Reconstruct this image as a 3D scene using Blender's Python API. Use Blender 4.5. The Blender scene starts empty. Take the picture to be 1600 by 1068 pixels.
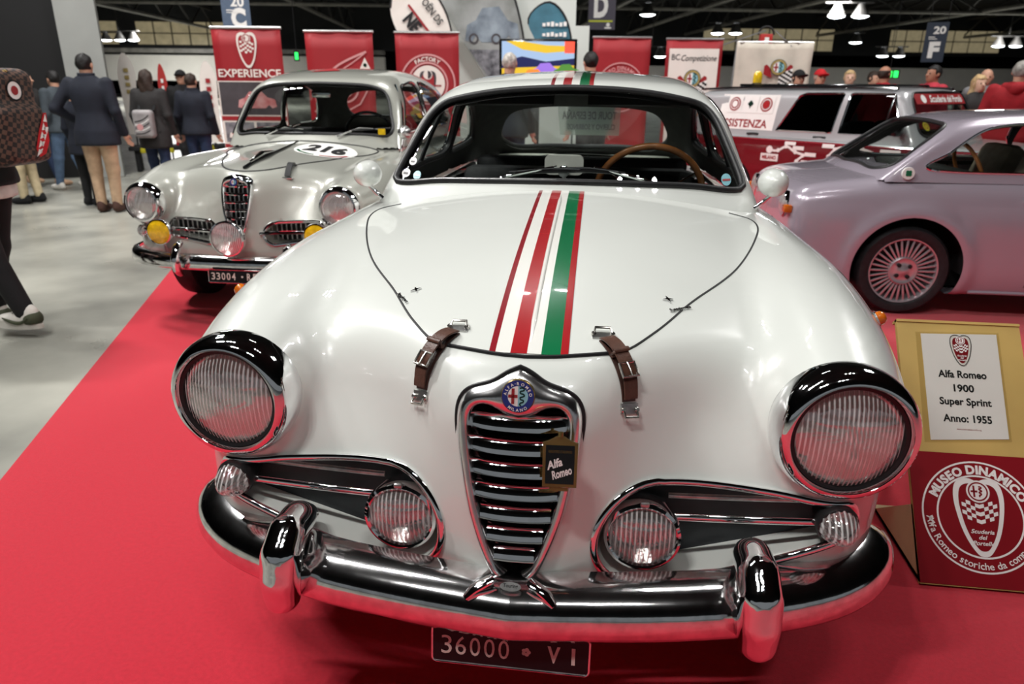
import bpy, bmesh, math, random
import numpy as np
from mathutils import Matrix, Vector

scene = bpy.context.scene
col = scene.collection
PI = math.pi
random.seed(7)
rng = np.random.default_rng(7)

# ------------------------------------------------------------------ camera
CAM = dict(f=1103.5, yaw=math.radians(-7.3516), pitch=math.radians(19.898), roll=math.radians(0.4229),
           loc=(0.1398, -1.0503, 1.3070))


def cam_axes():
    cy, sy = math.cos(CAM['yaw']), math.sin(CAM['yaw'])
    cp, sp = math.cos(CAM['pitch']), math.sin(CAM['pitch'])
    cr, sr = math.cos(CAM['roll']), math.sin(CAM['roll'])
    f = np.array([sy * cp, cy * cp, -sp]); r = np.array([cy, -sy, 0.0]); u = np.cross(r, f)
    return cr * r + sr * u, -sr * r + cr * u, f


_r, _u, _f = cam_axes()
cam_data = bpy.data.cameras.new('camera')
cam_data.sensor_width = 36.0
cam_data.lens = CAM['f'] / 1600.0 * 36.0
cam_data.clip_start = 0.05
cam_data.clip_end = 200.0
cam_data.dof.use_dof = True
cam_data.dof.focus_distance = 1.62
cam_data.dof.aperture_fstop = 4.5
cam = bpy.data.objects.new('camera', cam_data)
cam.matrix_world = Matrix(((_r[0], _u[0], -_f[0], CAM['loc'][0]), (_r[1], _u[1], -_f[1], CAM['loc'][1]),
                           (_r[2], _u[2], -_f[2], CAM['loc'][2]), (0, 0, 0, 1)))
col.objects.link(cam)
scene.camera = cam

# ------------------------------------------------------------------ world, exposure
world = bpy.data.worlds.new('hall_air'); scene.world = world
world.use_nodes = True
world.node_tree.nodes['Background'].inputs[0].default_value = (0.80, 0.86, 0.90, 1)
world.node_tree.nodes['Background'].inputs[1].default_value = 0.20
vs = scene.view_settings
vs.view_transform = 'Standard'; vs.look = 'None'; vs.gamma = 1.0; vs.use_curve_mapping = False
vs.exposure = -0.12


# ------------------------------------------------------------------ hall lamps and added fills (large lights)
def area_light(name, loc, target, size, power, color=(1, 0.985, 0.965), spread=180):
    d = bpy.data.lights.new(name, 'AREA'); d.shape = 'DISK'; d.size = size; d.energy = power; d.color = color
    d.spread = math.radians(spread)
    o = bpy.data.objects.new(name, d); col.objects.link(o)
    o.location = loc
    o.rotation_euler = (Vector(target) - Vector(loc)).to_track_quat('-Z', 'Y').to_euler()
    return o


LAMPS = [  # location, aim, size, power
    ((-2.2, 0.9, 6.0), (-0.2, 0.8, 0.5), 0.30, 58),
    ((1.6, 1.9, 6.2), (0.4, 1.2, 0.5), 0.30, 20),
    ((-1.7, -2.1, 6.2), (-0.2, 0.3, 0.5), 0.34, 165),  # unseen front fill, added to brighten the nose of the coupe
    ((0.9, -2.1, 6.2), (0.5, 0.3, 0.5), 0.34, 62),  # second added front fill, out of view above the camera
    ((-5.2, 4.0, 6.4), (-4.6, 4.0, 0.0), 0.60, 430),
    ((5.0, 5.6, 6.4), (3.0, 5.0, 0.4), 0.60, 150),
    ((-4.0, 0.6, 6.4), (-2.8, 1.4, 0.0), 0.60, 210),
    ((-0.6, 6.4, 6.6), (0.0, 10.0, 1.2), 0.60, 260),
    ((-6.5, 7.0, 6.6), (-6.0, 9.5, 0.5), 0.60, 240),
    ((5.5, 7.5, 6.6), (4.0, 9.5, 1.2), 0.60, 220),
]
for i, (l, a, s, p) in enumerate(LAMPS):
    for k in (-1, 0, 1):
        off = np.array([0.45 * k, 0.10 * k, 0.0])
        area_light('hall_spot_light', tuple(np.array(l) + off), tuple(np.array(a) + off), s * 0.55, p / 3.0)
for (x, y) in ((-24.0, 40.0), (-40.0, 62.0), (12.0, 45.0), (30.0, 62.0), (-8.0, 66.0)):
    area_light('far_fill_light', (x, y, 6.0), (x, y, 0.0), 3.0, 2600)  # added fill without fixtures, brightens far floor, mezzanine and trusses


# ------------------------------------------------------------------ materials
def mat(name, color, rough=0.5, metal=0.0, coat=0.0, spec=0.5, noise=0.0, nscale=20.0, bump=0.0, bscale=60.0,
        emit=None, estr=0.0, trans=0.0, ior=1.45, alpha=1.0, coat_rough=0.03, color2=None, detail=4.0, sheen=0.0):
    m = bpy.data.materials.new(name); m.use_nodes = True
    nt = m.node_tree; b = nt.nodes['Principled BSDF']
    c = tuple(color) + (1.0,) if len(color) == 3 else tuple(color)
    b.inputs['Base Color'].default_value = c
    b.inputs['Roughness'].default_value = rough; b.inputs['Metallic'].default_value = metal
    b.inputs['Coat Weight'].default_value = coat; b.inputs['Coat Roughness'].default_value = coat_rough
    b.inputs['Specular IOR Level'].default_value = spec
    b.inputs['Transmission Weight'].default_value = trans; b.inputs['IOR'].default_value = ior
    b.inputs['Alpha'].default_value = alpha; b.inputs['Sheen Weight'].default_value = sheen
    if emit is not None:
        b.inputs['Emission Color'].default_value = tuple(emit) + (1.0,); b.inputs['Emission Strength'].default_value = estr
    tc = None
    if noise > 0 or bump > 0:
        tc = nt.nodes.new('ShaderNodeTexCoord')
    if noise > 0:
        n = nt.nodes.new('ShaderNodeTexNoise'); n.inputs['Scale'].default_value = nscale; n.inputs['Detail'].default_value = detail
        nt.links.new(tc.outputs['Object'], n.inputs['Vector'])
        r = nt.nodes.new('ShaderNodeValToRGB')
        c2 = color2 if color2 is not None else tuple(max(0.0, v * (1 - noise)) for v in c[:3])
        c1 = c[:3] if color2 is not None else tuple(min(1.0, v * (1 + noise * 0.6)) for v in c[:3])
        r.color_ramp.elements[0].position = 0.3; r.color_ramp.elements[1].position = 0.7
        r.color_ramp.elements[0].color = tuple(c2[:3]) + (1,); r.color_ramp.elements[1].color = tuple(c1[:3]) + (1,)
        nt.links.new(n.outputs['Fac'], r.inputs['Fac']); nt.links.new(r.outputs['Color'], b.inputs['Base Color'])
    if bump > 0:
        n2 = nt.nodes.new('ShaderNodeTexNoise'); n2.inputs['Scale'].default_value = bscale; n2.inputs['Detail'].default_value = 3
        nt.links.new(tc.outputs['Object'], n2.inputs['Vector'])
        bp = nt.nodes.new('ShaderNodeBump'); bp.inputs['Strength'].default_value = bump; bp.inputs['Distance'].default_value = 0.01
        nt.links.new(n2.outputs['Fac'], bp.inputs['Height']); nt.links.new(bp.outputs['Normal'], b.inputs['Normal'])
    return m


def srgb(r, g, b):
    def f(v):
        v /= 255.0
        return v / 12.92 if v <= 0.04045 else ((v + 0.055) / 1.055) ** 2.4
    return (f(r), f(g), f(b))


M = {}
M['white_paint'] = mat('white_paint', srgb(222, 225, 219), 0.28, coat=1.0, coat_rough=0.02, noise=0.02, nscale=3)
M['chrome'] = mat('chrome', (0.86, 0.86, 0.87), 0.04, metal=1.0, noise=0.08, nscale=30)
M['chrome_worn'] = mat('chrome_worn', (0.80, 0.80, 0.80), 0.10, metal=1.0, noise=0.2, nscale=40, bump=0.04, bscale=25)
M['chrome_satin'] = mat('chrome_satin', (0.88, 0.88, 0.88), 0.20, metal=1.0, noise=0.12, nscale=30)
M['steel'] = mat('steel', (0.55, 0.55, 0.54), 0.3, metal=1.0, noise=0.25, nscale=60)
M['black'] = mat('black', (0.010, 0.010, 0.011), 0.6, noise=0.3)
M['black_gloss'] = mat('black_gloss', (0.008, 0.008, 0.009), 0.12, coat=0.5, noise=0.2)
M['plate_black'] = mat('plate_black', (0.006, 0.006, 0.007), 0.35, spec=0.3, noise=0.2)
M['rubber'] = mat('rubber', (0.012, 0.012, 0.013), 0.45, noise=0.3, nscale=40)
M['tyre'] = mat('tyre', (0.016, 0.016, 0.018), 0.55, noise=0.35, nscale=30, bump=0.1)
M['glass'] = None
M['stripe_red'] = mat('stripe_red', srgb(168, 28, 34), 0.25, coat=1.0, noise=0.06, nscale=6)
M['stripe_dark_red'] = mat('stripe_dark_red', srgb(140, 26, 36), 0.25, coat=1.0, noise=0.06, nscale=6)
M['stripe_white'] = mat('stripe_white', srgb(236, 235, 228), 0.25, coat=1.0, noise=0.02, nscale=6)
M['stripe_green'] = mat('stripe_green', srgb(16, 110, 66), 0.22, coat=1.0, noise=0.10, nscale=6)
M['leather'] = mat('leather', srgb(84, 54, 42), 0.42, noise=0.25, nscale=60, bump=0.15, bscale=220)
M['leather_dark'] = mat('leather_dark', srgb(66, 40, 32), 0.45, noise=0.3, nscale=60, bump=0.15, bscale=220)
M['interior'] = mat('interior', srgb(36, 36, 36), 0.7, noise=0.3)
M['headliner'] = mat('headliner', srgb(52, 52, 50), 0.85, noise=0.2)
M['wood_rim'] = mat('wood_rim', srgb(156, 98, 56), 0.25, coat=0.8, noise=0.4, nscale=18)
M['white_print'] = mat('white_print', srgb(236, 234, 230), 0.5, noise=0.02)
M['black_print'] = mat('black_print', srgb(16, 16, 18), 0.5, noise=0.1)
M['red_print'] = mat('red_print', srgb(150, 30, 36), 0.5, noise=0.08)
M['plate_digit'] = mat('plate_digit', srgb(205, 198, 188), 0.5, noise=0.1, nscale=80)
M['orange_lens'] = mat('orange_lens', srgb(206, 104, 24), 0.08, coat=1.0, noise=0.2, nscale=60)
M['amber_lens'] = mat('amber_lens', srgb(232, 190, 30), 0.06, coat=1.0, noise=0.25, nscale=40)


def glass_mat(name, tint=(1, 1, 1), refl=0.10, rough=0.0):
    m = bpy.data.materials.new(name); m.use_nodes = True
    nt = m.node_tree; nt.nodes.clear()
    out = nt.nodes.new('ShaderNodeOutputMaterial')
    t = nt.nodes.new('ShaderNodeBsdfTransparent'); t.inputs[0].default_value = tuple(tint) + (1,)
    g = nt.nodes.new('ShaderNodeBsdfGlossy'); g.inputs['Roughness'].default_value = rough
    lw = nt.nodes.new('ShaderNodeLayerWeight'); lw.inputs[0].default_value = .5
    fr = nt.nodes.new('ShaderNodeMath'); fr.operation = 'POWER'; fr.inputs[1].default_value = 4.0
    nt.links.new(lw.outputs['Facing'], fr.inputs[0])
    nz = nt.nodes.new('ShaderNodeTexNoise'); nz.inputs['Scale'].default_value = 4
    bp = nt.nodes.new('ShaderNodeBump'); bp.inputs['Strength'].default_value = 0.02
    mx = nt.nodes.new('ShaderNodeMixShader')
    mm = nt.nodes.new('ShaderNodeMath'); mm.operation = 'MULTIPLY_ADD'; mm.inputs[1].default_value = .8; mm.inputs[2].default_value = refl
    mm.use_clamp = True
    nt.links.new(nz.outputs['Fac'], bp.inputs['Height']); nt.links.new(bp.outputs['Normal'], g.inputs['Normal'])
    nt.links.new(fr.outputs[0], mm.inputs[0]); nt.links.new(mm.outputs[0], mx.inputs[0])
    nt.links.new(t.outputs[0], mx.inputs[1]); nt.links.new(g.outputs[0], mx.inputs[2])
    nt.links.new(mx.outputs[0], out.inputs[0])
    return m


M['glass'] = glass_mat('glass', (0.86, 0.90, 0.88), 0.05)
M['glass_dark'] = glass_mat('glass_dark', (0.20, 0.23, 0.23), 0.06)


def ribbed_glass(name, tint=(0.95, 0.95, 0.95), gloss=0.35, rough=0.05, flutes=38):
    """lamp lens: clear moulded glass, the flutes are in the mesh"""
    m = bpy.data.materials.new(name); m.use_nodes = True
    nt = m.node_tree; nt.nodes.clear()
    out = nt.nodes.new('ShaderNodeOutputMaterial')
    tc = nt.nodes.new('ShaderNodeTexCoord'); nz = nt.nodes.new('ShaderNodeTexNoise'); nz.inputs['Scale'].default_value = 60
    bp = nt.nodes.new('ShaderNodeBump'); bp.inputs['Strength'].default_value = .25; bp.inputs['Distance'].default_value = .002
    t = nt.nodes.new('ShaderNodeBsdfTransparent'); t.inputs[0].default_value = tuple(tint) + (1,)
    g = nt.nodes.new('ShaderNodeBsdfGlossy'); g.inputs['Roughness'].default_value = rough; g.inputs[0].default_value = (.95, .95, .95, 1)
    mx = nt.nodes.new('ShaderNodeMixShader'); mx.inputs[0].default_value = gloss
    # light streaks of the flutes, painted as white bands between clear grooves
    wv = nt.nodes.new('ShaderNodeTexWave'); wv.inputs['Scale'].default_value = flutes; wv.inputs['Distortion'].default_value = 1.6; wv.inputs['Detail'].default_value = 1.0; wv.inputs['Detail Scale'].default_value = .4
    mp = nt.nodes.new('ShaderNodeMapping'); mp.inputs['Scale'].default_value = (1, .0, .12)
    rp = nt.nodes.new('ShaderNodeValToRGB'); rp.color_ramp.elements[0].position = .45; rp.color_ramp.elements[1].position = .95; rp.color_ramp.elements[0].color = (.04, .04, .04, 1); rp.color_ramp.elements[1].color = (.75, .75, .75, 1)
    df = nt.nodes.new('ShaderNodeBsdfDiffuse'); df.inputs[0].default_value = (.92, .92, .90, 1); m2 = nt.nodes.new('ShaderNodeMixShader')
    nt.links.new(tc.outputs['Object'], mp.inputs[0]); nt.links.new(mp.outputs[0], wv.inputs['Vector']); nt.links.new(wv.outputs['Fac'], rp.inputs['Fac']); nt.links.new(rp.outputs['Color'], m2.inputs[0])
    nt.links.new(tc.outputs['Object'], nz.inputs['Vector']); nt.links.new(nz.outputs['Fac'], bp.inputs['Height']); nt.links.new(bp.outputs[0], g.inputs['Normal'])
    nt.links.new(t.outputs[0], m2.inputs[1]); nt.links.new(df.outputs[0], m2.inputs[2]); nt.links.new(m2.outputs[0], mx.inputs[1]); nt.links.new(g.outputs[0], mx.inputs[2]); nt.links.new(mx.outputs[0], out.inputs[0])
    return m


M['lens'] = ribbed_glass('lens', (0.80, 0.80, 0.79), 0.30, .05, 38)
M['fog_lens'] = ribbed_glass('fog_lens', (0.84, 0.83, 0.82), 0.30, .06, 33)
M['reflector'] = mat('reflector', (0.97, 0.96, 0.94), 0.22, metal=0.85, noise=0.4, nscale=22, color2=(0.70, 0.69, 0.68), bump=.3, bscale=35)


# ------------------------------------------------------------------ objects
def empty(name, loc=(0, 0, 0), rz=0.0, parent=None):
    o = bpy.data.objects.new(name, None); col.objects.link(o)
    o.location = loc; o.rotation_euler = (0, 0, rz); o.empty_display_size = 0.1
    if parent is not None:
        o.parent = parent
    return o


def tag(o, label=None, cat=None, group=None, kind=None):
    if label: o['label'] = label
    if cat: o['category'] = cat
    if group: o['group'] = group
    if kind: o['kind'] = kind
    return o


def mesh_obj(name, verts, faces, material, parent=None, smooth=True, loc=None, rot=None, subsurf=0, autosmooth=None):
    me = bpy.data.meshes.new(name)
    verts = np.asarray(verts, dtype=float)
    if isinstance(faces, np.ndarray) and faces.ndim == 2:
        n, k = faces.shape
        me.vertices.add(len(verts)); me.vertices.foreach_set('co', verts.ravel())
        me.loops.add(n * k); me.loops.foreach_set('vertex_index', faces.ravel().astype(np.int32))
        me.polygons.add(n); me.polygons.foreach_set('loop_start', np.arange(0, n * k, k, dtype=np.int32))
        me.update(calc_edges=True); me.validate()
    else:
        me.from_pydata([tuple(v) for v in verts], [], [tuple(int(i) for i in f) for f in faces]); me.update()
    if smooth:
        me.polygons.foreach_set('use_smooth', [True] * len(me.polygons))
        if autosmooth is not None:
            try:
                me.set_sharp_from_angle(angle=math.radians(autosmooth))
            except Exception:
                pass
    if material is not None:
        me.materials.append(M[material] if isinstance(material, str) else material)
    o = bpy.data.objects.new(name, me); col.objects.link(o)
    if parent is not None: o.parent = parent
    if loc is not None: o.location = loc
    if rot is not None: o.rotation_euler = rot
    if subsurf:
        md = o.modifiers.new('sub', 'SUBSURF'); md.levels = subsurf; md.render_levels = subsurf
    return o


class MB:
    """collects shapes for ONE mesh"""
    def __init__(self): self.v = []; self.f = []

    def add(self, verts, faces):
        o = len(self.v); self.v.extend([tuple(map(float, p)) for p in verts]); self.f.extend([tuple(int(i) + o for i in f) for f in faces])
        return self

    def xform(self, mat4, start=0):
        for i in range(start, len(self.v)):
            self.v[i] = tuple(mat4 @ Vector(self.v[i]))
        return self

    def box(self, c, s, rz=0.0, bevel=0.0, rot=None):
        x, y, z = s[0] / 2, s[1] / 2, s[2] / 2
        if bevel > 0:
            b = min(bevel, x * 0.9, y * 0.9, z * 0.9)
            bm = bmesh.new(); bmesh.ops.create_cube(bm, size=1.0)
            for v in bm.verts: v.co = Vector((v.co.x * 2 * x, v.co.y * 2 * y, v.co.z * 2 * z))
            bmesh.ops.bevel(bm, geom=list(bm.edges), offset=b, segments=2, affect='EDGES', profile=0.5)
            bm.verts.ensure_lookup_table(); bm.verts.index_update()
            vs = [v.co.copy() for v in bm.verts]; fs = [[v.index for v in f.verts] for f in bm.faces]; bm.free()
        else:
            vs = [Vector((a * x, b_ * y, c_ * z)) for a in (-1, 1) for b_ in (-1, 1) for c_ in (-1, 1)]
            fs = [(0, 1, 3, 2), (4, 6, 7, 5), (0, 4, 5, 1), (2, 3, 7, 6), (0, 2, 6, 4), (1, 5, 7, 3)]
        R = (Matrix.Rotation(rz, 3, 'Z') if rot is None else rot)
        return self.add([R @ v + Vector(c) for v in vs], fs)

    def tube(self, pts, r, n=10, closed=False, cap=True, flat=None, up=None):
        """round (or elliptical: flat=(a,b) with up hint) sweep along points"""
        P = [Vector(p) for p in pts]; m = len(P)
        rs = r if hasattr(r, '__len__') else [r] * m
        T = []
        for i in range(m):
            a = P[(i - 1) % m] if (closed or i > 0) else P[i]
            b = P[(i + 1) % m] if (closed or i < m - 1) else P[i]
            t = (b - a); T.append(t.normalized() if t.length > 1e-9 else Vector((0, 0, 1)))
        ref = Vector(up) if up is not None else (Vector((0, 0, 1)) if abs(T[0].z) < 0.9 else Vector((1, 0, 0)))
        N = (ref - T[0] * ref.dot(T[0])).normalized()
        vs = []
        for i in range(m):
            if up is not None:
                N = Vector(up[i] if hasattr(up[0], '__len__') else up)
            N = (N - T[i] * N.dot(T[i]))
            N = N.normalized() if N.length > 1e-6 else T[i].orthogonal().normalized()
            B = T[i].cross(N)
            for k in range(n):
                a = 2 * PI * k / n
                ra, rb = (rs[i], rs[i]) if flat is None else (flat[0] * rs[i], flat[1] * rs[i])
                vs.append(P[i] + N * (ra * math.cos(a)) + B * (rb * math.sin(a)))
        fs = []
        for i in range(m if closed else m - 1):
            for k in range(n):
                a = i * n + k; b = i * n + (k + 1) % n; c = ((i + 1) % m) * n + (k + 1) % n; d = ((i + 1) % m) * n + k
                fs.append((a, b, c, d))
        if cap and not closed:
            fs.append(tuple(range(n - 1, -1, -1))); fs.append(tuple((m - 1) * n + k for k in range(n)))
        return self.add(vs, fs)

    def sweep(self, pts, section, ups, closed=False, cap=True):
        """section: list of (a along side, b along up); ups: per-point up vectors"""
        P = [Vector(p) for p in pts]; m = len(P); n = len(section); vs = []
        for i in range(m):
            a = P[(i - 1) % m] if (closed or i > 0) else P[i]
            b = P[(i + 1) % m] if (closed or i < m - 1) else P[i]
            t = (b - a).normalized(); u = Vector(ups[i]); u = (u - t * u.dot(t)).normalized(); s = t.cross(u)
            for (p, q) in section: vs.append(P[i] + s * p + u * q)
        fs = []
        for i in range(m if closed else m - 1):
            for k in range(n):
                fs.append((i * n + k, i * n + (k + 1) % n, ((i + 1) % m) * n + (k + 1) % n, ((i + 1) % m) * n + k))
        if cap and not closed:
            fs.append(tuple(range(n - 1, -1, -1))); fs.append(tuple((m - 1) * n + k for k in range(n)))
        return self.add(vs, fs)

    def lathe(self, prof, n=32, c=(0, 0, 0), axis=(0, 0, 1), capa=False, capb=False):
        """prof: (radius, height along axis)"""
        ax = Vector(axis).normalized(); q = Vector((0, 0, 1)).rotation_difference(ax); C = Vector(c)
        vs = []
        for (r, h) in prof:
            for k in range(n):
                a = 2 * PI * k / n
                vs.append(C + q @ Vector((r * math.cos(a), r * math.sin(a), h)))
        fs = []
        for i in range(len(prof) - 1):
            for k in range(n):
                fs.append((i * n + k, i * n + (k + 1) % n, (i + 1) * n + (k + 1) % n, (i + 1) * n + k))
        if capa: fs.append(tuple(range(n - 1, -1, -1)))
        if capb: fs.append(tuple((len(prof) - 1) * n + k for k in range(n)))
        return self.add(vs, fs)

    def prism(self, poly, d0, d1, fn):
        """poly 2-D outline; fn(u, v, d) -> 3-D point; caps + sides"""
        n = len(poly)
        vs = [fn(u, v, d0) for u, v in poly] + [fn(u, v, d1) for u, v in poly]
        fs = [tuple(range(n - 1, -1, -1)), tuple(range(n, 2 * n))]
        for k in range(n): fs.append((k, (k + 1) % n, n + (k + 1) % n, n + k))
        return self.add(vs, fs)

    def build(self, name, material, parent=None, smooth=False, autosmooth=40, **kw):
        o = mesh_obj(name, self.v, self.f, material, parent, smooth=smooth, autosmooth=autosmooth if smooth else None, **kw)
        return o


def fix_normals(o):
    bm = bmesh.new(); bm.from_mesh(o.data); bmesh.ops.recalc_face_normals(bm, faces=bm.faces); bm.to_mesh(o.data); bm.free()
    return o


def circle_pts(c, r, n, fn): return [fn(c[0] + r * math.cos(2 * PI * k / n), c[1] + r * math.sin(2 * PI * k / n)) for k in range(n)]


def copy_tree(o, parent=None):
    c = o.copy(); col.objects.link(c); c.parent = parent
    for ch in list(o.children):
        d = copy_tree(ch, c)
        d.matrix_parent_inverse = ch.matrix_parent_inverse
    return c


# ------------------------------------------------------------------ lettering
_text_cache = {}


def text_geo(s, size=1.0, bold=0.0, align='CENTER', shear=0.0, space=1.0):
    key = (s, bold, shear, space)
    if key not in _text_cache:
        c = bpy.data.curves.new('txt', 'FONT'); c.body = s; c.size = 1.0; c.offset = bold; c.shear = shear
        c.space_character = space; c.resolution_u = 3; c.fill_mode = 'FRONT'
        o = bpy.data.objects.new('txt', c); col.objects.link(o)
        dg = bpy.context.evaluated_depsgraph_get(); me = o.evaluated_get(dg).to_mesh()
        v = np.array([p.co[:2] for p in me.vertices]) if len(me.vertices) else np.zeros((0, 2))
        f = [tuple(p.vertices) for p in me.polygons]
        o.evaluated_get(dg).to_mesh_clear(); bpy.data.objects.remove(o); bpy.data.curves.remove(c)
        _text_cache[key] = (v, f)
    v, f = _text_cache[key]
    v = v.copy()
    if len(v):
        x0, x1 = v[:, 0].min(), v[:, 0].max()
        if align == 'CENTER': v[:, 0] -= (x0 + x1) / 2
        elif align == 'LEFT': v[:, 0] -= x0
    return v * size, f


def text_fit(s, width, height, **kw):
    """lettering scaled to an exact width and cap height"""
    v, f = text_geo(s, 1.0, **kw)
    w = v[:, 0].max() - v[:, 0].min(); h = v[:, 1].max() - v[:, 1].min()
    v = v.copy(); v[:, 0] *= width / w; v[:, 1] = (v[:, 1] - v[:, 1].min()) * height / h
    return v, f


def arc_text(s, R, size, a0, step=None, inside=False, bold=0.02, spread=None):
    """letters around a circle; a0 = mid angle (rad, 0 = top, clockwise)"""
    ws = []
    for ch in s:
        if ch == ' ': ws.append(0.35 * size); continue
        v, f = text_geo(ch, size, bold); ws.append((v[:, 0].max() - v[:, 0].min()) + 0.14 * size)
    tot = sum(ws); k = 1.0 if spread is None else spread * R / tot
    V = []; F = []; pos = -tot / 2
    for ch, w in zip(s, ws):
        mid = pos + w / 2; pos += w
        if ch == ' ': continue
        v, f = text_geo(ch, size, bold)
        a = a0 + (mid * k / R) * (-1 if inside else 1)
        o = len(V)
        for (px, py) in v:
            if inside:   # readable along the bottom: letters stand inwards
                ca, sa = math.cos(a), math.sin(a)
                V.append((R * sa - py * sa - px * ca, R * ca - py * ca + px * sa))
            else:
                ca, sa = math.cos(a), math.sin(a)
                V.append(((R + py) * sa + px * ca, (R + py) * ca - px * sa))
        F += [tuple(i + o for i in g) for g in f]
    return np.array(V), F


def flat_part(name, v2, f, fn, material, parent):
    """flat print: 2-D geometry laid on a surface by fn(u, v)"""
    return mesh_obj(name, [fn(u, v) for u, v in v2], f, material, parent, smooth=False)


def ring2d(r0, r1, n=48, c=(0, 0), sx=1.0):
    v = [(c[0] + r * sx * math.cos(2 * PI * k / n), c[1] + r * math.sin(2 * PI * k / n)) for r in (r0, r1) for k in range(n)]
    return np.array(v), [(k, (k + 1) % n, n + (k + 1) % n, n + k) for k in range(n)]


def disc2d(r, n=48, c=(0, 0)):
    return np.array([(c[0] + r * math.cos(2 * PI * k / n), c[1] + r * math.sin(2 * PI * k / n)) for k in range(n)]), [tuple(range(n))]


def merge2d(*gs):
    V = []; F = []
    for v, f in gs:
        o = len(V); V += [tuple(p) for p in v]; F += [tuple(i + o for i in g) for g in f]
    return np.array(V), F


def rect2d(x0, y0, x1, y1): return np.array([(x0, y0), (x1, y0), (x1, y1), (x0, y1)]), [(0, 1, 2, 3)]


def stroke2d(pts, w):
    """poly-line with width as quads"""
    P = np.array(pts, float); V = []; F = []
    for i in range(len(P)):
        a = P[max(i - 1, 0)]; b = P[min(i + 1, len(P) - 1)]; t = (b - a) / (np.linalg.norm(b - a) + 1e-9); n = np.array([-t[1], t[0]])
        V += [tuple(P[i] + n * w / 2), tuple(P[i] - n * w / 2)]
    for i in range(len(P) - 1): F.append((2 * i, 2 * i + 1, 2 * i + 3, 2 * i + 2))
    return np.array(V), F


# ------------------------------------------------------------------ curves and solids from fields
def spl(xs, ys, n=400):
    """natural cubic spline as a lookup table"""
    xs = np.asarray(xs, float); ys = np.asarray(ys, float); m = len(xs); h = np.diff(xs)
    A = np.eye(m); b = np.zeros(m)
    for i in range(1, m - 1):
        A[i, i - 1] = h[i - 1]; A[i, i] = 2 * (h[i - 1] + h[i]); A[i, i + 1] = h[i]
        b[i] = 6 * ((ys[i + 1] - ys[i]) / h[i] - (ys[i] - ys[i - 1]) / h[i - 1])
    k = np.linalg.solve(A, b)
    X = np.linspace(xs[0], xs[-1], n); i = np.clip(np.searchsorted(xs, X) - 1, 0, m - 2)
    d = X - xs[i]; hi = h[i]; s = (ys[i + 1] - ys[i]) / hi - hi * (2 * k[i] + k[i + 1]) / 6
    Y = ys[i] + d * (s + d * (k[i] / 2 + d * (k[i + 1] - k[i]) / (6 * hi)))
    return lambda t: np.interp(t, X, Y)


def spl2(us, vs, T):
    """table T[iv][iu] -> smooth function (u, v)"""
    us = np.asarray(us, float); vs = np.asarray(vs, float); T = np.asarray(T, float)
    U = np.linspace(us[0], us[-1], 160); V = np.linspace(vs[0], vs[-1], 120)
    A = np.array([spl(us, row)(U) for row in T])
    G = np.array([spl(vs, A[:, j])(V) for j in range(len(U))])  # [u][v]

    def f(u, v):
        a = np.clip((np.asarray(u) - U[0]) / (U[1] - U[0]), 0, len(U) - 1.001); b = np.clip((np.asarray(v) - V[0]) / (V[1] - V[0]), 0, len(V) - 1.001)
        i = a.astype(int); j = b.astype(int); p = a - i; q = b - j
        return (G[i, j] * (1 - p) + G[i + 1, j] * p) * (1 - q) + (G[i, j + 1] * (1 - p) + G[i + 1, j + 1] * p) * q
    return f


def smax(a, b, k):
    h = np.maximum(k - np.abs(a - b), 0) / k
    return np.maximum(a, b) + h * h * k * 0.25


def smin(a, b, k): return -smax(-a, -b, k)


def cone_chain(x, y, z, pts, k=0.02):
    """union of round cones along pts [(x, y, z, r), ...]"""
    d = None
    for a, b in zip(pts[:-1], pts[1:]):
        ax, ay, az, ra = a; bx, by, bz, rb = b
        ux, uy, uz = bx - ax, by - ay, bz - az; L = ux * ux + uy * uy + uz * uz + 1e-12
        t = np.clip(((x - ax) * ux + (y - ay) * uy + (z - az) * uz) / L, 0, 1)
        e = np.sqrt((x - ax - t * ux) ** 2 + (y - ay - t * uy) ** 2 + (z - az - t * uz) ** 2) - (ra + t * (rb - ra))
        d = e if d is None else smin(d, e, k)
    return d


def ellipsoid(x, y, z, c, r):
    p = np.sqrt(((x - c[0]) / r[0]) ** 2 + ((y - c[1]) / r[1]) ** 2 + ((z - c[2]) / r[2]) ** 2)
    return (p - 1.0) * min(r)


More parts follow.
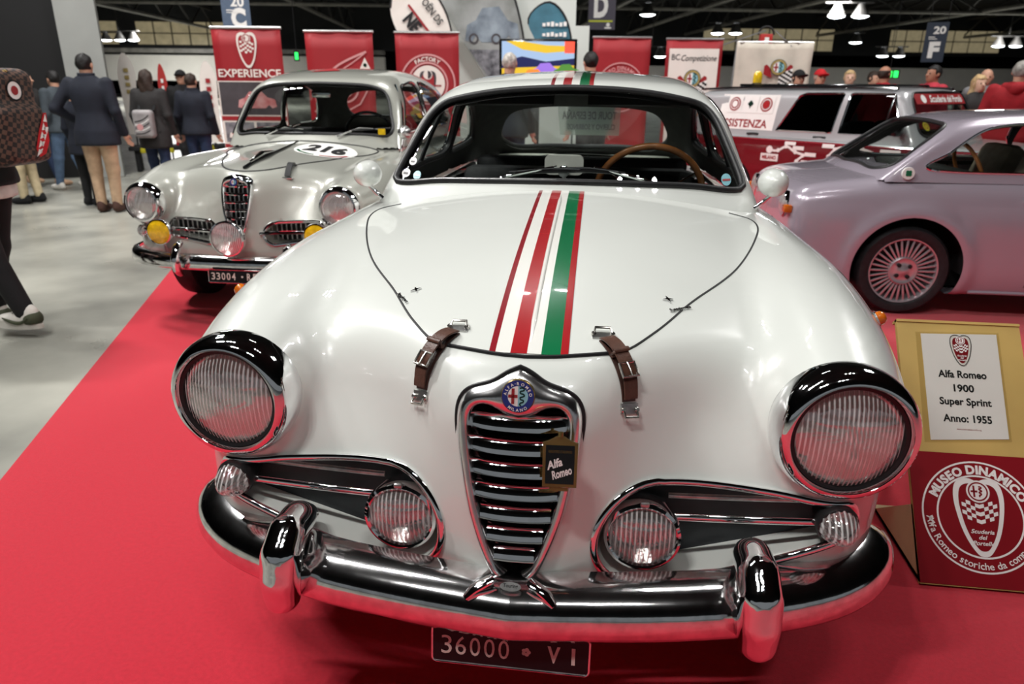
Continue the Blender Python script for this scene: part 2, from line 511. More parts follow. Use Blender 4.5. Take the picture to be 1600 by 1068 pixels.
def surface_nets(fn, lo, hi, h, newton=2):
    nx, ny, nz = [max(3, int(math.ceil((b - a) / h)) + 1) for a, b in zip(lo, hi)]
    X = (lo[0] + h * np.arange(nx))[:, None, None]; Y = (lo[1] + h * np.arange(ny))[None, :, None]; Z = (lo[2] + h * np.arange(nz))[None, None, :]
    X, Y, Z = np.broadcast_arrays(X, Y, Z)
    F = fn(X, Y, Z)
    S = F < 0
    c = [S[i:nx - 1 + i, j:ny - 1 + j, k:nz - 1 + k] for i in (0, 1) for j in (0, 1) for k in (0, 1)]
    anyv = c[0].copy(); allv = c[0].copy()
    for q in c[1:]: anyv |= q; allv &= q
    act = anyv & ~allv
    idx = np.full(act.shape, -1, np.int64); I = np.argwhere(act); idx[act] = np.arange(len(I))
    acc = np.zeros((len(I), 3)); cnt = np.zeros(len(I))
    corner = lambda o: F[I[:, 0] + o[0], I[:, 1] + o[1], I[:, 2] + o[2]]
    for ax in range(3):
        oth = [a for a in range(3) if a != ax]
        for p in (0, 1):
            for q in (0, 1):
                o0 = [0, 0, 0]; o0[oth[0]] = p; o0[oth[1]] = q; o1 = list(o0); o1[ax] = 1
                f0, f1 = corner(o0), corner(o1); m = (f0 < 0) != (f1 < 0)
                t = np.where(m, f0 / np.where(m, f0 - f1, 1), 0)
                pt = np.tile(np.array(o0, float), (len(I), 1)); pt[:, ax] = t
                acc[m] += pt[m]; cnt[m] += 1
    V = (I + acc / cnt[:, None]) * h + np.array(lo)
    Q = []
    for ax in range(3):
        b, d = [a for a in range(3) if a != ax]
        sl0 = [slice(None)] * 3; sl1 = [slice(None)] * 3
        sl0[ax] = slice(0, -1); sl1[ax] = slice(1, None)
        ch = S[tuple(sl0)] != S[tuple(sl1)]
        E = np.argwhere(ch)
        E = E[(E[:, b] > 0) & (E[:, d] > 0) & (E[:, b] < S.shape[b] - 1) & (E[:, d] < S.shape[d] - 1)]
        q = []
        for (db, dd) in ((1, 1), (0, 1), (0, 0), (1, 0)):
            e = E.copy(); e[:, b] -= db; e[:, d] -= dd; q.append(idx[e[:, 0], e[:, 1], e[:, 2]])
        q = np.stack(q, 1)
        inside0 = S[E[:, 0], E[:, 1], E[:, 2]]
        flip = inside0 if ax != 1 else ~inside0
        q[~flip] = q[~flip][:, ::-1]
        Q.append(q)
    Q = np.concatenate(Q); Q = Q[(Q >= 0).all(1)]
    e = h * 0.05
    for _ in range(newton):
        x, y, z = V.T; f0 = fn(x, y, z)
        g = np.stack([(fn(x + e, y, z) - fn(x - e, y, z)), (fn(x, y + e, z) - fn(x, y - e, z)), (fn(x, y, z + e) - fn(x, y, z - e))], 1) / (2 * e)
        st = f0[:, None] * g / np.maximum((g * g).sum(1), 0.05)[:, None]
        L = np.linalg.norm(st, axis=1); st *= np.minimum(1, 0.6 * h / np.maximum(L, 1e-9))[:, None]
        V = V - st
    return V, Q


def field_grad(fn, V, e=0.002):
    x, y, z = np.asarray(V, float).T
    g = np.stack([fn(x + e, y, z) - fn(x - e, y, z), fn(x, y + e, z) - fn(x, y - e, z), fn(x, y, z + e) - fn(x, y, z - e)], 1)
    return g / np.maximum(np.linalg.norm(g, axis=1), 1e-9)[:, None]


def ray_hit(fn, O, D, tmax, n=160):
    """first entry into the solid along rays; O, D: (k, 3)"""
    O = np.asarray(O, float); D = np.asarray(D, float)
    T = np.linspace(0, tmax, n); t0 = np.full(len(O), np.nan); prev = None; done = np.zeros(len(O), bool)
    for t in T:
        P = O + D * t; f = fn(P[:, 0], P[:, 1], P[:, 2])
        if prev is not None:
            new = (f < 0) & (prev >= 0) & ~done
            t0[new] = t - T[1]; done |= new
        prev = f
    lo = np.where(done, t0, tmax - T[1]); hi = lo + T[1]
    for _ in range(22):
        m = (lo + hi) / 2; P = O + D * m[:, None]; f = fn(P[:, 0], P[:, 1], P[:, 2]); ins = f < 0
        hi = np.where(ins, m, hi); lo = np.where(ins, lo, m)
    return O + D * ((lo + hi) / 2)[:, None]


def in_poly(P, poly):
    poly = np.asarray(poly, float); x, y = P[:, 0], P[:, 1]; r = np.zeros(len(P), bool); n = len(poly)
    for i in range(n):
        x0, y0 = poly[i]; x1, y1 = poly[(i + 1) % n]
        c = (y0 > y) != (y1 > y)
        with np.errstate(divide='ignore', invalid='ignore'):
            r ^= c & (x < (x1 - x0) * (y - y0) / (y1 - y0) + x0)
    return r


def near_poly(P, poly):
    poly = np.asarray(poly, float); best = np.full(len(P), 1e9); out = P.copy(); n = len(poly)
    for i in range(n):
        a = poly[i]; d = poly[(i + 1) % n] - a; L = d @ d + 1e-12
        t = np.clip(((P - a) @ d) / L, 0, 1); q = a + t[:, None] * d; e = ((P - q) ** 2).sum(1); m = e < best
        best[m] = e[m]; out[m] = q[m]
    return out


def split_mesh(V, Q, fn, poly, axes, cond=None, snap=True):
    """cut the surface along an outline drawn in the plane `axes`; returns inside and outside face arrays (V changed in place)"""
    C = V[Q].mean(1); ins = in_poly(C[:, axes], poly)
    if cond is not None: ins &= cond(C)
    A, B = Q[ins], Q[~ins]
    if snap and len(A) and len(B):
        bd = np.intersect1d(np.unique(A), np.unique(B))
        np_ = near_poly(V[bd][:, axes], poly); ok = np.linalg.norm(np_ - V[bd][:, axes], axis=1) < .03
        bd = bd[ok]; V[bd[:, None], np.array(axes)[None, :]] = np_[ok]
        third = [a for a in (0, 1, 2) if a not in axes][0]
        e = 1e-4
        for _ in range(4):
            P = V[bd]; f0 = fn(P[:, 0], P[:, 1], P[:, 2]); P2 = P.copy(); P2[:, third] += e
            g = (fn(P2[:, 0], P2[:, 1], P2[:, 2]) - f0) / e
            st = np.where(np.abs(g) > 0.15, f0 / np.where(np.abs(g) > 0.15, g, 1), 0)
            V[bd, third] -= np.clip(st, -0.02, 0.02)
    return A, B


def compact(V, Q):
    u, inv = np.unique(Q, return_inverse=True)
    return V[u], inv.reshape(Q.shape)


def boundary_strip(V, Q, off):
    """inner return of a cut edge: quads from boundary edges to offset points (off(P) -> points)"""
    E = np.concatenate([Q[:, [i, (i + 1) % 4]] for i in range(4)]); key = np.sort(E, 1)
    u, inv, cnt = np.unique(key, axis=0, return_inverse=True, return_counts=True)
    b = E[cnt[inv.ravel()] == 1]
    return b


def smooth_closed(pts, n=120):
    """closed Catmull-Rom curve through points"""
    P = np.array(pts, float); m = len(P); out = []
    per = max(2, n // m)
    for i in range(m):
        p0, p1, p2, p3 = P[(i - 1) % m], P[i], P[(i + 1) % m], P[(i + 2) % m]
        for k in range(per):
            t = k / per
            out.append(0.5 * ((2 * p1) + (-p0 + p2) * t + (2 * p0 - 5 * p1 + 4 * p2 - p3) * t * t + (-p0 + 3 * p1 - 3 * p2 + p3) * t ** 3))
    return np.array(out)


def smooth_open(pts, n=60):
    P = np.array(pts, float); m = len(P); s = np.r_[0, np.cumsum(np.linalg.norm(np.diff(P, axis=0), axis=1))]
    t = np.linspace(0, s[-1], n)
    return np.stack([spl(s, P[:, k], 600)(t) for k in range(P.shape[1])], 1)


# ================================================================== the hall (axes turned about 10 degrees to the cars)
HA = math.radians(10.5)
def hall(u, v, z=0.0):       # u across, v along the hall
    return (u * math.cos(HA) - v * math.sin(HA), u * math.sin(HA) + v * math.cos(HA), z)


def concrete():
    m = mat('polished_concrete', srgb(176, 175, 164), .22, noise=.35, nscale=1.1, detail=9, color2=srgb(112, 112, 106))
    nt = m.node_tree; b = nt.nodes['Principled BSDF']
    tc = nt.nodes.new('ShaderNodeTexCoord'); n = nt.nodes.new('ShaderNodeTexNoise'); n.inputs['Scale'].default_value = 2.5; n.inputs['Detail'].default_value = 6
    mr = nt.nodes.new('ShaderNodeMapRange'); mr.inputs[3].default_value = .20; mr.inputs[4].default_value = .42
    nt.links.new(tc.outputs['Object'], n.inputs['Vector']); nt.links.new(n.outputs['Fac'], mr.inputs[0]); nt.links.new(mr.outputs[0], b.inputs['Roughness'])
    return m


M['concrete'] = concrete()
M['carpet'] = mat('carpet', srgb(200, 38, 56), .95, spec=.1, noise=.10, nscale=90, bump=.35, bscale=900, sheen=.3)
M['ceiling_dark'] = mat('ceiling_dark', srgb(26, 27, 28), .9, noise=.3, nscale=.4)
M['wall_dark'] = mat('wall_dark', srgb(34, 35, 36), .9, noise=.3, nscale=.4)
M['truss'] = mat('truss', srgb(120, 118, 112), .5, noise=.3, nscale=2)
M['truss_dark'] = mat('truss_dark', srgb(46, 45, 43), .6, noise=.3, nscale=2)
fl = MB().prism([hall(-70, -28)[:2], hall(95, -28)[:2], hall(95, 100)[:2], hall(-70, 100)[:2]], -.2, -.005, lambda u, v, d: (u, v, d)).build('floor', 'concrete'); tag(fl, kind='structure')
o = MB().prism([hall(-70, -28)[:2], hall(95, -28)[:2], hall(95, 100)[:2], hall(-70, 100)[:2]], 9.0, 9.2, lambda u, v, d: (u, v, d)).build('ceiling', 'ceiling_dark'); tag(o, kind='structure')
for nm, a, b in (('wall_back', (-70, 100), (95, 100)), ('wall_left', (-70, -28), (-70, 100)), ('wall_right', (95, -28), (95, 100))):
    A, B = Vector(hall(*a)), Vector(hall(*b)); d = (B - A).normalized(); n = Vector((-d.y, d.x, 0))
    o = MB().prism([(0, 0), ((B - A).length, 0), ((B - A).length, 9), (0, 9)], 0, .3, lambda u, v, w: A + d * u + n * w + Vector((0, 0, v))).build(nm, 'wall_dark'); tag(o, kind='structure')
cp = [(-.30, -3.2), (-1.907, .856), (-2.986, 3.562), (-4.75, 8.0), (-4.2, 9.0), (9.0, 9.0), (9.0, -3.2)]
o = MB().prism(cp, -.005, .0, lambda u, v, d: (u, v, d)).build('carpet', 'carpet'); tag(o, 'large red exhibition carpet under the four parked cars', 'carpet')

# trusses: along the hall and across it, high up and far away
def truss(p0, p1, zlo, zhi, n, thick, label, m_lo='truss', m_hi='truss_dark'):
    A, B = Vector(p0), Vector(p1); t = tag(empty('roof_truss'), label, 'truss', 'steel roof trusses')
    up = Vector((0, 0, 1)); lo = lambda k: A + (B - A) * k + up * zlo; hi = lambda k: A + (B - A) * k + up * zhi
    MB().tube([lo(0), lo(1)], thick, 6).build('lower_chord', m_lo, t)  # light falling on the lower chord is put into its paler colour
    MB().tube([hi(0), hi(1)], thick * 1.2, 6).build('upper_chord', m_hi, t)
    for k in range(n):
        MB().tube([lo(k / n), hi((k + .5) / n)], thick * .6, 5).build('brace', m_hi, t); MB().tube([hi((k + .5) / n), lo((k + 1) / n)], thick * .6, 5).build('brace', m_hi, t)
    return t


names = {10: 'rightward steel truss nearest the D sign', 16: 'second steel truss right of the D sign', 22: 'third steel truss right of the D sign', 36: 'fourth steel truss above the F sign', 52: 'outermost steel truss beyond the F sign', -12: 'steel truss above the left mezzanine', -26: 'outer steel truss above the left mezzanine'}
for u, nm in names.items():
    truss(hall(u, 12), hall(u, 96), 6.5, 8.3, 14, .14, nm)
for v, nm in ((52, 'cross truss over the mezzanine windows'), (80, 'farthest cross truss before the back wall')):
    truss(hall(-60, v), hall(60, v), 6.4, 7.8, 20, .12, nm)

# mezzanine with lit windows at the far left
M['window_warm'] = mat('window_warm', srgb(150, 140, 112), .5, emit=srgb(190, 176, 140), estr=.35, noise=.4, nscale=1.2)
M['white_band'] = mat('white_band', srgb(196, 194, 186), .7, noise=.1, nscale=.5)
mz = tag(empty('mezzanine'), 'far mezzanine front with rows of warm lit windows', 'mezzanine')
def mzp(u, z, d=0.0): return Vector(hall(u, 78 - d, z))
def mzbox(name, u0, u1, z0, z1, m, d0=0, d1=.4, parent=mz): return MB().prism([(u0, z0), (u1, z0), (u1, z1), (u0, z1)], d0, d1, lambda u, v, d: mzp(u, v, d)).build(name, m, parent)
mzbox('band', -62, -9, 1.6, 4.0, 'white_band', 0, 1.2); mzbox('band', 12, 60, 1.2, 3.4, 'white_band', 0, 1.2); mzbox('parapet', -62, -9, 4.2, 4.6, 'truss', 0, 1.6); mzbox('front', -62, 60, 4.6, 9, 'wall_dark', 0, .3)
for u0, nn in ((-44, 5), (-33.5, 5), (24, 8), (44, 7)):
    for k in range(nn):
        for z0 in (5.0, 6.1):
            w_ = mzbox('window_pane', u0 + k * 1.75, u0 + k * 1.75 + 1.6, z0, z0 + 1.0, 'window_warm', .3, .36)

# hanging lamps: twin and triple lamp clusters under the trusses
M['lamp_glow'] = mat('lamp_glow', (1, 1, 1), .5, emit=(.92, .96, 1.0), estr=14.0)
M['lamp_glow'].cycles.emission_sampling = 'NONE'
def lamp_cluster(loc, n, R, label, rz=0.0):
    t = tag(empty('hanging_lamp', loc, rz), label, 'lamp', 'hanging hall lamps')
    for k in range(n):
        x = (k - (n - 1) / 2) * R * 2.6
        MB().lathe([(R * .35, R * 1.3), (R * .5, R * .9), (R, .0), (R * 1.02, -.02)], 20, (x, 0, 0), (0, 0, 1)).build('lamp_shade', 'truss_dark', t, smooth=True)
        MB().lathe([(.001, -.25 * R), (R * .6, -.18 * R), (R * .96, 0)], 20, (x, 0, 0), (0, 0, 1)).build('lamp_bulb', 'lamp_glow', t, smooth=True)
    MB().tube([(-R * 1.3 * n, 0, R * 1.4), (R * 1.3 * n, 0, R * 1.4)], .05, 6).build('lamp_bar', 'truss_dark', t)
    MB().tube([(0, 0, R * 1.4), (0, 0, 9.0 - loc[2])], .03, 6).build('lamp_rod', 'truss_dark', t)
    return t
def px_to(px, dist):       # (offline helper values: direction of the photo point, at a chosen distance)
    return px
LC = [((-36.9, 46.9, 5.0), 4, 'four-lamp cluster left of the mezzanine windows'), ((-43.0, 61.5, 4.9), 3, 'three-lamp cluster before the mezzanine windows'), ((8.4, 57.3, 5.1), 2, 'twin lamps above the racing team banner'),
      ((13.4, 45.4, 5.2), 2, 'twin lamps highest over the wagon'), ((23.1, 65.9, 3.9), 2, 'low twin lamps over the red cap'), ((31.3, 64.6, 4.6), 2, 'twin lamps right of the F sign'), ((2.2, 48.4, 5.6), 1, 'single bright lamp right of the D sign'),
      ((19.4, 63.4, 4.8), 1, 'single lamp beside the beige cloth banner'), ((3.2, 60.0, 3.6), 2, 'twin lamps between the two right banners')]
for loc, n, nm in LC: lamp_cluster(loc, n, .50, nm)
# fixtures that carry the hall spots and the added front fills
for i, (l, a, s, p) in enumerate(LAMPS):
    d = (Vector(a) - Vector(l)).normalized(); t = tag(empty('spot_fixture', l), ['cluster of three black spotlights above the grey saloon', 'cluster of three black spotlights above the wagon side', 'added cluster of three black fill spotlights left of the camera', 'added cluster of three black fill spotlights right of the camera', 'cluster of three black spotlights over the left aisle', 'cluster of three black spotlights over the service wagon',
        'cluster of three black spotlights over the concrete floor', 'cluster of three black spotlights before the banners', 'cluster of three black spotlights over the walking visitors', 'cluster of three black spotlights over the red-clad visitors'][i], 'spotlight', 'overhead spotlight cans')
    for k in (-1, 0, 1):
        q = s * .55; MB().lathe([(q * .3, -.30), (q * .5, -.24), (q * .58, -.02), (q * .58, .03), (q * .535, .03), (q * .535, -.015)], 24, (.45 * k, .10 * k, 0), d).build('lamp_can', 'truss_dark', t, smooth=True)
    MB().tube([Vector((-.6, -.13, 0)) - d * .30, Vector((.6, .13, 0)) - d * .30], .02, 8).build('lamp_bar', 'truss_dark', t)
    MB().tube([-d * .30, (-d.x * .30, -d.y * .30, 9.0 - l[2])], .025, 8).build('hanger', 'truss_dark', t)


# ================================================================== hero car: white coupe (x across, y to the rear, z up)
H_zc = spl([0.0, .10, .16, .20, .25, .30, .45, .64, .80, 1.0, 1.25, 1.45, 2.2, 3.0, 3.5, 4.0, 4.3],
           [.62, .74, .785, .806, .826, .842, .884, .926, .954, .984, 1.012, 1.015, .99, .965, .92, .80, .68])
H_dr = spl([0, .2, .45, .64, .8, 1.0, 1.3, 2.0, 3.2, 4.3], [.30, .30, .30, .29, .26, .24, .22, .20, .22, .30])
H_w = spl([.0, .2, .3, .5, .8, 1.2, 2.0, 3.0, 3.7, 4.1, 4.4], [.60, .715, .748, .770, .785, .795, .795, .78, .73, .64, .50])
H_tum = spl([.15, .28, .36, .5, .65, .8, .9, 1.0, 1.1], [-.10, -.05, -.02, 0, -.004, -.03, -.07, -.12, -.17])
H_front = spl2([0, .06, .12, .20, .30, .42, .55, .64, .70, .78, .9], [.30, .40, .48, .56, .64, .72, .80, .9],
               [[.085, .095, .118, .150, .168, .178, .190, .215, .26, .36, .50],
                [.085, .093, .114, .142, .160, .170, .185, .210, .25, .34, .50],
                [.090, .097, .116, .145, .168, .180, .190, .212, .25, .34, .50],
                [.100, .106, .124, .160, .198, .215, .215, .225, .26, .34, .50],
                [.114, .119, .136, .182, .240, .270, .255, .250, .27, .34, .50],
                [.130, .135, .150, .205, .275, .320, .300, .280, .29, .35, .50],
                [.152, .157, .172, .228, .300, .350, .340, .310, .31, .36, .50],
                [.185, .190, .205, .262, .330, .380, .370, .340, .34, .38, .50]])
H_rear = spl2([0, .3, .6, .8], [.3, .5, .7, .9], [[4.25, 4.22, 4.08, 3.8], [4.32, 4.28, 4.12, 3.8], [4.30, 4.26, 4.08, 3.75], [4.15, 4.10, 3.95, 3.65]])
PY = [.10, .25, .36, .60, .90, 1.20, 1.55, 2.0, 2.4]
POD_x = spl(PY, [.612, .613, .620, .632, .638, .625, .61, .59, .58])
POD_z = spl(PY, [.692, .692, .700, .712, .722, .730, .73, .72, .70])
POD_r = spl(PY, [.112, .130, .146, .172, .184, .184, .185, .17, .14])
RPOD = [(.59, 2.5, .70, .17), (.61, 3.1, .69, .18), (.60, 3.7, .64, .16), (.55, 4.1, .60, .12)]


def hero_body(x, y, z):
    ax = np.sqrt(x * x + 1e-5)
    top = z - (H_zc(y) - H_dr(y) * ax * ax - 0.010)
    side = ax - (H_w(y) + H_tum(z))
    front = H_front(ax, z) - y
    rear = y - H_rear(ax, z)
    bot = (0.335 - 0.10 * np.clip((y - 0.5) / 0.5, 0, 1)) - z
    m = smax(top, side, .14)
    m = smax(m, front, .085)
    m = smax(m, rear, .20)
    pod = smax(np.sqrt((ax - POD_x(y)) ** 2 + (z - POD_z(y)) ** 2) - POD_r(y), y - 2.3, .3)
    pod = smax(pod, 0.222 + 0.10 * (z - .69) - y, .02)
    m = smin(m, pod, .055)
    m = smin(m, cone_chain(ax, y, z, RPOD, .03), .08)
    m = smax(m, bot, .05)
    return m


H_roof = spl([1.2, 1.5, 1.7, 1.95, 2.25, 2.6, 2.9, 3.3, 3.8], [1.22, 1.295, 1.334, 1.360, 1.370, 1.352, 1.30, 1.16, .90])
H_cabx = spl([.85, .98, 1.06, 1.14, 1.22, 1.30, 1.40], [.665, .632, .602, .574, .546, .515, .475])
H_caby = spl([1.2, 1.6, 2.2, 2.8, 3.2, 3.8], [.0, .0, .012, -.02, -.07, -.18])


def hero_ws_y(ax, z): return 1.245 + (z - 1.026) * 1.24 + 0.50 * ax * ax


def hero_cabin(x, y, z):
    ax = np.sqrt(x * x + 1e-5)
    top = z - (H_roof(y) - 0.15 * ax * ax)
    side = (ax - (H_cabx(z) + H_caby(y))) * 0.93
    ws = (hero_ws_y(ax, z) - 0.012 - y) * 0.62
    rw = (y - (3.30 - (z - 1.0) * 1.45 - 0.35 * ax * ax)) * 0.57
    m = smax(top, side, .13)
    m = smax(m, ws, .05)
    m = smax(m, rw, .12)
    return smax(m, .90 - z, .02)

hero = tag(empty('vintage_coupe'), 'white vintage coupe with red, white and green hood stripe in the foreground', 'car')


def rows_mesh(rows, closed=True):
    """grid mesh from rows of points (each row same length)"""
    n = len(rows[0]); V = np.concatenate([np.asarray(r, float) for r in rows]); F = []
    for i in range(len(rows) - 1):
        for k in range(n if closed else n - 1):
            F.append((i * n + k, i * n + (k + 1) % n, (i + 1) * n + (k + 1) % n, (i + 1) * n + k))
    return V, np.array(F)


def front_pts(fn, xz, off=0.0):
    xz = np.asarray(xz, float); O = np.stack([xz[:, 0], np.full(len(xz), -.25), xz[:, 1]], 1); D = np.tile([0, 1., 0], (len(xz), 1))
    P = ray_hit(fn, O, D, 1.2)
    if off: P = P + field_grad(fn, P) * off
    return P


def top_pts(fn, xy, off=0.0, z0=1.5, tmax=1.0):
    xy = np.asarray(xy, float); O = np.stack([xy[:, 0], xy[:, 1], np.full(len(xy), z0)], 1); D = np.tile([0, 0, -1.], (len(xy), 1))
    P = ray_hit(fn, O, D, tmax)
    if off: P = P + field_grad(fn, P) * off
    return P


def side_pts(fn, yz, sgn=1, off=0.0, x0=1.0):
    yz = np.asarray(yz, float); O = np.stack([np.full(len(yz), sgn * x0), yz[:, 0], yz[:, 1]], 1); D = np.tile([-1. * sgn, 0, 0], (len(yz), 1))
    P = ray_hit(fn, O, D, x0)
    if off: P = P + field_grad(fn, P) * off
    return P


def hull_two(c0, r0, c1, r1, n=48):
    """outline of two circles and their common tangents (2-D)"""
    d = math.hypot(c1[0] - c0[0], c1[1] - c0[1]); base = math.atan2(c1[1] - c0[1], c1[0] - c0[0]); b = math.acos((r0 - r1) / d)
    P = []
    for k in range(n + 1):
        a = base + b + (2 * PI - 2 * b) * k / n; P.append((c0[0] + r0 * math.cos(a), c0[1] + r0 * math.sin(a)))
    for k in range(n // 2 + 1):
        a = base - b + 2 * b * k / (n // 2); P.append((c1[0] + r1 * math.cos(a), c1[1] + r1 * math.sin(a)))
    return np.array(P)


def densify(P, step):
    P = np.asarray(P, float); out = []
    for i in range(len(P)):
        a, b = P[i], P[(i + 1) % len(P)]; n = max(1, int(np.linalg.norm(b - a) / step))
        out += [a + (b - a) * k / n for k in range(n)]
    return np.array(out)


def mirror_half(P):
    P = [tuple(p) for p in P]; return np.array(P + [(-x, z) for x, z in P[::-1] if x > 1e-6])


# ---------------------------------------------------------------- body shell, hood, openings
hood_half = [(0, .232), (.05, .236), (.12, .252), (.19, .282), (.235, .330), (.265, .372), (.335, .495), (.42, .640), (.497, .795), (.574, 1.02), (.592, 1.12),
             (.575, 1.20), (.50, 1.235), (.30, 1.205), (.15, 1.19), (0, 1.185)]
_h = smooth_open(hood_half, 90)
hood_poly = mirror_half(_h)
grille_out = [(0, .812), (.020, .804), (.05, .786), (.085, .774), (.106, .760), (.118, .735), (.120, .70), (.117, .66), (.109, .61), (.096, .545), (.074, .475), (.050, .42), (.030, .392), (0, .380)]
grille_in = [(0, .727), (.022, .731), (.05, .744), (.072, .746), (.088, .735), (.094, .71), (.092, .675), (.084, .61), (.070, .54), (.050, .475), (.034, .438), (.017, .418), (.006, .411), (0, .410)]
g_out = mirror_half(smooth_open(grille_out, 50)); g_in = mirror_half(smooth_open(grille_in, 50))
intake_R = hull_two((.262, .466), .110, (.622, .508), .041)
intake_R = intake_R + 0.0
HV, HQ = surface_nets(hero_body, (-.86, -.02, .20), (.86, 4.42, 1.08), .0135)
hoodQ, HQ = split_mesh(HV, HQ, hero_body, hood_poly, [0, 1], lambda C: C[:, 2] > .70)
_, HQ = split_mesh(HV, HQ, hero_body, g_in * 1.0, [0, 2], lambda C: C[:, 1] < .5)
for sg in (1, -1):
    _, HQ = split_mesh(HV, HQ, hero_body, intake_R * np.array([sg, 1]), [0, 2], lambda C: C[:, 1] < .5)
for yc in (.80, 3.12):
    arch = np.array([(yc + .375 * math.cos(a), .33 + .375 * math.sin(a)) for a in np.linspace(0, 2 * PI, 60, endpoint=False)])
    for sg in (1, -1):
        _, HQ = split_mesh(HV, HQ, hero_body, arch, [1, 2], lambda C, sg=sg: C[:, 0] * sg > .42)
cab_poly = np.array([(-.52, 1.50), (-.40, 1.40), (0, 1.32), (.40, 1.40), (.52, 1.50), (.54, 2.2), (.50, 2.75), (.42, 3.0), (-.42, 3.0), (-.50, 2.75), (-.54, 2.2)])
_, HQ = split_mesh(HV, HQ, hero_body, cab_poly, [0, 1], lambda C: C[:, 2] > .80, snap=True)
v, q = compact(HV, HQ)
mesh_obj('body_shell', v, q, 'white_paint', hero, subsurf=1)
v, q = compact(HV, hoodQ)
mesh_obj('hood', v, q, 'white_paint', hero, subsurf=1)

_hp = densify(hood_poly, .012)
_g = np.array([p for p in _h if not (p[1] > 1.16 and p[0] < .52)])
_g = np.array([(-x, y) for x, y in _g[::-1]] + [tuple(p) for p in _g[1:]])
P = top_pts(hero_body, smooth_open(_g, 160), -.0010)
MB().tube(P, .0030, 8).build('hood_gap', 'black', hero, smooth=True)
_fr = [p for p in _h if p[0] < .205 and p[1] < .5]
_fr = np.array([(-x, y) for x, y in _fr[::-1]] + [tuple(p) for p in _fr[1:]])
MB().tube(top_pts(hero_body, _fr, .0005), .0048, 8).build('hood_seal', 'rubber', hero, smooth=True)


def ribbon(name, fn, x0, x1, ys, material, parent, off=.0014, x0b=None, x1b=None, hit=top_pts):
    n = 3; rows = []
    for i, y in enumerate(ys):
        t = i / (len(ys) - 1); a = x0 + ((x0b if x0b is not None else x0) - x0) * t; b = x1 + ((x1b if x1b is not None else x1) - x1) * t
        rows += [(a + (b - a) * k / n, y) for k in range(n + 1)]
    P = hit(fn, rows, off); F = []
    for i in range(len(ys) - 1):
        for k in range(n): a = i * (n + 1) + k; F.append((a, a + 1, a + n + 2, a + n + 1))
    return mesh_obj(name, P, np.array(F), material, parent)


E_ = [-.073, -.060, -.030, .003, .031, .069, .084]
F_ = [-.066, -.055, -.026, .003, .027, .060, .074]
SM = ['stripe_dark_red', 'stripe_white', 'stripe_red', 'stripe_white', 'stripe_green', 'stripe_red']
for k in range(6):
    ribbon('hood_stripe', hero_body, E_[k], E_[k + 1], np.linspace(.2405, 1.236, 70), SM[k], hero, x0b=F_[k], x1b=F_[k + 1])
rp = top_pts(hero_body, [(.006, y) for y in np.linspace(.275, 1.15, 50)], .000)
MB().tube(rp, [.002 + .004 * min(1, i / 4, (49 - i) / 4) for i in range(50)], 10).build('hood_ridge', 'stripe_white', hero, smooth=True)

# ---------------------------------------------------------------- grille
grille = empty('grille', parent=hero)
no, ni = resample = None, None


def resample_closed(P, n):
    P = np.asarray(P, float); Q = np.vstack([P, P[:1]]); s = np.r_[0, np.cumsum(np.linalg.norm(np.diff(Q, axis=0), axis=1))]
    t = np.linspace(0, s[-1], n, endpoint=False); return np.stack([np.interp(t, s, Q[:, k]) for k in (0, 1)], 1)


NG = 120
go = resample_closed(g_out, NG); gi = resample_closed(g_in, NG)
base = lambda xz: front_pts(hero_body, np.stack([xz[:, 0], xz[:, 1]], 1))[:, 1]


def base_smooth(xz):
    """front surface depth, free of the grille cut"""
    return H_front(np.abs(xz[:, 0]), xz[:, 1]) + 0.004


def gring(t, dy):
    xz = go * (1 - t) + gi * t
    return np.stack([xz[:, 0], base_smooth(xz) + dy, xz[:, 1]], 1)


rows = [gring(-.05, .012), gring(0, -.004), gring(.12, -.014), gring(.35, -.021), gring(.62, -.022), gring(.85, -.016), gring(1.0, -.006), gring(1.03, .018), gring(1.03, .06)]
mesh_obj('grille_surround', *rows_mesh(rows), 'chrome_satin', grille)
MB().tube(gring(-.07, .000), .0035, 8, closed=True).build('grille_gasket', 'rubber', grille, smooth=True)
bz = [.716, .672, .628, .584, .541, .499, .458]; bw = [.094, .092, .087, .079, .068, .054, .039]
sec = [(-.002, -.0125), (.004, -.0140), (.030, -.008), (.048, .004), (.052, .009), (.030, .0115), (.010, .0085), (.002, .001)]
for z0, w in zip(bz, bw):
    xs = np.linspace(-w, w, 17); rws = []
    for x in xs:
        y0 = float(H_front(np.array([0.0]), np.array([z0]))[0]) + .002 - .010 + .010 * (x / .09) ** 2 + .02 * (x / .09) ** 4 * 0.3
        rws.append([(x, y0 + a, z0 + b * 1.15) for a, b in sec])
    V, F = rows_mesh(rws); b = mesh_obj('grille_bar', V, [tuple(f) for f in F] + [tuple(range(8))[::-1], tuple(16 * 8 + k for k in range(8))], 'chrome', grille, autosmooth=50)
mb = MB(); mb.prism([tuple(p * np.array([.97, .97]) + np.array([0, .017])) for p in gi], .0, .01, lambda u, v, d: (u, .30 + d, v)); mb.build('radiator_core', 'black', grille)
rows = [gring(1.05, .055), np.array([(p[0] * .97, .30, p[1] * .97 + .017) for p in gi])]
mesh_obj('grille_duct', *rows_mesh(rows), 'black', grille)
for sg in (1, -1):
    pts = [(sg * w * .96, float(H_front(np.array([w]), np.array([z]))[0]) + .035, z) for z, w in zip(bz, bw)]
    MB().tube(pts, .0035, 6).build('grille_support', 'steel', grille, smooth=True)


# round enamel badge on the grille peak
def disc_frame(c, normal, up=(0, 0, 1)):
    n = Vector(normal).normalized(); u = Vector(up); u = (u - n * u.dot(n)).normalized(); r = u.cross(n)  # facing viewer: right = up x normal
    C = Vector(c)
    return lambda a, b, d=0.0: C + r * a + u * b + n * d


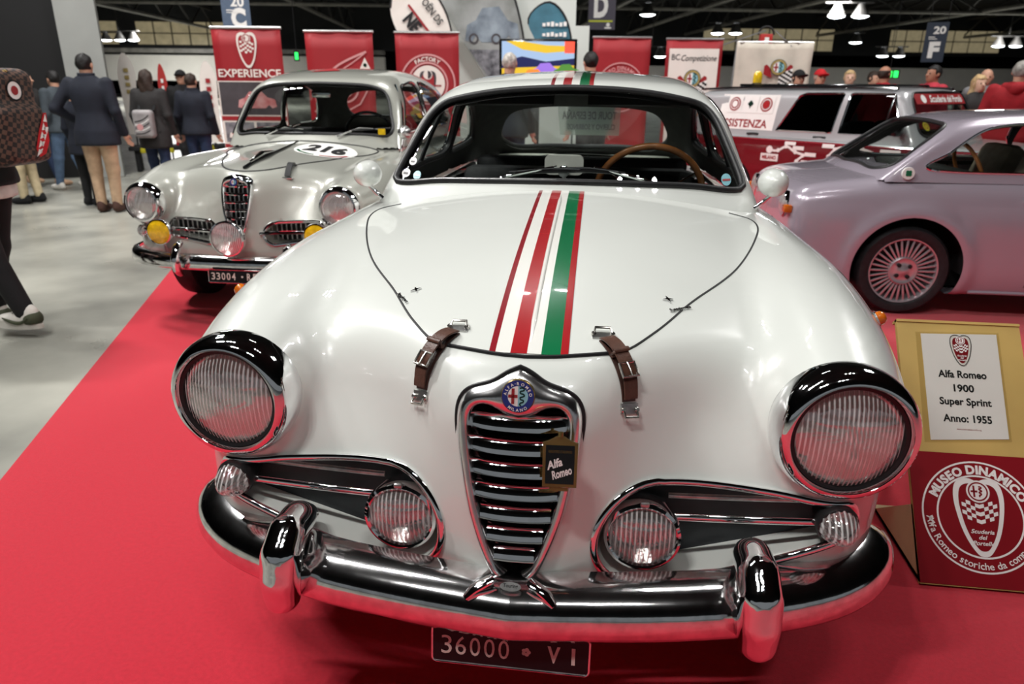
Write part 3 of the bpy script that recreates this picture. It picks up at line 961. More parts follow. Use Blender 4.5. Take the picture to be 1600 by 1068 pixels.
M['badge_blue'] = mat('badge_blue', srgb(34, 40, 120), 0.15, coat=1, noise=.1)
M['badge_gold'] = mat('badge_gold', srgb(150, 128, 78), 0.25, metal=.8, noise=.2)
M['badge_sky'] = mat('badge_sky', srgb(140, 196, 206), 0.15, coat=1, noise=.1)
M['badge_red'] = mat('badge_red', srgb(150, 30, 34), 0.2, coat=1, noise=.1)
M['snake'] = mat('snake', srgb(20, 44, 34), 0.2, noise=.2)
SNAKE = [(.10, .56), (.30, .60), (.42, .50), (.34, .40), (.18, .36), (.16, .24), (.34, .18), (.44, .08), (.30, -.02), (.16, -.08), (.20, -.20), (.38, -.26), (.36, -.38), (.2, -.44), (.14, -.56), (.24, -.62)]


def round_badge(name, fr, R, parent, ring='badge_blue', letters=True):
    b = MB().lathe([(0, .004), (R * .6, .0045), (R * .96, .004), (R, .0025), (R, -.006)], 40)
    b.v = [tuple(fr(x, y, z)) for x, y, z in b.v]
    o = b.build(name, 'badge_gold', parent, smooth=True)
    fl = lambda d: (lambda u, v: fr(u, v, d))
    flat_part('enamel_ring', *ring2d(.60 * R, .94 * R), fl(.0052), ring, o)
    half = np.array([(0.6 * R * math.sin(a), 0.6 * R * math.cos(a)) for a in np.linspace(0, PI, 24)])
    flat_part('enamel_field', half * np.array([-1, 1]), [tuple(range(24))], fl(.0052), 'white_print', o)
    flat_part('enamel_field', half, [tuple(range(24))[::-1]], fl(.0052), 'badge_sky', o)
    flat_part('cross', *merge2d(rect2d(-.38 * R, -.46 * R, -.20 * R, .46 * R), rect2d(-.57 * R, -.09 * R, -.02 * R, .09 * R)), fl(.0058), 'badge_red', o)
    flat_part('serpent', *stroke2d(smooth_open(np.array(SNAKE) * R * .86, 60), .085 * R), fl(.0058), 'snake', o)
    if letters:
        flat_part('lettering', *merge2d(arc_text('ALFA·ROMEO', .67 * R, .24 * R, 0, spread=3.2), arc_text('MILANO', .90 * R, .24 * R, PI, inside=True, spread=1.5)), fl(.0060), 'white_print', o)
    return o


fr = disc_frame((0, .128, .7725), (0, -1, .22))
round_badge('badge', fr, .0315, grille)
# club badge hung on the grille
fr = disc_frame((.083, .082, .668), (.05, -1, .22))
cb = [(-.031, -.046), (.031, -.046), (.032, .036), (.020, .040), (.008, .047), (0, .050), (-.008, .047), (-.020, .040), (-.032, .036)]
b = MB().prism(cb, 0, .006, lambda u, v, d: fr(u, v, d)); clubb = b.build('club_badge', 'badge_gold', grille)
flat_part('enamel_field', np.array([(-.026, -.040), (.026, -.040), (.026, .032), (-.026, .032)]), [(0, 1, 2, 3)], lambda u, v: fr(u, v, .0066), 'black_gloss', clubb)
tv, tf = text_fit('REGISTRO ITALIANO', .042, .005); flat_part('lettering', tv + np.array([0, .018]), tf, lambda u, v: fr(u, v, .0072), 'badge_gold', clubb)
for s_, w_, x_, y_ in (('Alfa', .030, -.008, -.010), ('Romeo', .038, .006, -.026)):
    tv, tf = text_fit(s_, w_, .016, shear=.3, bold=.03); tv = tv @ np.array([[math.cos(.35), math.sin(.35)], [-math.sin(.35), math.cos(.35)]])
    flat_part('lettering', tv + np.array([x_, y_]), tf, lambda u, v: fr(u, v, .0072), 'white_print', clubb)
MB().tube([fr(0, .047, .004), fr(0, .056, .004)], .005, 10).build('finial', 'badge_gold', clubb, smooth=True)
flat_part('number_tab', *rect2d(-.018, -.054, .016, -.047), lambda u, v: fr(u, v, .004), 'badge_gold', clubb)

# ---------------------------------------------------------------- side intakes, fog lamps, turn signals, headlamps
M['intake_dark'] = mat('intake_dark', srgb(52, 56, 58), 0.5, noise=.2)


def lens_dome(name, c, R, bulge, material, parent, axis=(0, -1, 0), ribs=0, rib_amp=0.0, nr=14, na=72, edge=.0, tip=False):
    """domed lens with moulded vertical flutes; axis is the outward direction"""
    ax = Vector(axis).normalized(); q = Vector((0, 0, 1)).rotation_difference(ax)
    up = Vector((0, 0, 1)); up = (up - ax * up.dot(ax)).normalized(); rt = up.cross(ax)
    V = []; F = []
    for i in range(nr + 1):
        r = R * i / nr
        for k in range(na):
            a = 2 * PI * k / na; u = r * math.cos(a); v = r * math.sin(a)
            h = bulge * (1 - (r / R) ** 2)
            if ribs: h += rib_amp * (abs(math.sin(ribs * PI * (u + .10 * R * math.sin(2.2 * v / R)) / (2 * R))) + (.5 * abs(math.sin(7 * v / R)) if v > .35 * R else 0)) * min(1, (1 - r / R) * 5)
            V.append(Vector(c) + rt * u + up * v + ax * (h + edge))
    for i in range(nr):
        for k in range(na): F.append((i * na + k, i * na + (k + 1) % na, (i + 1) * na + (k + 1) % na, (i + 1) * na + k))
    return mesh_obj(name, V, F, material, parent)


for sg in (1, -1):
    poly = resample_closed(intake_R * np.array([sg, 1]), 96)
    P = front_pts(hero_body, poly)
    it = empty('side_intake', parent=hero)
    MB().tube(P + np.array([0, -.003, 0]), .0085, 10, closed=True, flat=(1.0, .8)).build('intake_trim', 'chrome', it, smooth=True)
    cen = np.array([sg * .42, .48]); inner = cen + (poly - cen) * .965
    back = np.stack([inner[:, 0], np.full(96, .262), inner[:, 1]], 1)
    mesh_obj('intake_wall', *rows_mesh([P, (P + back) / 2, back]), 'white_paint', it)
    MB().prism([tuple(p) for p in inner], .0, .006, lambda u, v, d: (u, .258 + d, v)).build('intake_backing', 'intake_dark', it)
    for zz, yy, rr, mt, x0, x1 in ((.497, .205, .0085, 'chrome', .30, .60), (.528, .235, .0065, 'steel', .30, .56)):
        MB().tube([(sg * x, yy + .02 * ((x - .45) / .2) ** 2 * .2, zz + (x - .45) * .05) for x in np.linspace(x0, x1, 12)], rr, 10, flat=(1.0, .7)).build('intake_bar', mt, it, smooth=True)
    # fog lamp
    c = Vector((sg * .247, .170, .468)); ax = Vector((0, -1, .02)).normalized()
    fl = empty('fog_lamp', parent=hero)
    MB().lathe([(.030, -.085), (.058, -.07), (.072, -.035), (.0765, -.008), (.0775, .004), (.0755, .012), (.0695, .0155), (.066, .013), (.0655, .004)], 56, c, ax).build('lamp_rim', 'chrome', fl, smooth=True)
    lens_dome('lens', c + ax * .006, .0665, .020, 'fog_lens', fl, ax, ribs=15, rib_amp=.0045, nr=24, na=120)
    MB().lathe([(.0005, -.045), (.03, -.036), (.05, -.018), (.066, .004)], 48, c, ax).build('reflector', 'reflector', fl, smooth=True)
    MB().box(c + Vector((0, -.012, .0755)), (.018, .010, .012), bevel=.004).build('rim_clip', 'steel', fl, smooth=True)
    MB().tube([c + Vector((0, .05, 0)), Vector((sg * .247, .262, .455))], .03, 12).build('lamp_mount', 'black', fl)
    # turn signal: pointed ribbed glass
    c = Vector((sg * .619, .192, .512)); ts = empty('turn_signal', parent=hero)
    axt = Vector((sg * .12, -1, -.10)).normalized()
    MB().lathe([(.026, -.06), (.039, -.012), (.041, .0), (.039, .006), (.036, .007)], 40, c, axt).build('rubber_base', 'rubber', ts, smooth=True)
    q = Vector((0, 0, 1)).rotation_difference(axt); V = []; F = []; nn = 64
    for i in range(10):
        t = i / 9; r = .0355 * (1 - t ** 1.6) ** .8 + .0012; h = .006 + .050 * t
        for k in range(nn): a = 2 * PI * k / nn; rr = r * (1 + .045 * math.cos(a * 16)); V.append(c + q @ Vector((rr * math.cos(a), rr * math.sin(a), h)))
    for i in range(9):
        for k in range(nn): F.append((i * nn + k, i * nn + (k + 1) % nn, (i + 1) * nn + (k + 1) % nn, (i + 1) * nn + k))
    F.append(tuple(9 * nn + k for k in range(nn)))
    mesh_obj('lens', V, F, 'fog_lens', ts)
    MB().lathe([(.0005, -.02), (.022, -.010), (.0345, .006)], 32, c, axt).build('reflector', 'reflector', ts, smooth=True)
    # head lamp
    c = Vector((sg * .614, .208, .6925)); ah = Vector((sg * .05, -1, .02)).normalized(); hl = empty('headlamp', parent=hero)
    MB().lathe([(.128, -.075), (.1345, -.045), (.1360, -.02), (.1335, -.002), (.126, .014), (.1165, .022), (.1110, .0225), (.1075, .018), (.1065, .008)], 72, c, ah).build('lamp_rim', 'chrome', hl, smooth=True)
    MB().lathe([(.1075, .010), (.1060, .014), (.1000, .012), (.0975, .002)], 72, c, ah).build('lamp_gasket', 'rubber', hl, smooth=True)
    lens_dome('lens', c + ah * .008, .0995, .026, 'lens', hl, ah, ribs=26, rib_amp=.0034, nr=30, na=160)
    MB().lathe([(.0005, -.085), (.030, -.078), (.062, -.052), (.085, -.022), (.0995, .006)], 64, c, ah).build('reflector', 'reflector', hl, smooth=True)
    MB().lathe([(.0005, -.022), (.010, -.024), (.014, -.034), (.014, -.08)], 24, c, ah).build('bulb_shield', 'chrome', hl, smooth=True)

# ---------------------------------------------------------------- bumper
bp_half = [(0, .0), (.10, .009), (.25, .026), (.40, .053), (.54, .096), (.655, .150), (.738, .220), (.785, .300), (.797, .372)]
bh = smooth_open(bp_half, 46)
BSEC = [(.034, .316), (.014, .314), (.004, .320), (-.002, .334), (-.003, .352), (.000, .372), (.008, .387), (.022, .399), (.042, .408), (.066, .414), (.090, .416), (.092, .411), (.066, .404), (.040, .390), (.024, .365), (.022, .335)]


def bumper_rows(sg):
    R = []
    for i, (x, y) in enumerate(bh):
        a = bh[max(i - 1, 0)]; b = bh[min(i + 1, len(bh) - 1)]; t = (b - a) / np.linalg.norm(b - a)
        if i == 0: t = np.array([1.0, 0.03]); t /= np.linalg.norm(t)
        nrm = np.array([-t[1], t[0]])     # inwards
        if i == 0: nrm = np.array([0, 1.0])
        e = max(0, (i - 34) / 11.0); zl = .020 * e ** 1.5; zh = 1 - .10 * e * e
        sc = 1 - .62 * max(0, (i - 42) / 3.0) ** 2 * .6
        rise = 0.012 * min(1, i / 45) - 0.0
        row = []
        for (o, z) in BSEC:
            zz = .366 + (z - .366) * sc + rise
            oo = o if o < .03 else .03 + (o - .03) * (1 - .55 * e)
            row.append((sg * (x + nrm[0] * oo), y + nrm[1] * oo, zz))
        R.append(row)
    return R


bump = empty('bumper', parent=hero)
for sg in (1, -1):
    R = bumper_rows(sg); V, F = rows_mesh(R); n = len(BSEC)
    fs = [tuple(f) for f in F] + [tuple((len(R) - 1) * n + k for k in range(n))]
    o = mesh_obj('bumper_blade', V, fs, 'chrome_worn', bump, autosmooth=60); fix_normals(o)
    # pointed upper horn at the end of the blade
    # overrider
    def orid(x, y, z, sg=sg):
        ch = [(sg * .458, .062, .318, .020), (sg * .458, .034, .350, .028), (sg * .456, .030, .395, .031), (sg * .455, .044, .440, .033), (sg * .454, .080, .468, .031), (sg * .452, .125, .470, .028), (sg * .450, .16, .455, .024)]
        return cone_chain(x, y, z, ch, .03)
    V, Q = surface_nets(orid, (sg * .455 - .05, -.02, .28), (sg * .455 + .05, .20, .52), .006)
    mesh_obj('overrider', V, Q, 'chrome', bump, subsurf=1)
    # ribs under the grille
    MB().tube([(sg * .035, .050, .425), (sg * .050, .040, .421), (sg * .070, .030, .412), (sg * .085, .018, .400)], [.009, .010, .010, .006], 10, flat=(.7, 1.2)).build('bumper_rib', 'chrome', bump, smooth=True)
fr = disc_frame((0, .038, .4185), (0, -.75, .66))
b = MB().prism([(.020 * math.cos(a), .0085 * math.sin(a)) for a in np.linspace(0, 2 * PI, 28, endpoint=False)], -.004, .003, lambda u, v, d: fr(u, v, d)); ob = b.build('maker_plate', 'steel', bump)
tv, tf = text_fit('Touring', .028, .009, bold=.02); flat_part('lettering', tv + np.array([0, -.004]), tf, lambda u, v: fr(u, v, .0036), 'black_print', ob)

# number plate
pl = empty('license_plate', parent=hero)
fr = disc_frame((.0, .035, .270), (0.0, -1, .16))
rr = lambda w, h, r, n=6: [(sx * (w / 2 - r) + r * math.cos(a), sy * (h / 2 - r) + r * math.sin(a)) for sx, sy, a0 in ((1, 1, 0), (-1, 1, PI / 2), (-1, -1, PI), (1, -1, 1.5 * PI)) for a in np.linspace(a0, a0 + PI / 2, n)]
MB().prism(rr(.310, .078, .010), -.004, .0, lambda u, v, d: fr(u, v, d)).build('plate_panel', 'plate_black', pl)
MB().tube([fr(u, v, .0) for u, v in rr(.310, .078, .010)], .0024, 8, closed=True).build('plate_border', 'chrome_worn', pl, smooth=True)
x = -.126
for ch in '36000':
    tv, tf = text_fit(ch, .021, .040); flat_part('plate_digit', tv + np.array([x, -.020]), tf, lambda u, v: fr(u, v, .0012), 'plate_digit', pl); x += .0285
flat_part('plate_emblem', *merge2d(*[disc2d(.0042, 12, (.032 + .0052 * math.cos(a), .0052 * math.sin(a))) for a in np.linspace(0, 2 * PI, 5, endpoint=False)]), lambda u, v: fr(u, v, .0012), 'plate_digit', pl)
for ch, w_, x_ in (('V', .025, .086), ('I', .007, .124)):
    tv, tf = text_fit(ch, w_, .036, bold=.03); flat_part('plate_digit', tv + np.array([x_, -.018]), tf, lambda u, v: fr(u, v, .0012), 'plate_digit', pl)
for sx in (-.1, .1): MB().tube([fr(sx, .03, -.004), fr(sx, .05, -.03)], .004, 8).build('plate_bracket', 'black', pl)

# ---------------------------------------------------------------- leather hood straps
M['buckle'] = mat('buckle', (.62, .60, .56), .22, metal=1.0, noise=.25, nscale=80)
for sg in (1, -1):
    st = empty('hood_strap', parent=hero)
    A = top_pts(hero_body, [(sg * .150, .318)])[0]; B = front_pts(hero_body, [(sg * .206, .722)])[0]
    nA = field_grad(hero_body, [A])[0]; nB = field_grad(hero_body, [B])[0]
    A, B, nA, nB = map(Vector, (A, B, nA, nB)); d = (B - A).normalized()
    mid = (A + B) / 2; nm = (nA + nB).normalized()
    for (C, nC, sgn, wv) in ((A, nA, -1, .046), (B, nB, 1, .040)):
        t = (d - nC * d.dot(nC)).normalized(); w = t.cross(nC)
        w = (w + t * (-.30 * sg * (1 if sgn < 0 else .15))).normalized() if w.length else w
        t2 = nC.cross(w).normalized(); t2 = t2 if t2.dot(t) > 0 else -t2
        f3 = lambda a, b, c_: C + w * a + t2 * b * 1.0 + nC * c_
        plate = MB().prism([(-wv / 2, -.010), (wv / 2, -.010), (wv / 2, .010), (-wv / 2, .010)], .0, .003, lambda u, v_, dd: f3(u, v_ * 1.0, dd)).build('strap_plate', 'steel', st)
        for k in (-1, 1):
            MB().lathe([(.0001, .006), (.004, .006), (.0055, .0045), (.0055, 0)], 14, f3(k * (wv / 2 - .004), -.002 * sgn * -1, .002), nC).build('screw', 'buckle', plate, smooth=True)
        e = .013 * (-sgn)   # loop towards the strap
        L = [f3(-(wv / 2 - .004), 0, .004), f3(-.015, .016 * -sgn * -1 * (-1) * -1, .010), f3(.015, .016 * -sgn * -1 * (-1) * -1, .010), f3(wv / 2 - .004, 0, .004)]
        MB().tube(L, .0030, 8).build('strap_loop', 'buckle', st, smooth=True)
    # two layers of leather bowed above the body
    N = 26; cen = []; nrm = []
    for i in range(N):
        t = i / (N - 1); p = A + (B - A) * t; p = p + d * (.016 - .032 * t)
        bow = 4 * t * (1 - t); nn = (nA * (1 - t) + nB * t).normalized()
        cen.append(p + nn * (.008 + .026 * bow)); nrm.append(nn)
    secL = [(-.0150, -.0018), (.0150, -.0018), (.0157, 0), (.0150, .0018), (-.0150, .0018), (-.0157, 0)]
    MB().sweep([c - n * (.006 * 4 * (i / (N - 1)) * (1 - i / (N - 1))) for i, (c, n) in enumerate(zip(cen, nrm))], secL, nrm).build('strap_under', 'leather_dark', st, smooth=True)
    up_ = [c + n * (.006 + .007 * math.sin(PI * min(1, i / (N - 1) * 1.2))) for i, (c, n) in enumerate(zip(cen, nrm))]
    MB().sweep(up_[:20], secL, nrm[:20]).build('strap', 'leather', st, smooth=True)
    k0 = 9; f4 = lambda i, a, h: up_[i] + (up_[min(i + 1, N - 1)] - up_[i - 1]).normalized().cross(nrm[i]) * a + nrm[i] * h
    kp = [f4(k0, a, h) for a, h in ((-.0155, -.012), (.0155, -.012), (.0160, .0045), (-.0160, .0045))]
    MB().tube(kp, .0030, 8, closed=True, flat=(1.0, 1.9), up=tuple(nrm[k0])).build('strap_keeper', 'leather', st, smooth=True)
    a0, a1 = 13, 17
    bk = [f4(a0, -.0165, .001), f4(a0, .0165, .001), f4(a1, .0180, .005), f4(a1, -.0180, .005)]
    MB().tube(densify(bk, .008), .0027, 8, closed=True).build('buckle_frame', 'buckle', st, smooth=True)
    MB().tube([f4(a0, 0, .003), f4(15, 0, .006), f4(a1, 0, .009)], .0019, 8).build('buckle_prong', 'buckle', st, smooth=True)
    MB().sweep(up_[16:25], secL, nrm[16:25]).build('strap_end', 'leather', st, smooth=True)

# ---------------------------------------------------------------- hood scripts
for sg, x0, y0, dirx, ang in ((1, .318, .462, 1, .62), (-1, -.312, .455, 1, -.95)):
    tv, tf = text_fit('Superleggera', .060, .011, shear=.35, bold=.025)
    ca, sa = math.cos(ang), math.sin(ang); Rm = np.array([[ca, sa], [-sa, ca]])
    sc = np.array([(x0, y0)]) + tv @ Rm
    P = top_pts(hero_body, sc, .004); o = mesh_obj('script_badge', P, tf, 'chrome_worn', hero, smooth=False)
    md = o.modifiers.new('s', 'SOLIDIFY'); md.thickness = .004
    sx, sy = (x0 - sg * .028, y0 + .035)
    star = [(sx + (.013 if k % 2 == 0 else .004) * math.cos(k * PI / 4 + .4), sy + (.013 if k % 2 == 0 else .004) * math.sin(k * PI / 4 + .4)) for k in range(8)]
    P = top_pts(hero_body, star, .004); o = mesh_obj('script_star', P, [tuple(range(8))], 'chrome_worn', hero, smooth=False)
    md = o.modifiers.new('s', 'SOLIDIFY'); md.thickness = .004

# side repeaters
for sg in (1, -1):
    P = side_pts(hero_body, [(.62, .80)], sg)[0]; n = field_grad(hero_body, [P])[0]
    MB().lathe([(.018, -.004), (.020, .004)], 24, P, n).build('repeater_base', 'chrome', hero, smooth=True)
    MB().lathe([(.017, .003), (.016, .014), (.010, .021), (.0005, .023)], 24, P, n).build('side_repeater', 'orange_lens', hero, smooth=True)

# ---------------------------------------------------------------- cabin
ws_half = [(0, 1.022), (.15, 1.020), (.30, 1.015), (.45, 1.005), (.555, .994), (.583, 1.000), (.579, 1.030), (.562, 1.075), (.535, 1.142), (.506, 1.203), (.468, 1.242), (.404, 1.264), (.30, 1.283), (.158, 1.297), (0, 1.302)]
ws_poly = mirror_half(smooth_open(ws_half, 80))
rw_half = [(0, .972), (.30, .972), (.43, .985), (.475, 1.03), (.455, 1.11), (.40, 1.18), (.30, 1.212), (0, 1.225)]
rw_poly = mirror_half(smooth_open(rw_half, 50))
sw1 = smooth_closed([(1.58, 1.03), (1.66, 1.14), (1.76, 1.225), (1.90, 1.262), (2.10, 1.272), (2.24, 1.268), (2.27, 1.20), (2.29, 1.03), (1.9, 1.02)], 90)
sw2 = smooth_closed([(2.355, 1.03), (2.345, 1.15), (2.34, 1.245), (2.44, 1.245), (2.58, 1.20), (2.70, 1.12), (2.74, 1.05), (2.56, 1.025)], 80)
CV, CQ = surface_nets(hero_cabin, (-.72, 1.08, .86), (.72, 3.66, 1.42), .0135)
keep = CV[CQ].mean(1)[:, 2] > .925
CQ = CQ[keep]
wsQ, CQ = split_mesh(CV, CQ, hero_cabin, ws_poly, [0, 2], lambda C: (C[:, 1] < 1.9))
rwQ, CQ = split_mesh(CV, CQ, hero_cabin, rw_poly, [0, 2], lambda C: (C[:, 1] > 2.5))
side_glass = []
for sg in (1, -1):
    for poly in (sw1, sw2):
        a, CQ = split_mesh(CV, CQ, hero_cabin, poly, [1, 2], lambda C, sg=sg: C[:, 0] * sg > .25)
        side_glass.append((sg, poly, a))
v, q = compact(CV, CQ)
mesh_obj('roof', v, q, 'white_paint', hero)
n = field_grad(hero_cabin, v); mesh_obj('headliner', v - n * .022, q[:, ::-1], 'headliner', hero)


def glass_part(name, V, Q, fn, parent, material='glass', off=-.008):
    v, q = compact(V, Q); n = field_grad(fn, v); return mesh_obj(name, v + n * off, q, material, parent)


glass_part('windshield', CV, wsQ, hero_cabin, hero)
glass_part('rear_window', CV, rwQ, hero_cabin, hero)
for sg, poly, a in side_glass:
    glass_part('side_window', CV, a, hero_cabin, hero)
    MB().tube(side_pts(hero_cabin, poly, sg), .007, 8, closed=True).build('window_trim', 'chrome', hero, smooth=True)
    MB().tube(side_pts(hero_cabin, poly, sg, -.020), .012, 8, closed=True).build('window_frame', 'black', hero, smooth=True)
wp = resample_closed(ws_poly, 140)


def ws_pts(off):
    P = np.stack([wp[:, 0], np.zeros(140), wp[:, 1]], 1); O = P.copy(); O[:, 1] = .9
    P = ray_hit(hero_cabin, O, np.tile([0, 1., 0], (140, 1)), 1.4); return P + field_grad(hero_cabin, P) * off


MB().tube(ws_pts(.001), .0115, 10, closed=True).build('windshield_seal', 'rubber', hero, smooth=True)
MB().tube(ws_pts(.010), .0022, 6, closed=True).build('windshield_bead', 'steel', hero, smooth=True)
O = np.stack([rw_poly[:, 0], np.full(len(rw_poly), 4.0), rw_poly[:, 1]], 1)
RWP = ray_hit(hero_cabin, O, np.tile([0, -1., 0], (len(O), 1)), 1.8)
MB().tube(RWP, .012, 8, closed=True).build('rear_window_seal', 'rubber', hero, smooth=True)
# roof stripes
O_ = [-.084, -.071, -.041, -.011, .018, .052, .067]
for k in range(6):
    ribbon('roof_stripe', hero_cabin, O_[k] + .012, O_[k + 1] + .012, np.linspace(1.612, 2.62, 30), SM[k], hero, hit=lambda f, r, o: top_pts(f, r, o, 1.6, .6))

# vent window dividers, sun visors
for sg in (1, -1):
    P = side_pts(hero_cabin, [(1.80, 1.02), (1.84, 1.12), (1.89, 1.25)], sg, -.016); MB().tube(P, .010, 8, flat=(1, .7)).build('vent_divider', 'black', hero, smooth=True)
    P = side_pts(hero_cabin, [(1.815, 1.02), (1.855, 1.12), (1.905, 1.25)], sg, -.012); MB().tube(P, .004, 8).build('vent_bar', 'chrome', hero, smooth=True)
    MB().box((sg * .24, 1.665, 1.268), (.36, .10, .012), bevel=.005, rot=Matrix.Rotation(.55, 3, 'X')).build('sun_visor', 'headliner', hero, smooth=True)

# interior
M['dash'] = mat('dash', srgb(60, 62, 60), .5, noise=.2)
M['shelf_cloth'] = mat('shelf_cloth', srgb(170, 172, 160), .8, noise=.15)
M['seat'] = mat('seat', srgb(40, 40, 42), .6, noise=.2, bump=.1)
inn = empty('interior', parent=hero)
mb = MB(); xs = np.linspace(-.56, .56, 15)
rws = []
for yy, zz in ((1.28, .975), (1.36, .985), (1.48, .985), (1.58, .975), (1.63, .945), (1.64, .90), (1.64, .70)):
    rws.append([(x, yy + .40 * x * x * (1 if yy < 1.5 else .15), zz - .05 * x * x) for x in xs])
V, F = rows_mesh(rws, closed=False); mesh_obj('dashboard', V, F, 'dash', inn)
MB().box((0, 2.2, .24), (1.3, 2.2, .03)).build('floor_pan', 'interior', inn)
for sg in (1, -1): MB().box((sg * .60, 2.25, .58), (.03, 1.4, .66), bevel=.01).build('door_panel', 'interior', inn)
MB().box((0, 3.06, .915), (1.0, .5, .03), bevel=.01).build('parcel_shelf', 'shelf_cloth', inn)
MB().box((0, 2.80, .66), (1.10, .12, .60), bevel=.03).build('rear_seat_back', 'seat', inn, smooth=True)
for sg in (1, -1):
    MB().box((sg * .31, 2.02, .40), (.46, .50, .16), bevel=.05).build('seat_cushion', 'seat', inn, smooth=True)
    MB().box((sg * .31, 2.30, .68), (.46, .13, .56), bevel=.055, rot=Matrix.Rotation(-.20, 3, 'X')).build('seat_back', 'seat', inn, smooth=True)
# steering wheel with wooden rim
sw = empty('steering_wheel', parent=inn); fr = disc_frame((.300, 1.70, .925), (-.02, 1, .42), (0, 0, 1))
MB().tube(circle_pts((0, 0), .198, 64, lambda u, v_: fr(u, v_)), .0125, 10, closed=True).build('wheel_rim', 'wood_rim', sw, smooth=True)
for a in (PI / 2 + PI, PI / 6, 5 * PI / 6):
    MB().tube([fr(0, 0, -.03), fr(.19 * math.cos(a), .19 * math.sin(a), 0)], .009, 8, flat=(.4, 1.3)).build('wheel_spoke', 'chrome', sw, smooth=True)
MB().lathe([(.045, -.05), (.05, -.02), (.035, -.008), (.0005, -.004)], 28, fr(0, 0, 0), (-.02, 1, .42)).build('wheel_hub', 'black_gloss', sw, smooth=True)
MB().tube([fr(0, 0, -.04), (.30, 1.42, .80)], .022, 12).build('steering_column', 'black', sw, smooth=True)
# dash mirror
M['mirror_grey'] = mat('mirror_grey', srgb(206, 203, 196), .35, noise=.06)
mb = MB().prism(rr(.132, .066, .018), -.012, .012, lambda u, v_, d: (u - .005, 1.435 + d, 1.055 + v_)); dm = mb.build('dash_mirror', 'mirror_grey', inn, smooth=True, autosmooth=30)
MB().tube([(-.005, 1.44, 1.03), (-.005, 1.45, .985)], .008, 8).build('mirror_stem', 'chrome', dm, smooth=True)
MB().lathe([(.02, -.002), (.02, .006), (.012, .012), (.0005, .013)], 24, (-.005, 1.422, 1.035), (0, -1, 0)).build('mirror_pivot', 'chrome', dm, smooth=True)
# sun strip on the rear window, printed on the outside so it reads backwards from here
M['sun_strip'] = mat('sun_strip', srgb(150, 166, 150), .5, alpha=.55, noise=.05)
def rw_at(u, z, off):
    P = ray_hit(hero_cabin, np.array([[u, 4.0, z]]), np.array([[0, -1., 0]]), 1.8)[0]; return P
us = np.linspace(-.14, .20, 12); zs = np.linspace(1.04, 1.215, 6)
O = np.array([(u, 4.0, z) for z in zs for u in us]); P = ray_hit(hero_cabin, O, np.tile([0, -1., 0], (len(O), 1)), 1.8) + np.array([0, .004, .002])
F = [(j * 12 + i, j * 12 + i + 1, (j + 1) * 12 + i + 1, (j + 1) * 12 + i) for j in range(5) for i in range(11)]
ss = mesh_obj('sun_strip', P, F, 'sun_strip', hero)
for s_, w_, h_, z_, u_ in (('TOUR DE ESPAÑA', .30, .055, 1.135, .03), ('CUERVO Y SOBRINOS', .27, .034, 1.075, .04)):
    tv, tf = text_fit(s_, w_, h_, bold=.025); O = np.stack([u_ - tv[:, 0], np.full(len(tv), 4.0), z_ + tv[:, 1]], 1)
    P = ray_hit(hero_cabin, O, np.tile([0, -1., 0], (len(O), 1)), 1.8) + np.array([0, .0005, .0003]); mesh_obj('lettering', P, tf, 'black_print', ss, smooth=False)

# wipers
for (x0, tip, b0, b1) in ((-.245, (-.02, 1.290, 1.064), (-.175, 1.285, 1.042), (.105, 1.285, 1.052)), (.330, (.10, 1.295, 1.064), (-.03, 1.280, 1.056), (.20, 1.292, 1.046))):
    wpz = empty('wiper', parent=hero)
    p0 = Vector(top_pts(hero_body, [(x0, 1.235 + .5 * x0 * x0)])[0])
    MB().lathe([(.012, 0), (.012, .010), (.008, .018), (.0005, .020)], 16, p0, (0, -.3, 1)).build('wiper_pivot', 'chrome', wpz, smooth=True)
    q0 = p0 + Vector((0, 0, .022)); tp = Vector(tip)
    MB().tube([q0 + (q0 - tp) * .03, q0 + (tp - q0) * .3 + Vector((0, -.012, .008)), tp], [.010, .0085, .005], 8, flat=(.7, 1.3)).build('wiper_arm', 'chrome', wpz, smooth=True)
    a, b = Vector(b0), Vector(b1); m = (a + b) / 2 + Vector((0, -.008, .004))
    MB().tube([a, m, b], [.003, .0055, .003], 8, flat=(1.4, .8)).build('wiper_blade', 'rubber', wpz, smooth=True)
    MB().tube([a + (b - a) * .1 + Vector((0, -.006, .006)), m + Vector((0, -.006, .009)), a + (b - a) * .9 + Vector((0, -.006, .006))], .0025, 6).build('wiper_bridge', 'chrome', wpz, smooth=True)

# door mirrors
for sg in (1, -1):
    mr = empty('door_mirror', parent=hero); c = Vector((sg * .672, 1.335, 1.022))
    fm = lambda x, y, z, c=c: smax(ellipsoid(x, y, z, (c.x, c.y + .01, c.z), (.047, .075, .045)), y - (c.y + .030), .012)
    V, Q = surface_nets(fm, (c.x - .06, c.y - .08, c.z - .06), (c.x + .06, c.y + .06, c.z + .06), .007)
    mesh_obj('mirror_shell', V, Q, 'white_paint', mr, subsurf=1)
    MB().lathe([(.0005, 0), (.037, 0), (.040, -.004)], 32, (c.x, c.y + .032, c.z), (0, 1, 0)).build('mirror_glass', 'chrome', mr)
    MB().tube([(c.x - sg * .005, c.y + .005, c.z - .042), (c.x - sg * .028, c.y + .0, c.z - .062), (c.x - sg * .055, c.y + .0, c.z - .085)], [.006, .007, .008], 10).build('mirror_stem', 'chrome', mr, smooth=True)

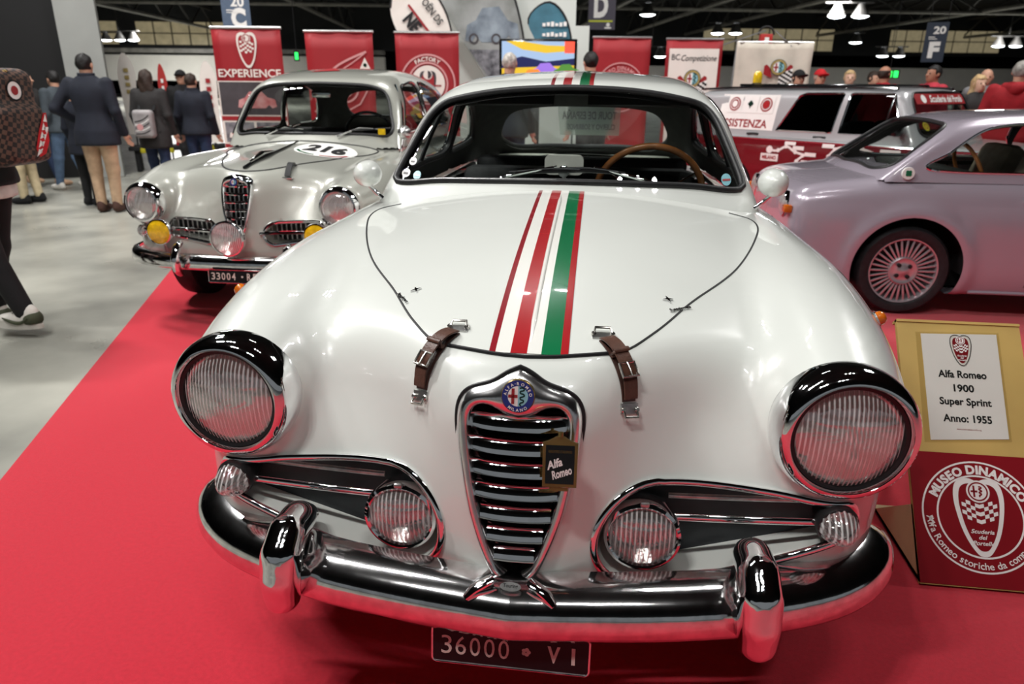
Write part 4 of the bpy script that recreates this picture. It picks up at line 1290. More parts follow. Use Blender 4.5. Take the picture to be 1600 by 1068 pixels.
# windshield stickers
for i, (x, z, w, h_, c_) in enumerate(((-.535, 1.062, .030, .024, 'white_print'), (-.552, 1.026, .034, .026, 'white_print'), (-.505, 1.022, .030, .026, 'badge_sky'), (.532, 1.028, .034, .034, 'badge_sky'))):
    pts = np.array([(x + w / 2 * math.cos(a), z + h_ / 2 * math.sin(a)) for a in np.linspace(0, 2 * PI, 24, endpoint=False)])
    def lay(p, off):
        O = np.stack([p[:, 0], np.full(len(p), .9), p[:, 1]], 1); q_ = ray_hit(hero_cabin, O, np.tile([0, 1., 0], (len(p), 1)), 1.4); return q_ + field_grad(hero_cabin, q_) * off
    o = mesh_obj('windshield_sticker', lay(pts, -.005), [tuple(range(24))], c_, hero, smooth=False)
    if c_ == 'white_print':
        tv, tf = merge2d(*[rect2d(-.27 * w + .14 * w * k, 0, -.17 * w + .14 * w * k, h_ * .26) for k in range(4)]); mesh_obj('sticker_marks', lay(tv + np.array([x, z - h_ * .2]), -.004), tf, 'black_print', o, smooth=False)
        half = np.array([(x + w * .46 * math.cos(a), z + .02 * h_ + h_ * .44 * math.sin(a)) for a in np.linspace(.35, PI - .35, 14)]); mesh_obj('band', lay(half, -.0042), [tuple(range(14))], 'badge_blue', o, smooth=False)
    else:
        bx = np.array([(x - w * .4, z - .12 * h_), (x + w * .4, z - .12 * h_), (x + w * .4, z + .05 * h_), (x - w * .4, z + .05 * h_)]); mesh_obj('band', lay(bx, -.004), [(0, 1, 2, 3)], 'red_print' if x > 0 else 'white_print', o, smooth=False)


# ---------------------------------------------------------------- wheels
def wheel(name, parent, c, R, W, out, rim_r, style='disc', rim_mat='chrome_worn'):
    """tyre and rim; out = outward direction (unit vector)"""
    w = empty(name, parent=parent); hw = W / 2
    MB().lathe([(rim_r * .98, -hw * .8), (rim_r * 1.04, -hw), (R * .93, -hw * .98), (R * .985, -hw * .8), (R, -hw * .4), (R, hw * .4), (R * .985, hw * .8), (R * .93, hw * .98), (rim_r * 1.10, hw), (rim_r * 1.03, hw * .92), (rim_r * .98, hw * .75)], 56, c, out).build('tyre', 'tyre', w, smooth=True)
    if style == 'disc':
        MB().lathe([(rim_r, -hw * .7), (rim_r, hw * .78), (rim_r * .95, hw * .80), (rim_r * .90, hw * .5), (rim_r * .60, hw * .42), (rim_r * .52, hw * .55), (rim_r * .40, hw * .72), (.0005, hw * .80)], 48, c, out).build('rim', rim_mat, w, smooth=True)
    return w


def wheel_well(root, c, r, depth, sg):
    """dark inner arch: half drum above the wheel"""
    rows = [[(c[0] - sg * d, c[1] + r * math.cos(a), max(.09, c[2] + r * math.sin(a))) for a in np.linspace(-.08, PI + .08, 30)] for d in (-.02, depth)]
    rows.append([(c[0] - sg * (depth + .01), c[1] + .02 * math.cos(a), c[2] + .02 * math.sin(a)) for a in np.linspace(-.08, PI + .08, 30)])
    V, F = rows_mesh(rows, closed=False); return mesh_obj('wheel_well', V, F, 'black', root)


for sg in (1, -1):
    for yc in (.80, 3.12):
        wheel('wheel', hero, (sg * .64, yc, .325), .325, .17, (sg, 0, 0), .205)
# dark underbody
MB().box((0, 2.2, .27), (1.05, 3.5, .10)).build('underbody', 'black', hero)
for yc in (.80, 3.12):
    for sg in (1, -1): wheel_well(hero, (sg * .72, yc, .33), .40, .24, sg)
for sg in (1, -1):
    P = side_pts(hero_body, [(1.45, .90), (1.42, .70), (1.42, .45), (1.45, .28)], sg, -.001); MB().tube(smooth_open(P, 24), .003, 6).build('door_gap', 'black', hero, smooth=True)
    P = side_pts(hero_body, [(2.36, .92), (2.38, .70), (2.36, .40), (2.30, .28)], sg, -.001); MB().tube(smooth_open(P, 24), .003, 6).build('door_gap', 'black', hero, smooth=True)
    P = side_pts(hero_body, [(2.16, .82), (2.22, .825), (2.28, .82)], sg, .016); MB().tube(P, .008, 8).build('door_handle', 'chrome', hero, smooth=True)


# ================================================================== grey saloon behind on the left (own frame: front at y = 0)
M['grey_paint'] = mat('grey_paint', srgb(176, 177, 168), 0.28, coat=1.0, noise=.02, nscale=3, metal=.15)
SX, SY, SA, SS = -1.826, 2.473, math.radians(0.82), 0.961
sedan = tag(empty('vintage_saloon', (SX, SY, 0), SA), 'grey vintage saloon with race number 216 behind on the left', 'car')
sedan.scale = (SS, SS, SS)
S_zc = spl([-.1, .06, .14, .22, .35, .60, .90, 1.2, 1.5, 2.4, 3.2, 3.8, 4.2], [.66, .80, .865, .90, .928, .955, .985, 1.015, 1.02, 1.01, 1.0, .90, .72])
S_w = spl([-.1, .1, .25, .5, .9, 1.4, 2.2, 3.2, 3.8, 4.3], [.60, .68, .735, .775, .795, .80, .80, .79, .72, .55])
S_tum = spl([.15, .28, .36, .5, .65, .8, .9, 1.0, 1.1], [-.10, -.05, -.02, 0, -.004, -.03, -.07, -.12, -.17])
S_front = spl2([0, .08, .16, .30, .45, .60, .70, .85], [.3, .45, .6, .75, .95], [[.06, .07, .09, .12, .13, .16, .22, .42], [.055, .065, .085, .11, .12, .15, .21, .42],
               [.065, .075, .105, .15, .17, .19, .24, .42], [.085, .10, .15, .23, .26, .25, .28, .42], [.14, .16, .23, .31, .34, .32, .33, .45]])
SPY = [-.1, .10, .25, .5, .9, 1.3, 1.8, 2.4]
SP_x = spl(SPY, [.58, .582, .595, .615, .625, .62, .60, .58]); SP_z = spl(SPY, [.715, .715, .72, .73, .74, .74, .74, .72]); SP_r = spl(SPY, [.10, .115, .14, .175, .19, .19, .18, .15])


def sedan_body(x, y, z):
    ax = np.sqrt(x * x + 1e-5)
    m = smax(z - (S_zc(y) - .26 * ax * ax - .01), ax - (S_w(y) + S_tum(z)), .15)
    m = smax(m, S_front(ax, z) - y, .09); m = smax(m, y - (4.25 - .35 * ax * ax), .25)
    pod = smax(np.sqrt((ax - SP_x(y)) ** 2 + (z - SP_z(y)) ** 2) - SP_r(y), y - 2.3, .3); pod = smax(pod, .135 - y, .02)
    m = smin(m, pod, .06)
    rp = np.sqrt((ax - .60) ** 2 + (z - .68) ** 2) - spl([2.2, 3.0, 3.6, 4.1, 4.4], [.10, .19, .19, .14, .06])(y)
    m = smin(m, smax(smax(rp, 2.3 - y, .3), y - 4.2, .2), .08)
    return smax(m, (.33 - .08 * np.clip((y - .5) / .5, 0, 1)) - z, .05)


S_roof = spl([1.0, 1.4, 1.6, 1.9, 2.3, 2.8, 3.2, 3.6], [1.28, 1.375, 1.425, 1.470, 1.485, 1.45, 1.36, 1.2])
S_cabx = spl([.85, 1.0, 1.1, 1.2, 1.3, 1.4, 1.5], [.66, .632, .615, .592, .565, .53, .49])


def sedan_cabin(x, y, z):
    ax = np.sqrt(x * x + 1e-5)
    m = smax(z - (S_roof(y) - .13 * ax * ax), (ax - S_cabx(z)) * .93, .14)
    m = smax(m, (1.16 + (z - 1.03) * .80 + .42 * ax * ax - y) * .72, .05)
    m = smax(m, (y - (3.45 - (z - 1.0) * .9 - .3 * ax * ax)) * .7, .12)
    return smax(m, .88 - z, .02)


def car_cuts(root, fb, fc, bb, cb, h, hood_poly, holes, arches, ws_poly, rw_poly, sides, paint, wheel_x, seal='rubber', glass='glass', cab_in=None, trim='chrome', arch_r=.36, arch_z=.31, cab_min=.95, low=None):
    V, Q = surface_nets(fb, *bb, h)
    if hood_poly is not None: hQ, Q = split_mesh(V, Q, fb, hood_poly, [0, 1], lambda C: C[:, 2] > .62)
    for poly in holes: _, Q = split_mesh(V, Q, fb, poly, [0, 2], lambda C: C[:, 1] < .6)
    for yc in arches:
        ar = np.array([(yc + arch_r * math.cos(a), arch_z + arch_r * math.sin(a)) for a in np.linspace(0, 2 * PI, 60, endpoint=False)])
        for sg in (1, -1): _, Q = split_mesh(V, Q, fb, ar, [1, 2], lambda C, sg=sg: C[:, 0] * sg > .38)
    if cab_in is not None: _, Q = split_mesh(V, Q, fb, cab_in, [0, 1], lambda C: C[:, 2] > .72)
    if low is not None:
        zlow, lm = low; c = V[Q].mean(1); L = c[:, 2] < zlow
        bd = np.intersect1d(np.unique(Q[L]), np.unique(Q[~L])); V[bd, 2] = zlow
        v, q = compact(V, Q[L]); mesh_obj('lower_body', v, q, lm, root); Q = Q[~L]
    v, q = compact(V, Q); mesh_obj('body_shell', v, q, paint, root)
    if hood_poly is not None:
        v, q = compact(V, hQ); mesh_obj('hood', v, q, paint, root)
    V, Q = surface_nets(fc, *cb, h); Q = Q[V[Q].mean(1)[:, 2] > cab_min]
    ymid = (cb[0][1] + cb[1][1]) / 2
    wQ, Q = split_mesh(V, Q, fc, ws_poly, [0, 2], lambda C: C[:, 1] < ymid)
    rQ, Q = split_mesh(V, Q, fc, rw_poly, [0, 2], lambda C: C[:, 1] > ymid)
    sides_g = []
    for sg in (1, -1):
        for poly in sides:
            a, Q = split_mesh(V, Q, fc, poly, [1, 2], lambda C, sg=sg: C[:, 0] * sg > .22)
            if len(a): glass_part('side_window', V, a, fc, root, glass)
            P = side_pts(fc, poly, sg); MB().tube(P, .008, 8, closed=True).build('window_trim', trim, root, smooth=True)
    v, q = compact(V, Q); mesh_obj('roof', v, q, paint, root)
    nn = field_grad(fc, v); mesh_obj('headliner', v - nn * .02, q[:, ::-1], 'headliner', root)
    glass_part('windshield', V, wQ, fc, root, 'glass'); glass_part('rear_window', V, rQ, fc, root, 'glass')
    for poly, y0, d in ((ws_poly, cb[0][1] - .1, 1), (rw_poly, cb[1][1] + .1, -1)):
        p = resample_closed(poly, 90); O = np.stack([p[:, 0], np.full(90, y0), p[:, 1]], 1)
        MB().tube(ray_hit(fc, O, np.tile([0, 1. * d, 0], (90, 1)), (cb[1][1] - cb[0][1]) * .7), .011, 8, closed=True).build('window_seal', seal, root, smooth=True)


s_hood = smooth_open([(0, .225), (.06, .235), (.13, .27), (.19, .34), (.25, .45), (.34, .64), (.44, .88), (.52, 1.06), (.50, 1.16), (.30, 1.14), (0, 1.11)], 60)
s_ws = mirror_half(smooth_open([(0, 1.045), (.30, 1.042), (.48, 1.03), (.555, 1.035), (.568, 1.07), (.55, 1.14), (.52, 1.24), (.48, 1.31), (.41, 1.345), (.25, 1.365), (0, 1.372)], 60))
s_rw = mirror_half(smooth_open([(0, 1.08), (.3, 1.08), (.40, 1.10), (.42, 1.16), (.37, 1.27), (.28, 1.31), (0, 1.325)], 40))
s_side = [smooth_closed([(1.47, 1.05), (1.60, 1.22), (1.70, 1.34), (1.9, 1.375), (2.12, 1.37), (2.15, 1.2), (2.16, 1.05), (1.8, 1.04)], 70),
          smooth_closed([(2.24, 1.05), (2.23, 1.36), (2.5, 1.36), (2.78, 1.30), (2.92, 1.20), (2.95, 1.06), (2.6, 1.04)], 70)]
s_gr_o = mirror_half(smooth_open([(0, .880), (.045, .872), (.078, .852), (.086, .82), (.085, .76), (.078, .70), (.062, .63), (.036, .57), (0, .55)], 40))
s_int = hull_two((.20, .560), .062, (.42, .575), .050)
car_cuts(sedan, sedan_body, sedan_cabin, ((-.86, -.06, .20), (.86, 4.34, 1.10)), ((-.70, 1.0, .86), (.70, 3.70, 1.52)), .021, mirror_half(s_hood),
         [s_gr_o * .93 + np.array([0, .05]), s_int, s_int * np.array([-1, 1])], (.78, 3.2), s_ws, s_rw, s_side, 'grey_paint', .64,
         cab_in=np.array([(-.5, 1.42), (0, 1.28), (.5, 1.42), (.53, 2.2), (.48, 3.1), (-.48, 3.1), (-.53, 2.2)]))
P = top_pts(sedan_body, np.vstack([[(-x, y) for x, y in s_hood[::-1]], s_hood[1:]]), .0); MB().tube(P, .0055, 8).build('hood_gap', 'black', sedan, smooth=True)
# grille: chrome shield with bars
gr = empty('grille', parent=sedan); so = resample_closed(s_gr_o, 80); sf = lambda xz, d: np.stack([xz[:, 0], S_front(np.abs(xz[:, 0]), xz[:, 1]) + d, xz[:, 1]], 1)
c0 = np.array([0, .72]); sc = lambda k: c0 + (so - c0) * k
mesh_obj('grille_surround', *rows_mesh([sf(sc(1.05), .012), sf(sc(1.04), -.012), sf(sc(.95), -.026), sf(sc(.84), -.020), sf(sc(.82), .04)]), 'chrome', gr)
for k in range(6):
    z = .825 - k * .044; w = float(np.interp(z, [.55, .63, .70, .76, .85], [.01, .048, .064, .070, .068]))
    MB().tube([(x, float(S_front(np.array([abs(x)]), np.array([z]))[0]) + .004 - .010 * (1 - (x / .08) ** 2), z) for x in np.linspace(-w, w, 9)], .0085, 8).build('grille_bar', 'chrome', gr, smooth=True)
for k in range(5):
    x = (k - 2) * .026
    MB().tube([(x, .11, .60 + .4 * abs(x)), (x, .13, .84)], .004, 6).build('grille_fin', 'steel', gr, smooth=True)
MB().box((0, .22, .70), (.18, .02, .34)).build('radiator_core', 'black', gr)
round_badge('badge', disc_frame((0, .085, .848), (0, -1, .3)), .022, gr, letters=False)
# side openings with fins, lamps
for sg in (1, -1):
    it = empty('side_intake', parent=sedan); poly = resample_closed(s_int * np.array([sg, 1]), 60); P = front_pts(sedan_body, poly)
    MB().tube(P, .010, 8, closed=True).build('intake_trim', 'chrome', it, smooth=True)
    bk = P.copy(); bk[:, 1] = .26; mesh_obj('intake_wall', *rows_mesh([P, bk]), 'grey_paint', it)
    MB().prism([tuple(p) for p in poly], 0, .01, lambda u, v_, d: (u, .25 + d, v_)).build('intake_backing', 'black', it)
    for k in range(11):
        x = .155 + k * .029; hh = .05 - .0006 * k
        MB().tube([(sg * x, .17, .563 - hh + k * .0012), (sg * x, .17, .563 + hh + k * .0012)], .0045, 6).build('intake_fin', 'steel', it, smooth=True)
    MB().tube([(sg * x, float(S_front(np.array([x]), np.array([.57]))[0]) - .010, .568) for x in np.linspace(.12, .47, 12)], .011, 8).build('intake_bar', 'chrome', it, smooth=True)
    c = Vector((sg * .580, .105, .715)); a_ = Vector((sg * .04, -1, .0)).normalized(); hl = empty('headlamp', parent=sedan)
    MB().lathe([(.112, -.07), (.119, -.03), (.116, -.004), (.104, .014), (.095, .016), (.092, .006)], 48, c, a_).build('lamp_rim', 'chrome', hl, smooth=True)
    lens_dome('lens', c + a_ * .004, .0925, .026, 'lens', hl, a_, ribs=16, rib_amp=.003)
    MB().lathe([(.0005, -.07), (.05, -.05), (.0925, .0)], 40, c, a_).build('reflector', 'reflector', hl, smooth=True)
    # yellow fog lamp on a bracket
    c = Vector((sg * .465, .045, .565)); fl = empty('fog_lamp', parent=sedan)
    MB().lathe([(.02, -.07), (.055, -.05), (.072, -.02), (.076, 0), (.073, .008), (.068, .010)], 40, c, (0, -1, 0)).build('lamp_rim', 'chrome', fl, smooth=True)
    lens_dome('lens', c + Vector((0, -.006, 0)), .068, .016, 'amber_lens', fl, (0, -1, 0), ribs=10, rib_amp=.0015)
    MB().tube([c + Vector((0, .03, -.07)), c + Vector((0, .05, -.16))], .009, 8).build('lamp_bracket', 'steel', fl)
    c = Vector((sg * .645, .16, .545)); tl = empty('turn_signal', parent=sedan)
    MB().lathe([(.035, -.03), (.036, 0), (.030, .006)], 28, c, (sg * .25, -1, 0)).build('lamp_rim', 'chrome', tl, smooth=True)
    MB().lathe([(.030, .0), (.028, .012), (.018, .022), (.0005, .026)], 28, c, (sg * .25, -1, 0)).build('lens', 'fog_lens', tl, smooth=True)
    # overrider
    MB().tube([(sg * .32, -.02, .33), (sg * .32, -.075, .37), (sg * .32, -.075, .44), (sg * .32, -.04, .505), (sg * .32, .02, .52)], [.014, .026, .028, .027, .016], 12).build('overrider', 'chrome', sedan, smooth=True, subsurf=1)
    # fender mirror
    if sg < 0: continue
    mr = empty('fender_mirror', parent=sedan)
    MB().lathe([(.0005, -.05), (.032, -.035), (.045, 0), (.047, .012), (.0005, .014)], 28, (sg * .69, 1.16, 1.06), (sg * .1, 1, 0)).build('mirror_shell', 'steel', mr, smooth=True)
    MB().tube([(sg * .69, 1.15, 1.02), (sg * .675, 1.16, .97), (sg * .655, 1.16, .92)], .009, 8).build('mirror_stem', 'chrome', mr, smooth=True)
c = Vector((-.005, -.055, .560)); sl = empty('spot_lamp', parent=sedan)
MB().lathe([(.02, -.10), (.07, -.07), (.097, -.02), (.101, 0), (.098, .010), (.090, .012)], 48, c, (0, -1, 0)).build('lamp_rim', 'chrome', sl, smooth=True)
lens_dome('lens', c + Vector((0, -.008, 0)), .0905, .022, 'fog_lens', sl, (0, -1, 0), ribs=14, rib_amp=.003)
MB().lathe([(.0005, -.06), (.05, -.04), (.0905, .002)], 40, c, (0, -1, 0)).build('reflector', 'reflector', sl, smooth=True)
MB().tube([c + Vector((0, .04, -.06)), c + Vector((0, .07, -.17))], .010, 8).build('lamp_bracket', 'steel', sl)
# bumper
sbh = smooth_open([(0, -.050), (.2, -.042), (.4, -.015), (.58, .04), (.70, .115), (.765, .21), (.785, .32)], 34)
for sg in (1, -1):
    R_ = []
    for i, (x, y) in enumerate(sbh):
        a = sbh[max(i - 1, 0)]; b = sbh[min(i + 1, 33)]; t = (b - a) / np.linalg.norm(b - a); nn = np.array([-t[1], t[0]]) if i else np.array([0, 1.0])
        R_.append([(sg * (x + nn[0] * o), y + nn[1] * o, z + .03) for o, z in [(.03, .335), (.008, .338), (0, .352), (0, .375), (.004, .40), (.016, .416), (.04, .425), (.05, .42), (.02, .39), (.02, .35)]])
    V, F = rows_mesh(R_); o = mesh_obj('bumper_blade', V, [tuple(f) for f in F] + [tuple(33 * 10 + k for k in range(10))], 'chrome_worn', sedan, autosmooth=60); fix_normals(o)
# plate
pl = empty('license_plate', parent=sedan); fr = disc_frame((.02, -.07, .350), (0, -1, .1))
MB().prism(rr(.31, .072, .008), -.004, 0, lambda u, v_, d: fr(u, v_, d)).build('plate_panel', 'plate_black', pl)
MB().tube([fr(u, v_, 0) for u, v_ in rr(.31, .072, .008)], .003, 8, closed=True).build('plate_border', 'chrome_worn', pl, smooth=True)
x = -.128
for ch in '33004':
    tv, tf = text_fit(ch, .022, .040, bold=.01); flat_part('plate_digit', tv + np.array([x, -.020]), tf, lambda u, v_: fr(u, v_, .0015), 'plate_digit', pl); x += .030
flat_part('plate_emblem', *disc2d(.006, 12, (.042, 0)), lambda u, v_: fr(u, v_, .0015), 'plate_digit', pl)
for ch, x_ in (('R', .082), ('E', .118)):
    tv, tf = text_fit(ch, .024, .040, bold=.02); flat_part('plate_digit', tv + np.array([x_, -.020]), tf, lambda u, v_: fr(u, v_, .0015), 'plate_digit', pl)
# race roundel on the hood
def on_sedan(p, off): return top_pts(sedan_body, p, off)
ell = np.array([(.24 + .20 * math.cos(a), .88 + .19 * math.sin(a)) for a in np.linspace(0, 2 * PI, 48, endpoint=False)])
rows_ = [np.array([(.24, .88)]) + (ell - np.array([(.24, .88)])) * k for k in (.02, .3, .6, .85, 1.0)]
V = np.concatenate([on_sedan(r_, .004) for r_ in rows_]); F = [(i * 48 + k, i * 48 + (k + 1) % 48, (i + 1) * 48 + (k + 1) % 48, (i + 1) * 48 + k) for i in range(4) for k in range(48)]
rd = mesh_obj('race_roundel', V, F, 'white_print', sedan)
tv, tf = text_fit('216', .27, .19, bold=.05); mesh_obj('race_number', on_sedan(tv + np.array([.24, .80]), .007), tf, 'black_print', rd, smooth=False)
for a0, a1, mt in ((3.5, 4.6, 'stripe_green'), (4.8, 5.9, 'red_print')):
    p = np.array([(.24 + .185 * k * math.cos(a), .88 + .175 * k * math.sin(a)) for k in (.9, 1.0) for a in np.linspace(a0, a1, 12)])
    mesh_obj('roundel_band', on_sedan(p, .006), [(k, k + 1, 12 + k + 1, 12 + k) for k in range(11)], mt, rd, smooth=False)
# red pennant on the roof, hood ornament, strap, wipers, windscreen mirror, steering wheel, seats
p = np.array([(-.16, 1.72), (.06, 1.78), (-.06, 1.98)]); mesh_obj('roof_sticker', top_pts(sedan_cabin, p, .006, 1.7, .6), [(0, 1, 2)], 'red_print', sedan, smooth=False)
P = top_pts(sedan_body, [(-.015, y) for y in np.linspace(.26, 1.05, 24)], .008); MB().tube(P, [.012 * (1 - i / 40) for i in range(24)], 8).build('hood_moulding', 'black_gloss', sedan, smooth=True)
MB().tube([P[2] + np.array([0, 0, .012]), P[7] + np.array([0, 0, .026]), P[12] + np.array([0, 0, .010])], [.008, .020, .005], 10, flat=(.7, 1)).build('hood_ornament', 'chrome', sedan, smooth=True)
A = top_pts(sedan_body, [(.215, .40)])[0]; B = top_pts(sedan_body, [(.235, .26)])[0]; n_ = field_grad(sedan_body, [A])[0]
stp = empty('hood_strap', parent=sedan)
pts = [Vector(A) + (Vector(B) - Vector(A)) * t + Vector(n_) * (.010 + .03 * 4 * t * (1 - t)) for t in np.linspace(0, 1, 12)]
MB().sweep(pts, [(-.016, -.003), (.016, -.003), (.016, .003), (-.016, .003)], [n_] * 12).build('strap', 'black', stp)
for C in (A, B): MB().box(Vector(C), (.06, .025, .010), bevel=.003).build('strap_plate', 'chrome', stp, smooth=True)
for x0, x1 in ((-.30, -.02), (.22, .50)):
    wz = empty('wiper', parent=sedan); f_ = lambda x, z: ray_hit(sedan_cabin, np.array([[x, .8, z]]), np.array([[0, 1., 0]]), 1.4)[0] + np.array([0, -.02, .01])
    MB().tube([f_(x0, 1.02), f_((x0 + x1) / 2, 1.075), f_(x1, 1.065)], [.008, .006, .004], 8).build('wiper_arm', 'chrome', wz, smooth=True)
    MB().tube([f_(x0 + .08, 1.055), f_(x1 + .06, 1.07)], .006, 8).build('wiper_blade', 'rubber', wz, smooth=True)
inn = empty('interior', parent=sedan)
MB().box((-.02, 1.55, 1.295), (.14, .03, .05), bevel=.012).build('cabin_mirror', 'chrome_worn', inn, smooth=True)
MB().box((0, 1.45, .96), (1.1, .30, .10), bevel=.04).build('dashboard', 'dash', inn, smooth=True)
for sg in (1, -1): MB().box((sg * .3, 2.2, .78), (.50, .14, .50), bevel=.05, rot=Matrix.Rotation(-.2, 3, 'X')).build('seat_back', 'seat', inn, smooth=True)
MB().tube(circle_pts((0, 0), .19, 40, lambda u, v_: disc_frame((.30, 1.68, 1.0), (0, 1, .45))(u, v_)), .011, 8, closed=True).build('steering_wheel', 'black_gloss', inn, smooth=True)
MB().box((0, 2.2, .30), (1.1, 3.4, .10)).build('underbody', 'black', sedan)
MB().box((.52, 1.215, 1.06), (.05, .004, .04)).build('windshield_sticker', 'amber_lens', sedan)
for sg in (1, -1):
    MB().lathe([(.014, 0), (.014, .02), (.0005, .026)], 16, side_pts(sedan_body, [(.62, .80)], sg)[0], (sg, 0, 0)).build('side_repeater', 'orange_lens', sedan, smooth=True)
    P = side_pts(sedan_cabin, [(1.36, 1.02), (1.50, 1.20), (1.63, 1.36)], sg, .004); MB().tube(P, .009, 8).build('drip_rail', 'chrome', sedan, smooth=True)
    for yc in (.78, 3.2):
        wheel('wheel', sedan, (sg * .64, yc, .32), .32, .16, (sg, 0, 0), .20)
        wheel_well(sedan, (sg * .72, yc, .33), .385, .22, sg)


# ================================================================== lilac silver coupe on the right, side-on (own frame: front at y = 0, near side +x)
M['lilac_paint'] = mat('lilac_paint', srgb(178, 168, 180), 0.26, coat=1.0, noise=.02, nscale=3, metal=.25)
GX, GY = 1.215, 4.06
gt = tag(empty('silver_coupe', (GX, GY, 0), -PI / 2), 'lilac-silver sports coupe seen side-on at the right edge', 'car')
G_zc = spl([-.05, .05, .15, .35, .60, .80, 1.2, 2.0, 2.6, 3.1, 3.5, 3.7], [.66, .735, .775, .81, .84, .855, .86, .87, .87, .84, .76, .66])
G_w = spl([-.05, .06, .2, .5, 1.0, 2.0, 2.8, 3.3, 3.7], [.58, .635, .672, .692, .70, .70, .69, .655, .58])
G_tum = spl([.08, .14, .24, .40, .62, .70, .78, .86, .95], [-.06, -.035, -.012, 0, .0, -.015, -.05, -.105, -.17])


def gt_body(x, y, z):
    ax = np.sqrt(x * x + 1e-5)
    m = smax(z - (G_zc(y) - .06 * ax * ax), ax - (G_w(y) + G_tum(z)), .09)
    m = smax(m, (.015 + .10 * ax * ax + .9 * np.maximum(.50 - z, 0) ** 1.3 + .5 * np.maximum(z - .70, 0) - y), .07)
    m = smax(m, y - (3.62 - .12 * ax * ax - .6 * np.maximum(.45 - z, 0)), .10)
    fl = np.sqrt((y - .735) ** 2 + (z - .285) ** 2); fl2 = np.sqrt((y - 2.83) ** 2 + (z - .285) ** 2)
    m = m - .018 * np.exp(-((np.minimum(fl, fl2) - .34) / .05) ** 2) * np.clip((ax - .5) * 8, 0, 1)
    return smax(m, (.135 + .22 * np.clip((.45 - y) / .45, 0, 1)) - z, .04)


G_roof = spl([.4, .8, 1.0, 1.3, 1.7, 2.2, 2.7, 3.1], [.95, 1.10, 1.155, 1.185, 1.195, 1.165, 1.06, .92])
G_cabx = spl([.75, .86, .95, 1.05, 1.13, 1.2], [.655, .615, .585, .545, .505, .46])


def gt_cabin(x, y, z):
    ax = np.sqrt(x * x + 1e-5)
    m = smax(z - (G_roof(y) - .10 * ax * ax), (ax - G_cabx(z)) * .92, .10)
    m = smax(m, (.47 + (z - .84) * 1.42 + .30 * ax * ax - y) * .57, .03)
    m = smax(m, (y - (3.02 - (z - .86) * 2.0 - .3 * ax * ax)) * .45, .08)
    return smax(m, .74 - z, .02)


g_ws = mirror_half(smooth_open([(0, .862), (.3, .860), (.50, .862), (.535, .88), (.52, .94), (.48, 1.04), (.44, 1.095), (.36, 1.115), (.2, 1.125), (0, 1.128)], 50))
g_rw = mirror_half(smooth_open([(0, .90), (.3, .90), (.43, .92), (.45, .96), (.40, 1.06), (.32, 1.10), (0, 1.115)], 40))
g_side = [smooth_closed([(.79, .868), (.90, .96), (1.04, 1.06), (1.16, 1.105), (1.35, 1.125), (1.60, 1.128), (1.74, 1.115), (1.76, 1.0), (1.76, .865), (1.3, .852)], 90),
          smooth_closed([(1.83, .865), (1.83, 1.10), (2.0, 1.085), (2.2, 1.03), (2.36, .95), (2.40, .88), (2.1, .86)], 60)]
car_cuts(gt, gt_body, gt_cabin, ((-.76, -.06, .08), (.76, 3.70, .92)), ((-.68, .36, .74), (.68, 3.2, 1.24)), .02, None, [], (.735, 2.83), g_ws, g_rw, g_side, 'lilac_paint', .6, arch_r=.315, arch_z=.285, cab_min=.80,
         cab_in=np.array([(-.5, .85), (0, .70), (.5, .85), (.52, 1.6), (.48, 2.4), (-.48, 2.4), (-.52, 1.6)]))


def turbine_wheel(root, c, out):
    R, W, rr_ = .270, .165, .195
    w = wheel('wheel', root, c, R, W, out, rr_, style='none'); C = Vector(c); o = Vector(out)
    fr = disc_frame(C + o * .060, out)
    MB().lathe([(.150, -.13), (.178, -.03), (.183, .0), (.190, .018), (.197, .020), (.199, .012), (.199, -.13)], 56, C + o * .06, out).build('rim_ring', 'rim_silver', w, smooth=True)
    MB().lathe([(.0005, .028), (.020, .026), (.030, .018), (.060, .012), (.078, .020), (.085, .016), (.086, -.02)], 40, C + o * .06, out).build('hub_disc', 'rim_silver', w, smooth=True)
    mb = MB().box((0, 0, 0), (.013, .108, .012), bevel=.004); V0 = list(mb.v); F0 = mb.f
    base = None
    for k in range(32):
        a = 2 * PI * k / 32; ca, sa = math.cos(a), math.sin(a)
        if base is None:
            base = mesh_obj('spoke', [fr(x, y + .134, z + .004 + .0) for x, y, z in V0], F0, 'rim_silver', w, smooth=True, autosmooth=40); me = base.data
            # centre the mesh on the axle so copies can turn about it
            me.transform(Matrix.Translation(-C)); base.location = C
        else:
            s = bpy.data.objects.new('spoke', me); col.objects.link(s); s.parent = w; s.location = C
            s.rotation_mode = 'AXIS_ANGLE'; s.rotation_axis_angle = (a, out[0], out[1], out[2])
    MB().lathe([(.0005, -.05), (.18, -.05)], 40, C + o * .04, out).build('brake_disc', 'black', w)
    for k in range(4):
        a = 2 * PI * k / 4 + .7; MB().lathe([(.012, .0), (.012, .014), (.0005, .016)], 12, fr(.045 * math.cos(a), .045 * math.sin(a), .010), out).build('wheel_nut', 'black', w, smooth=True)
    return w


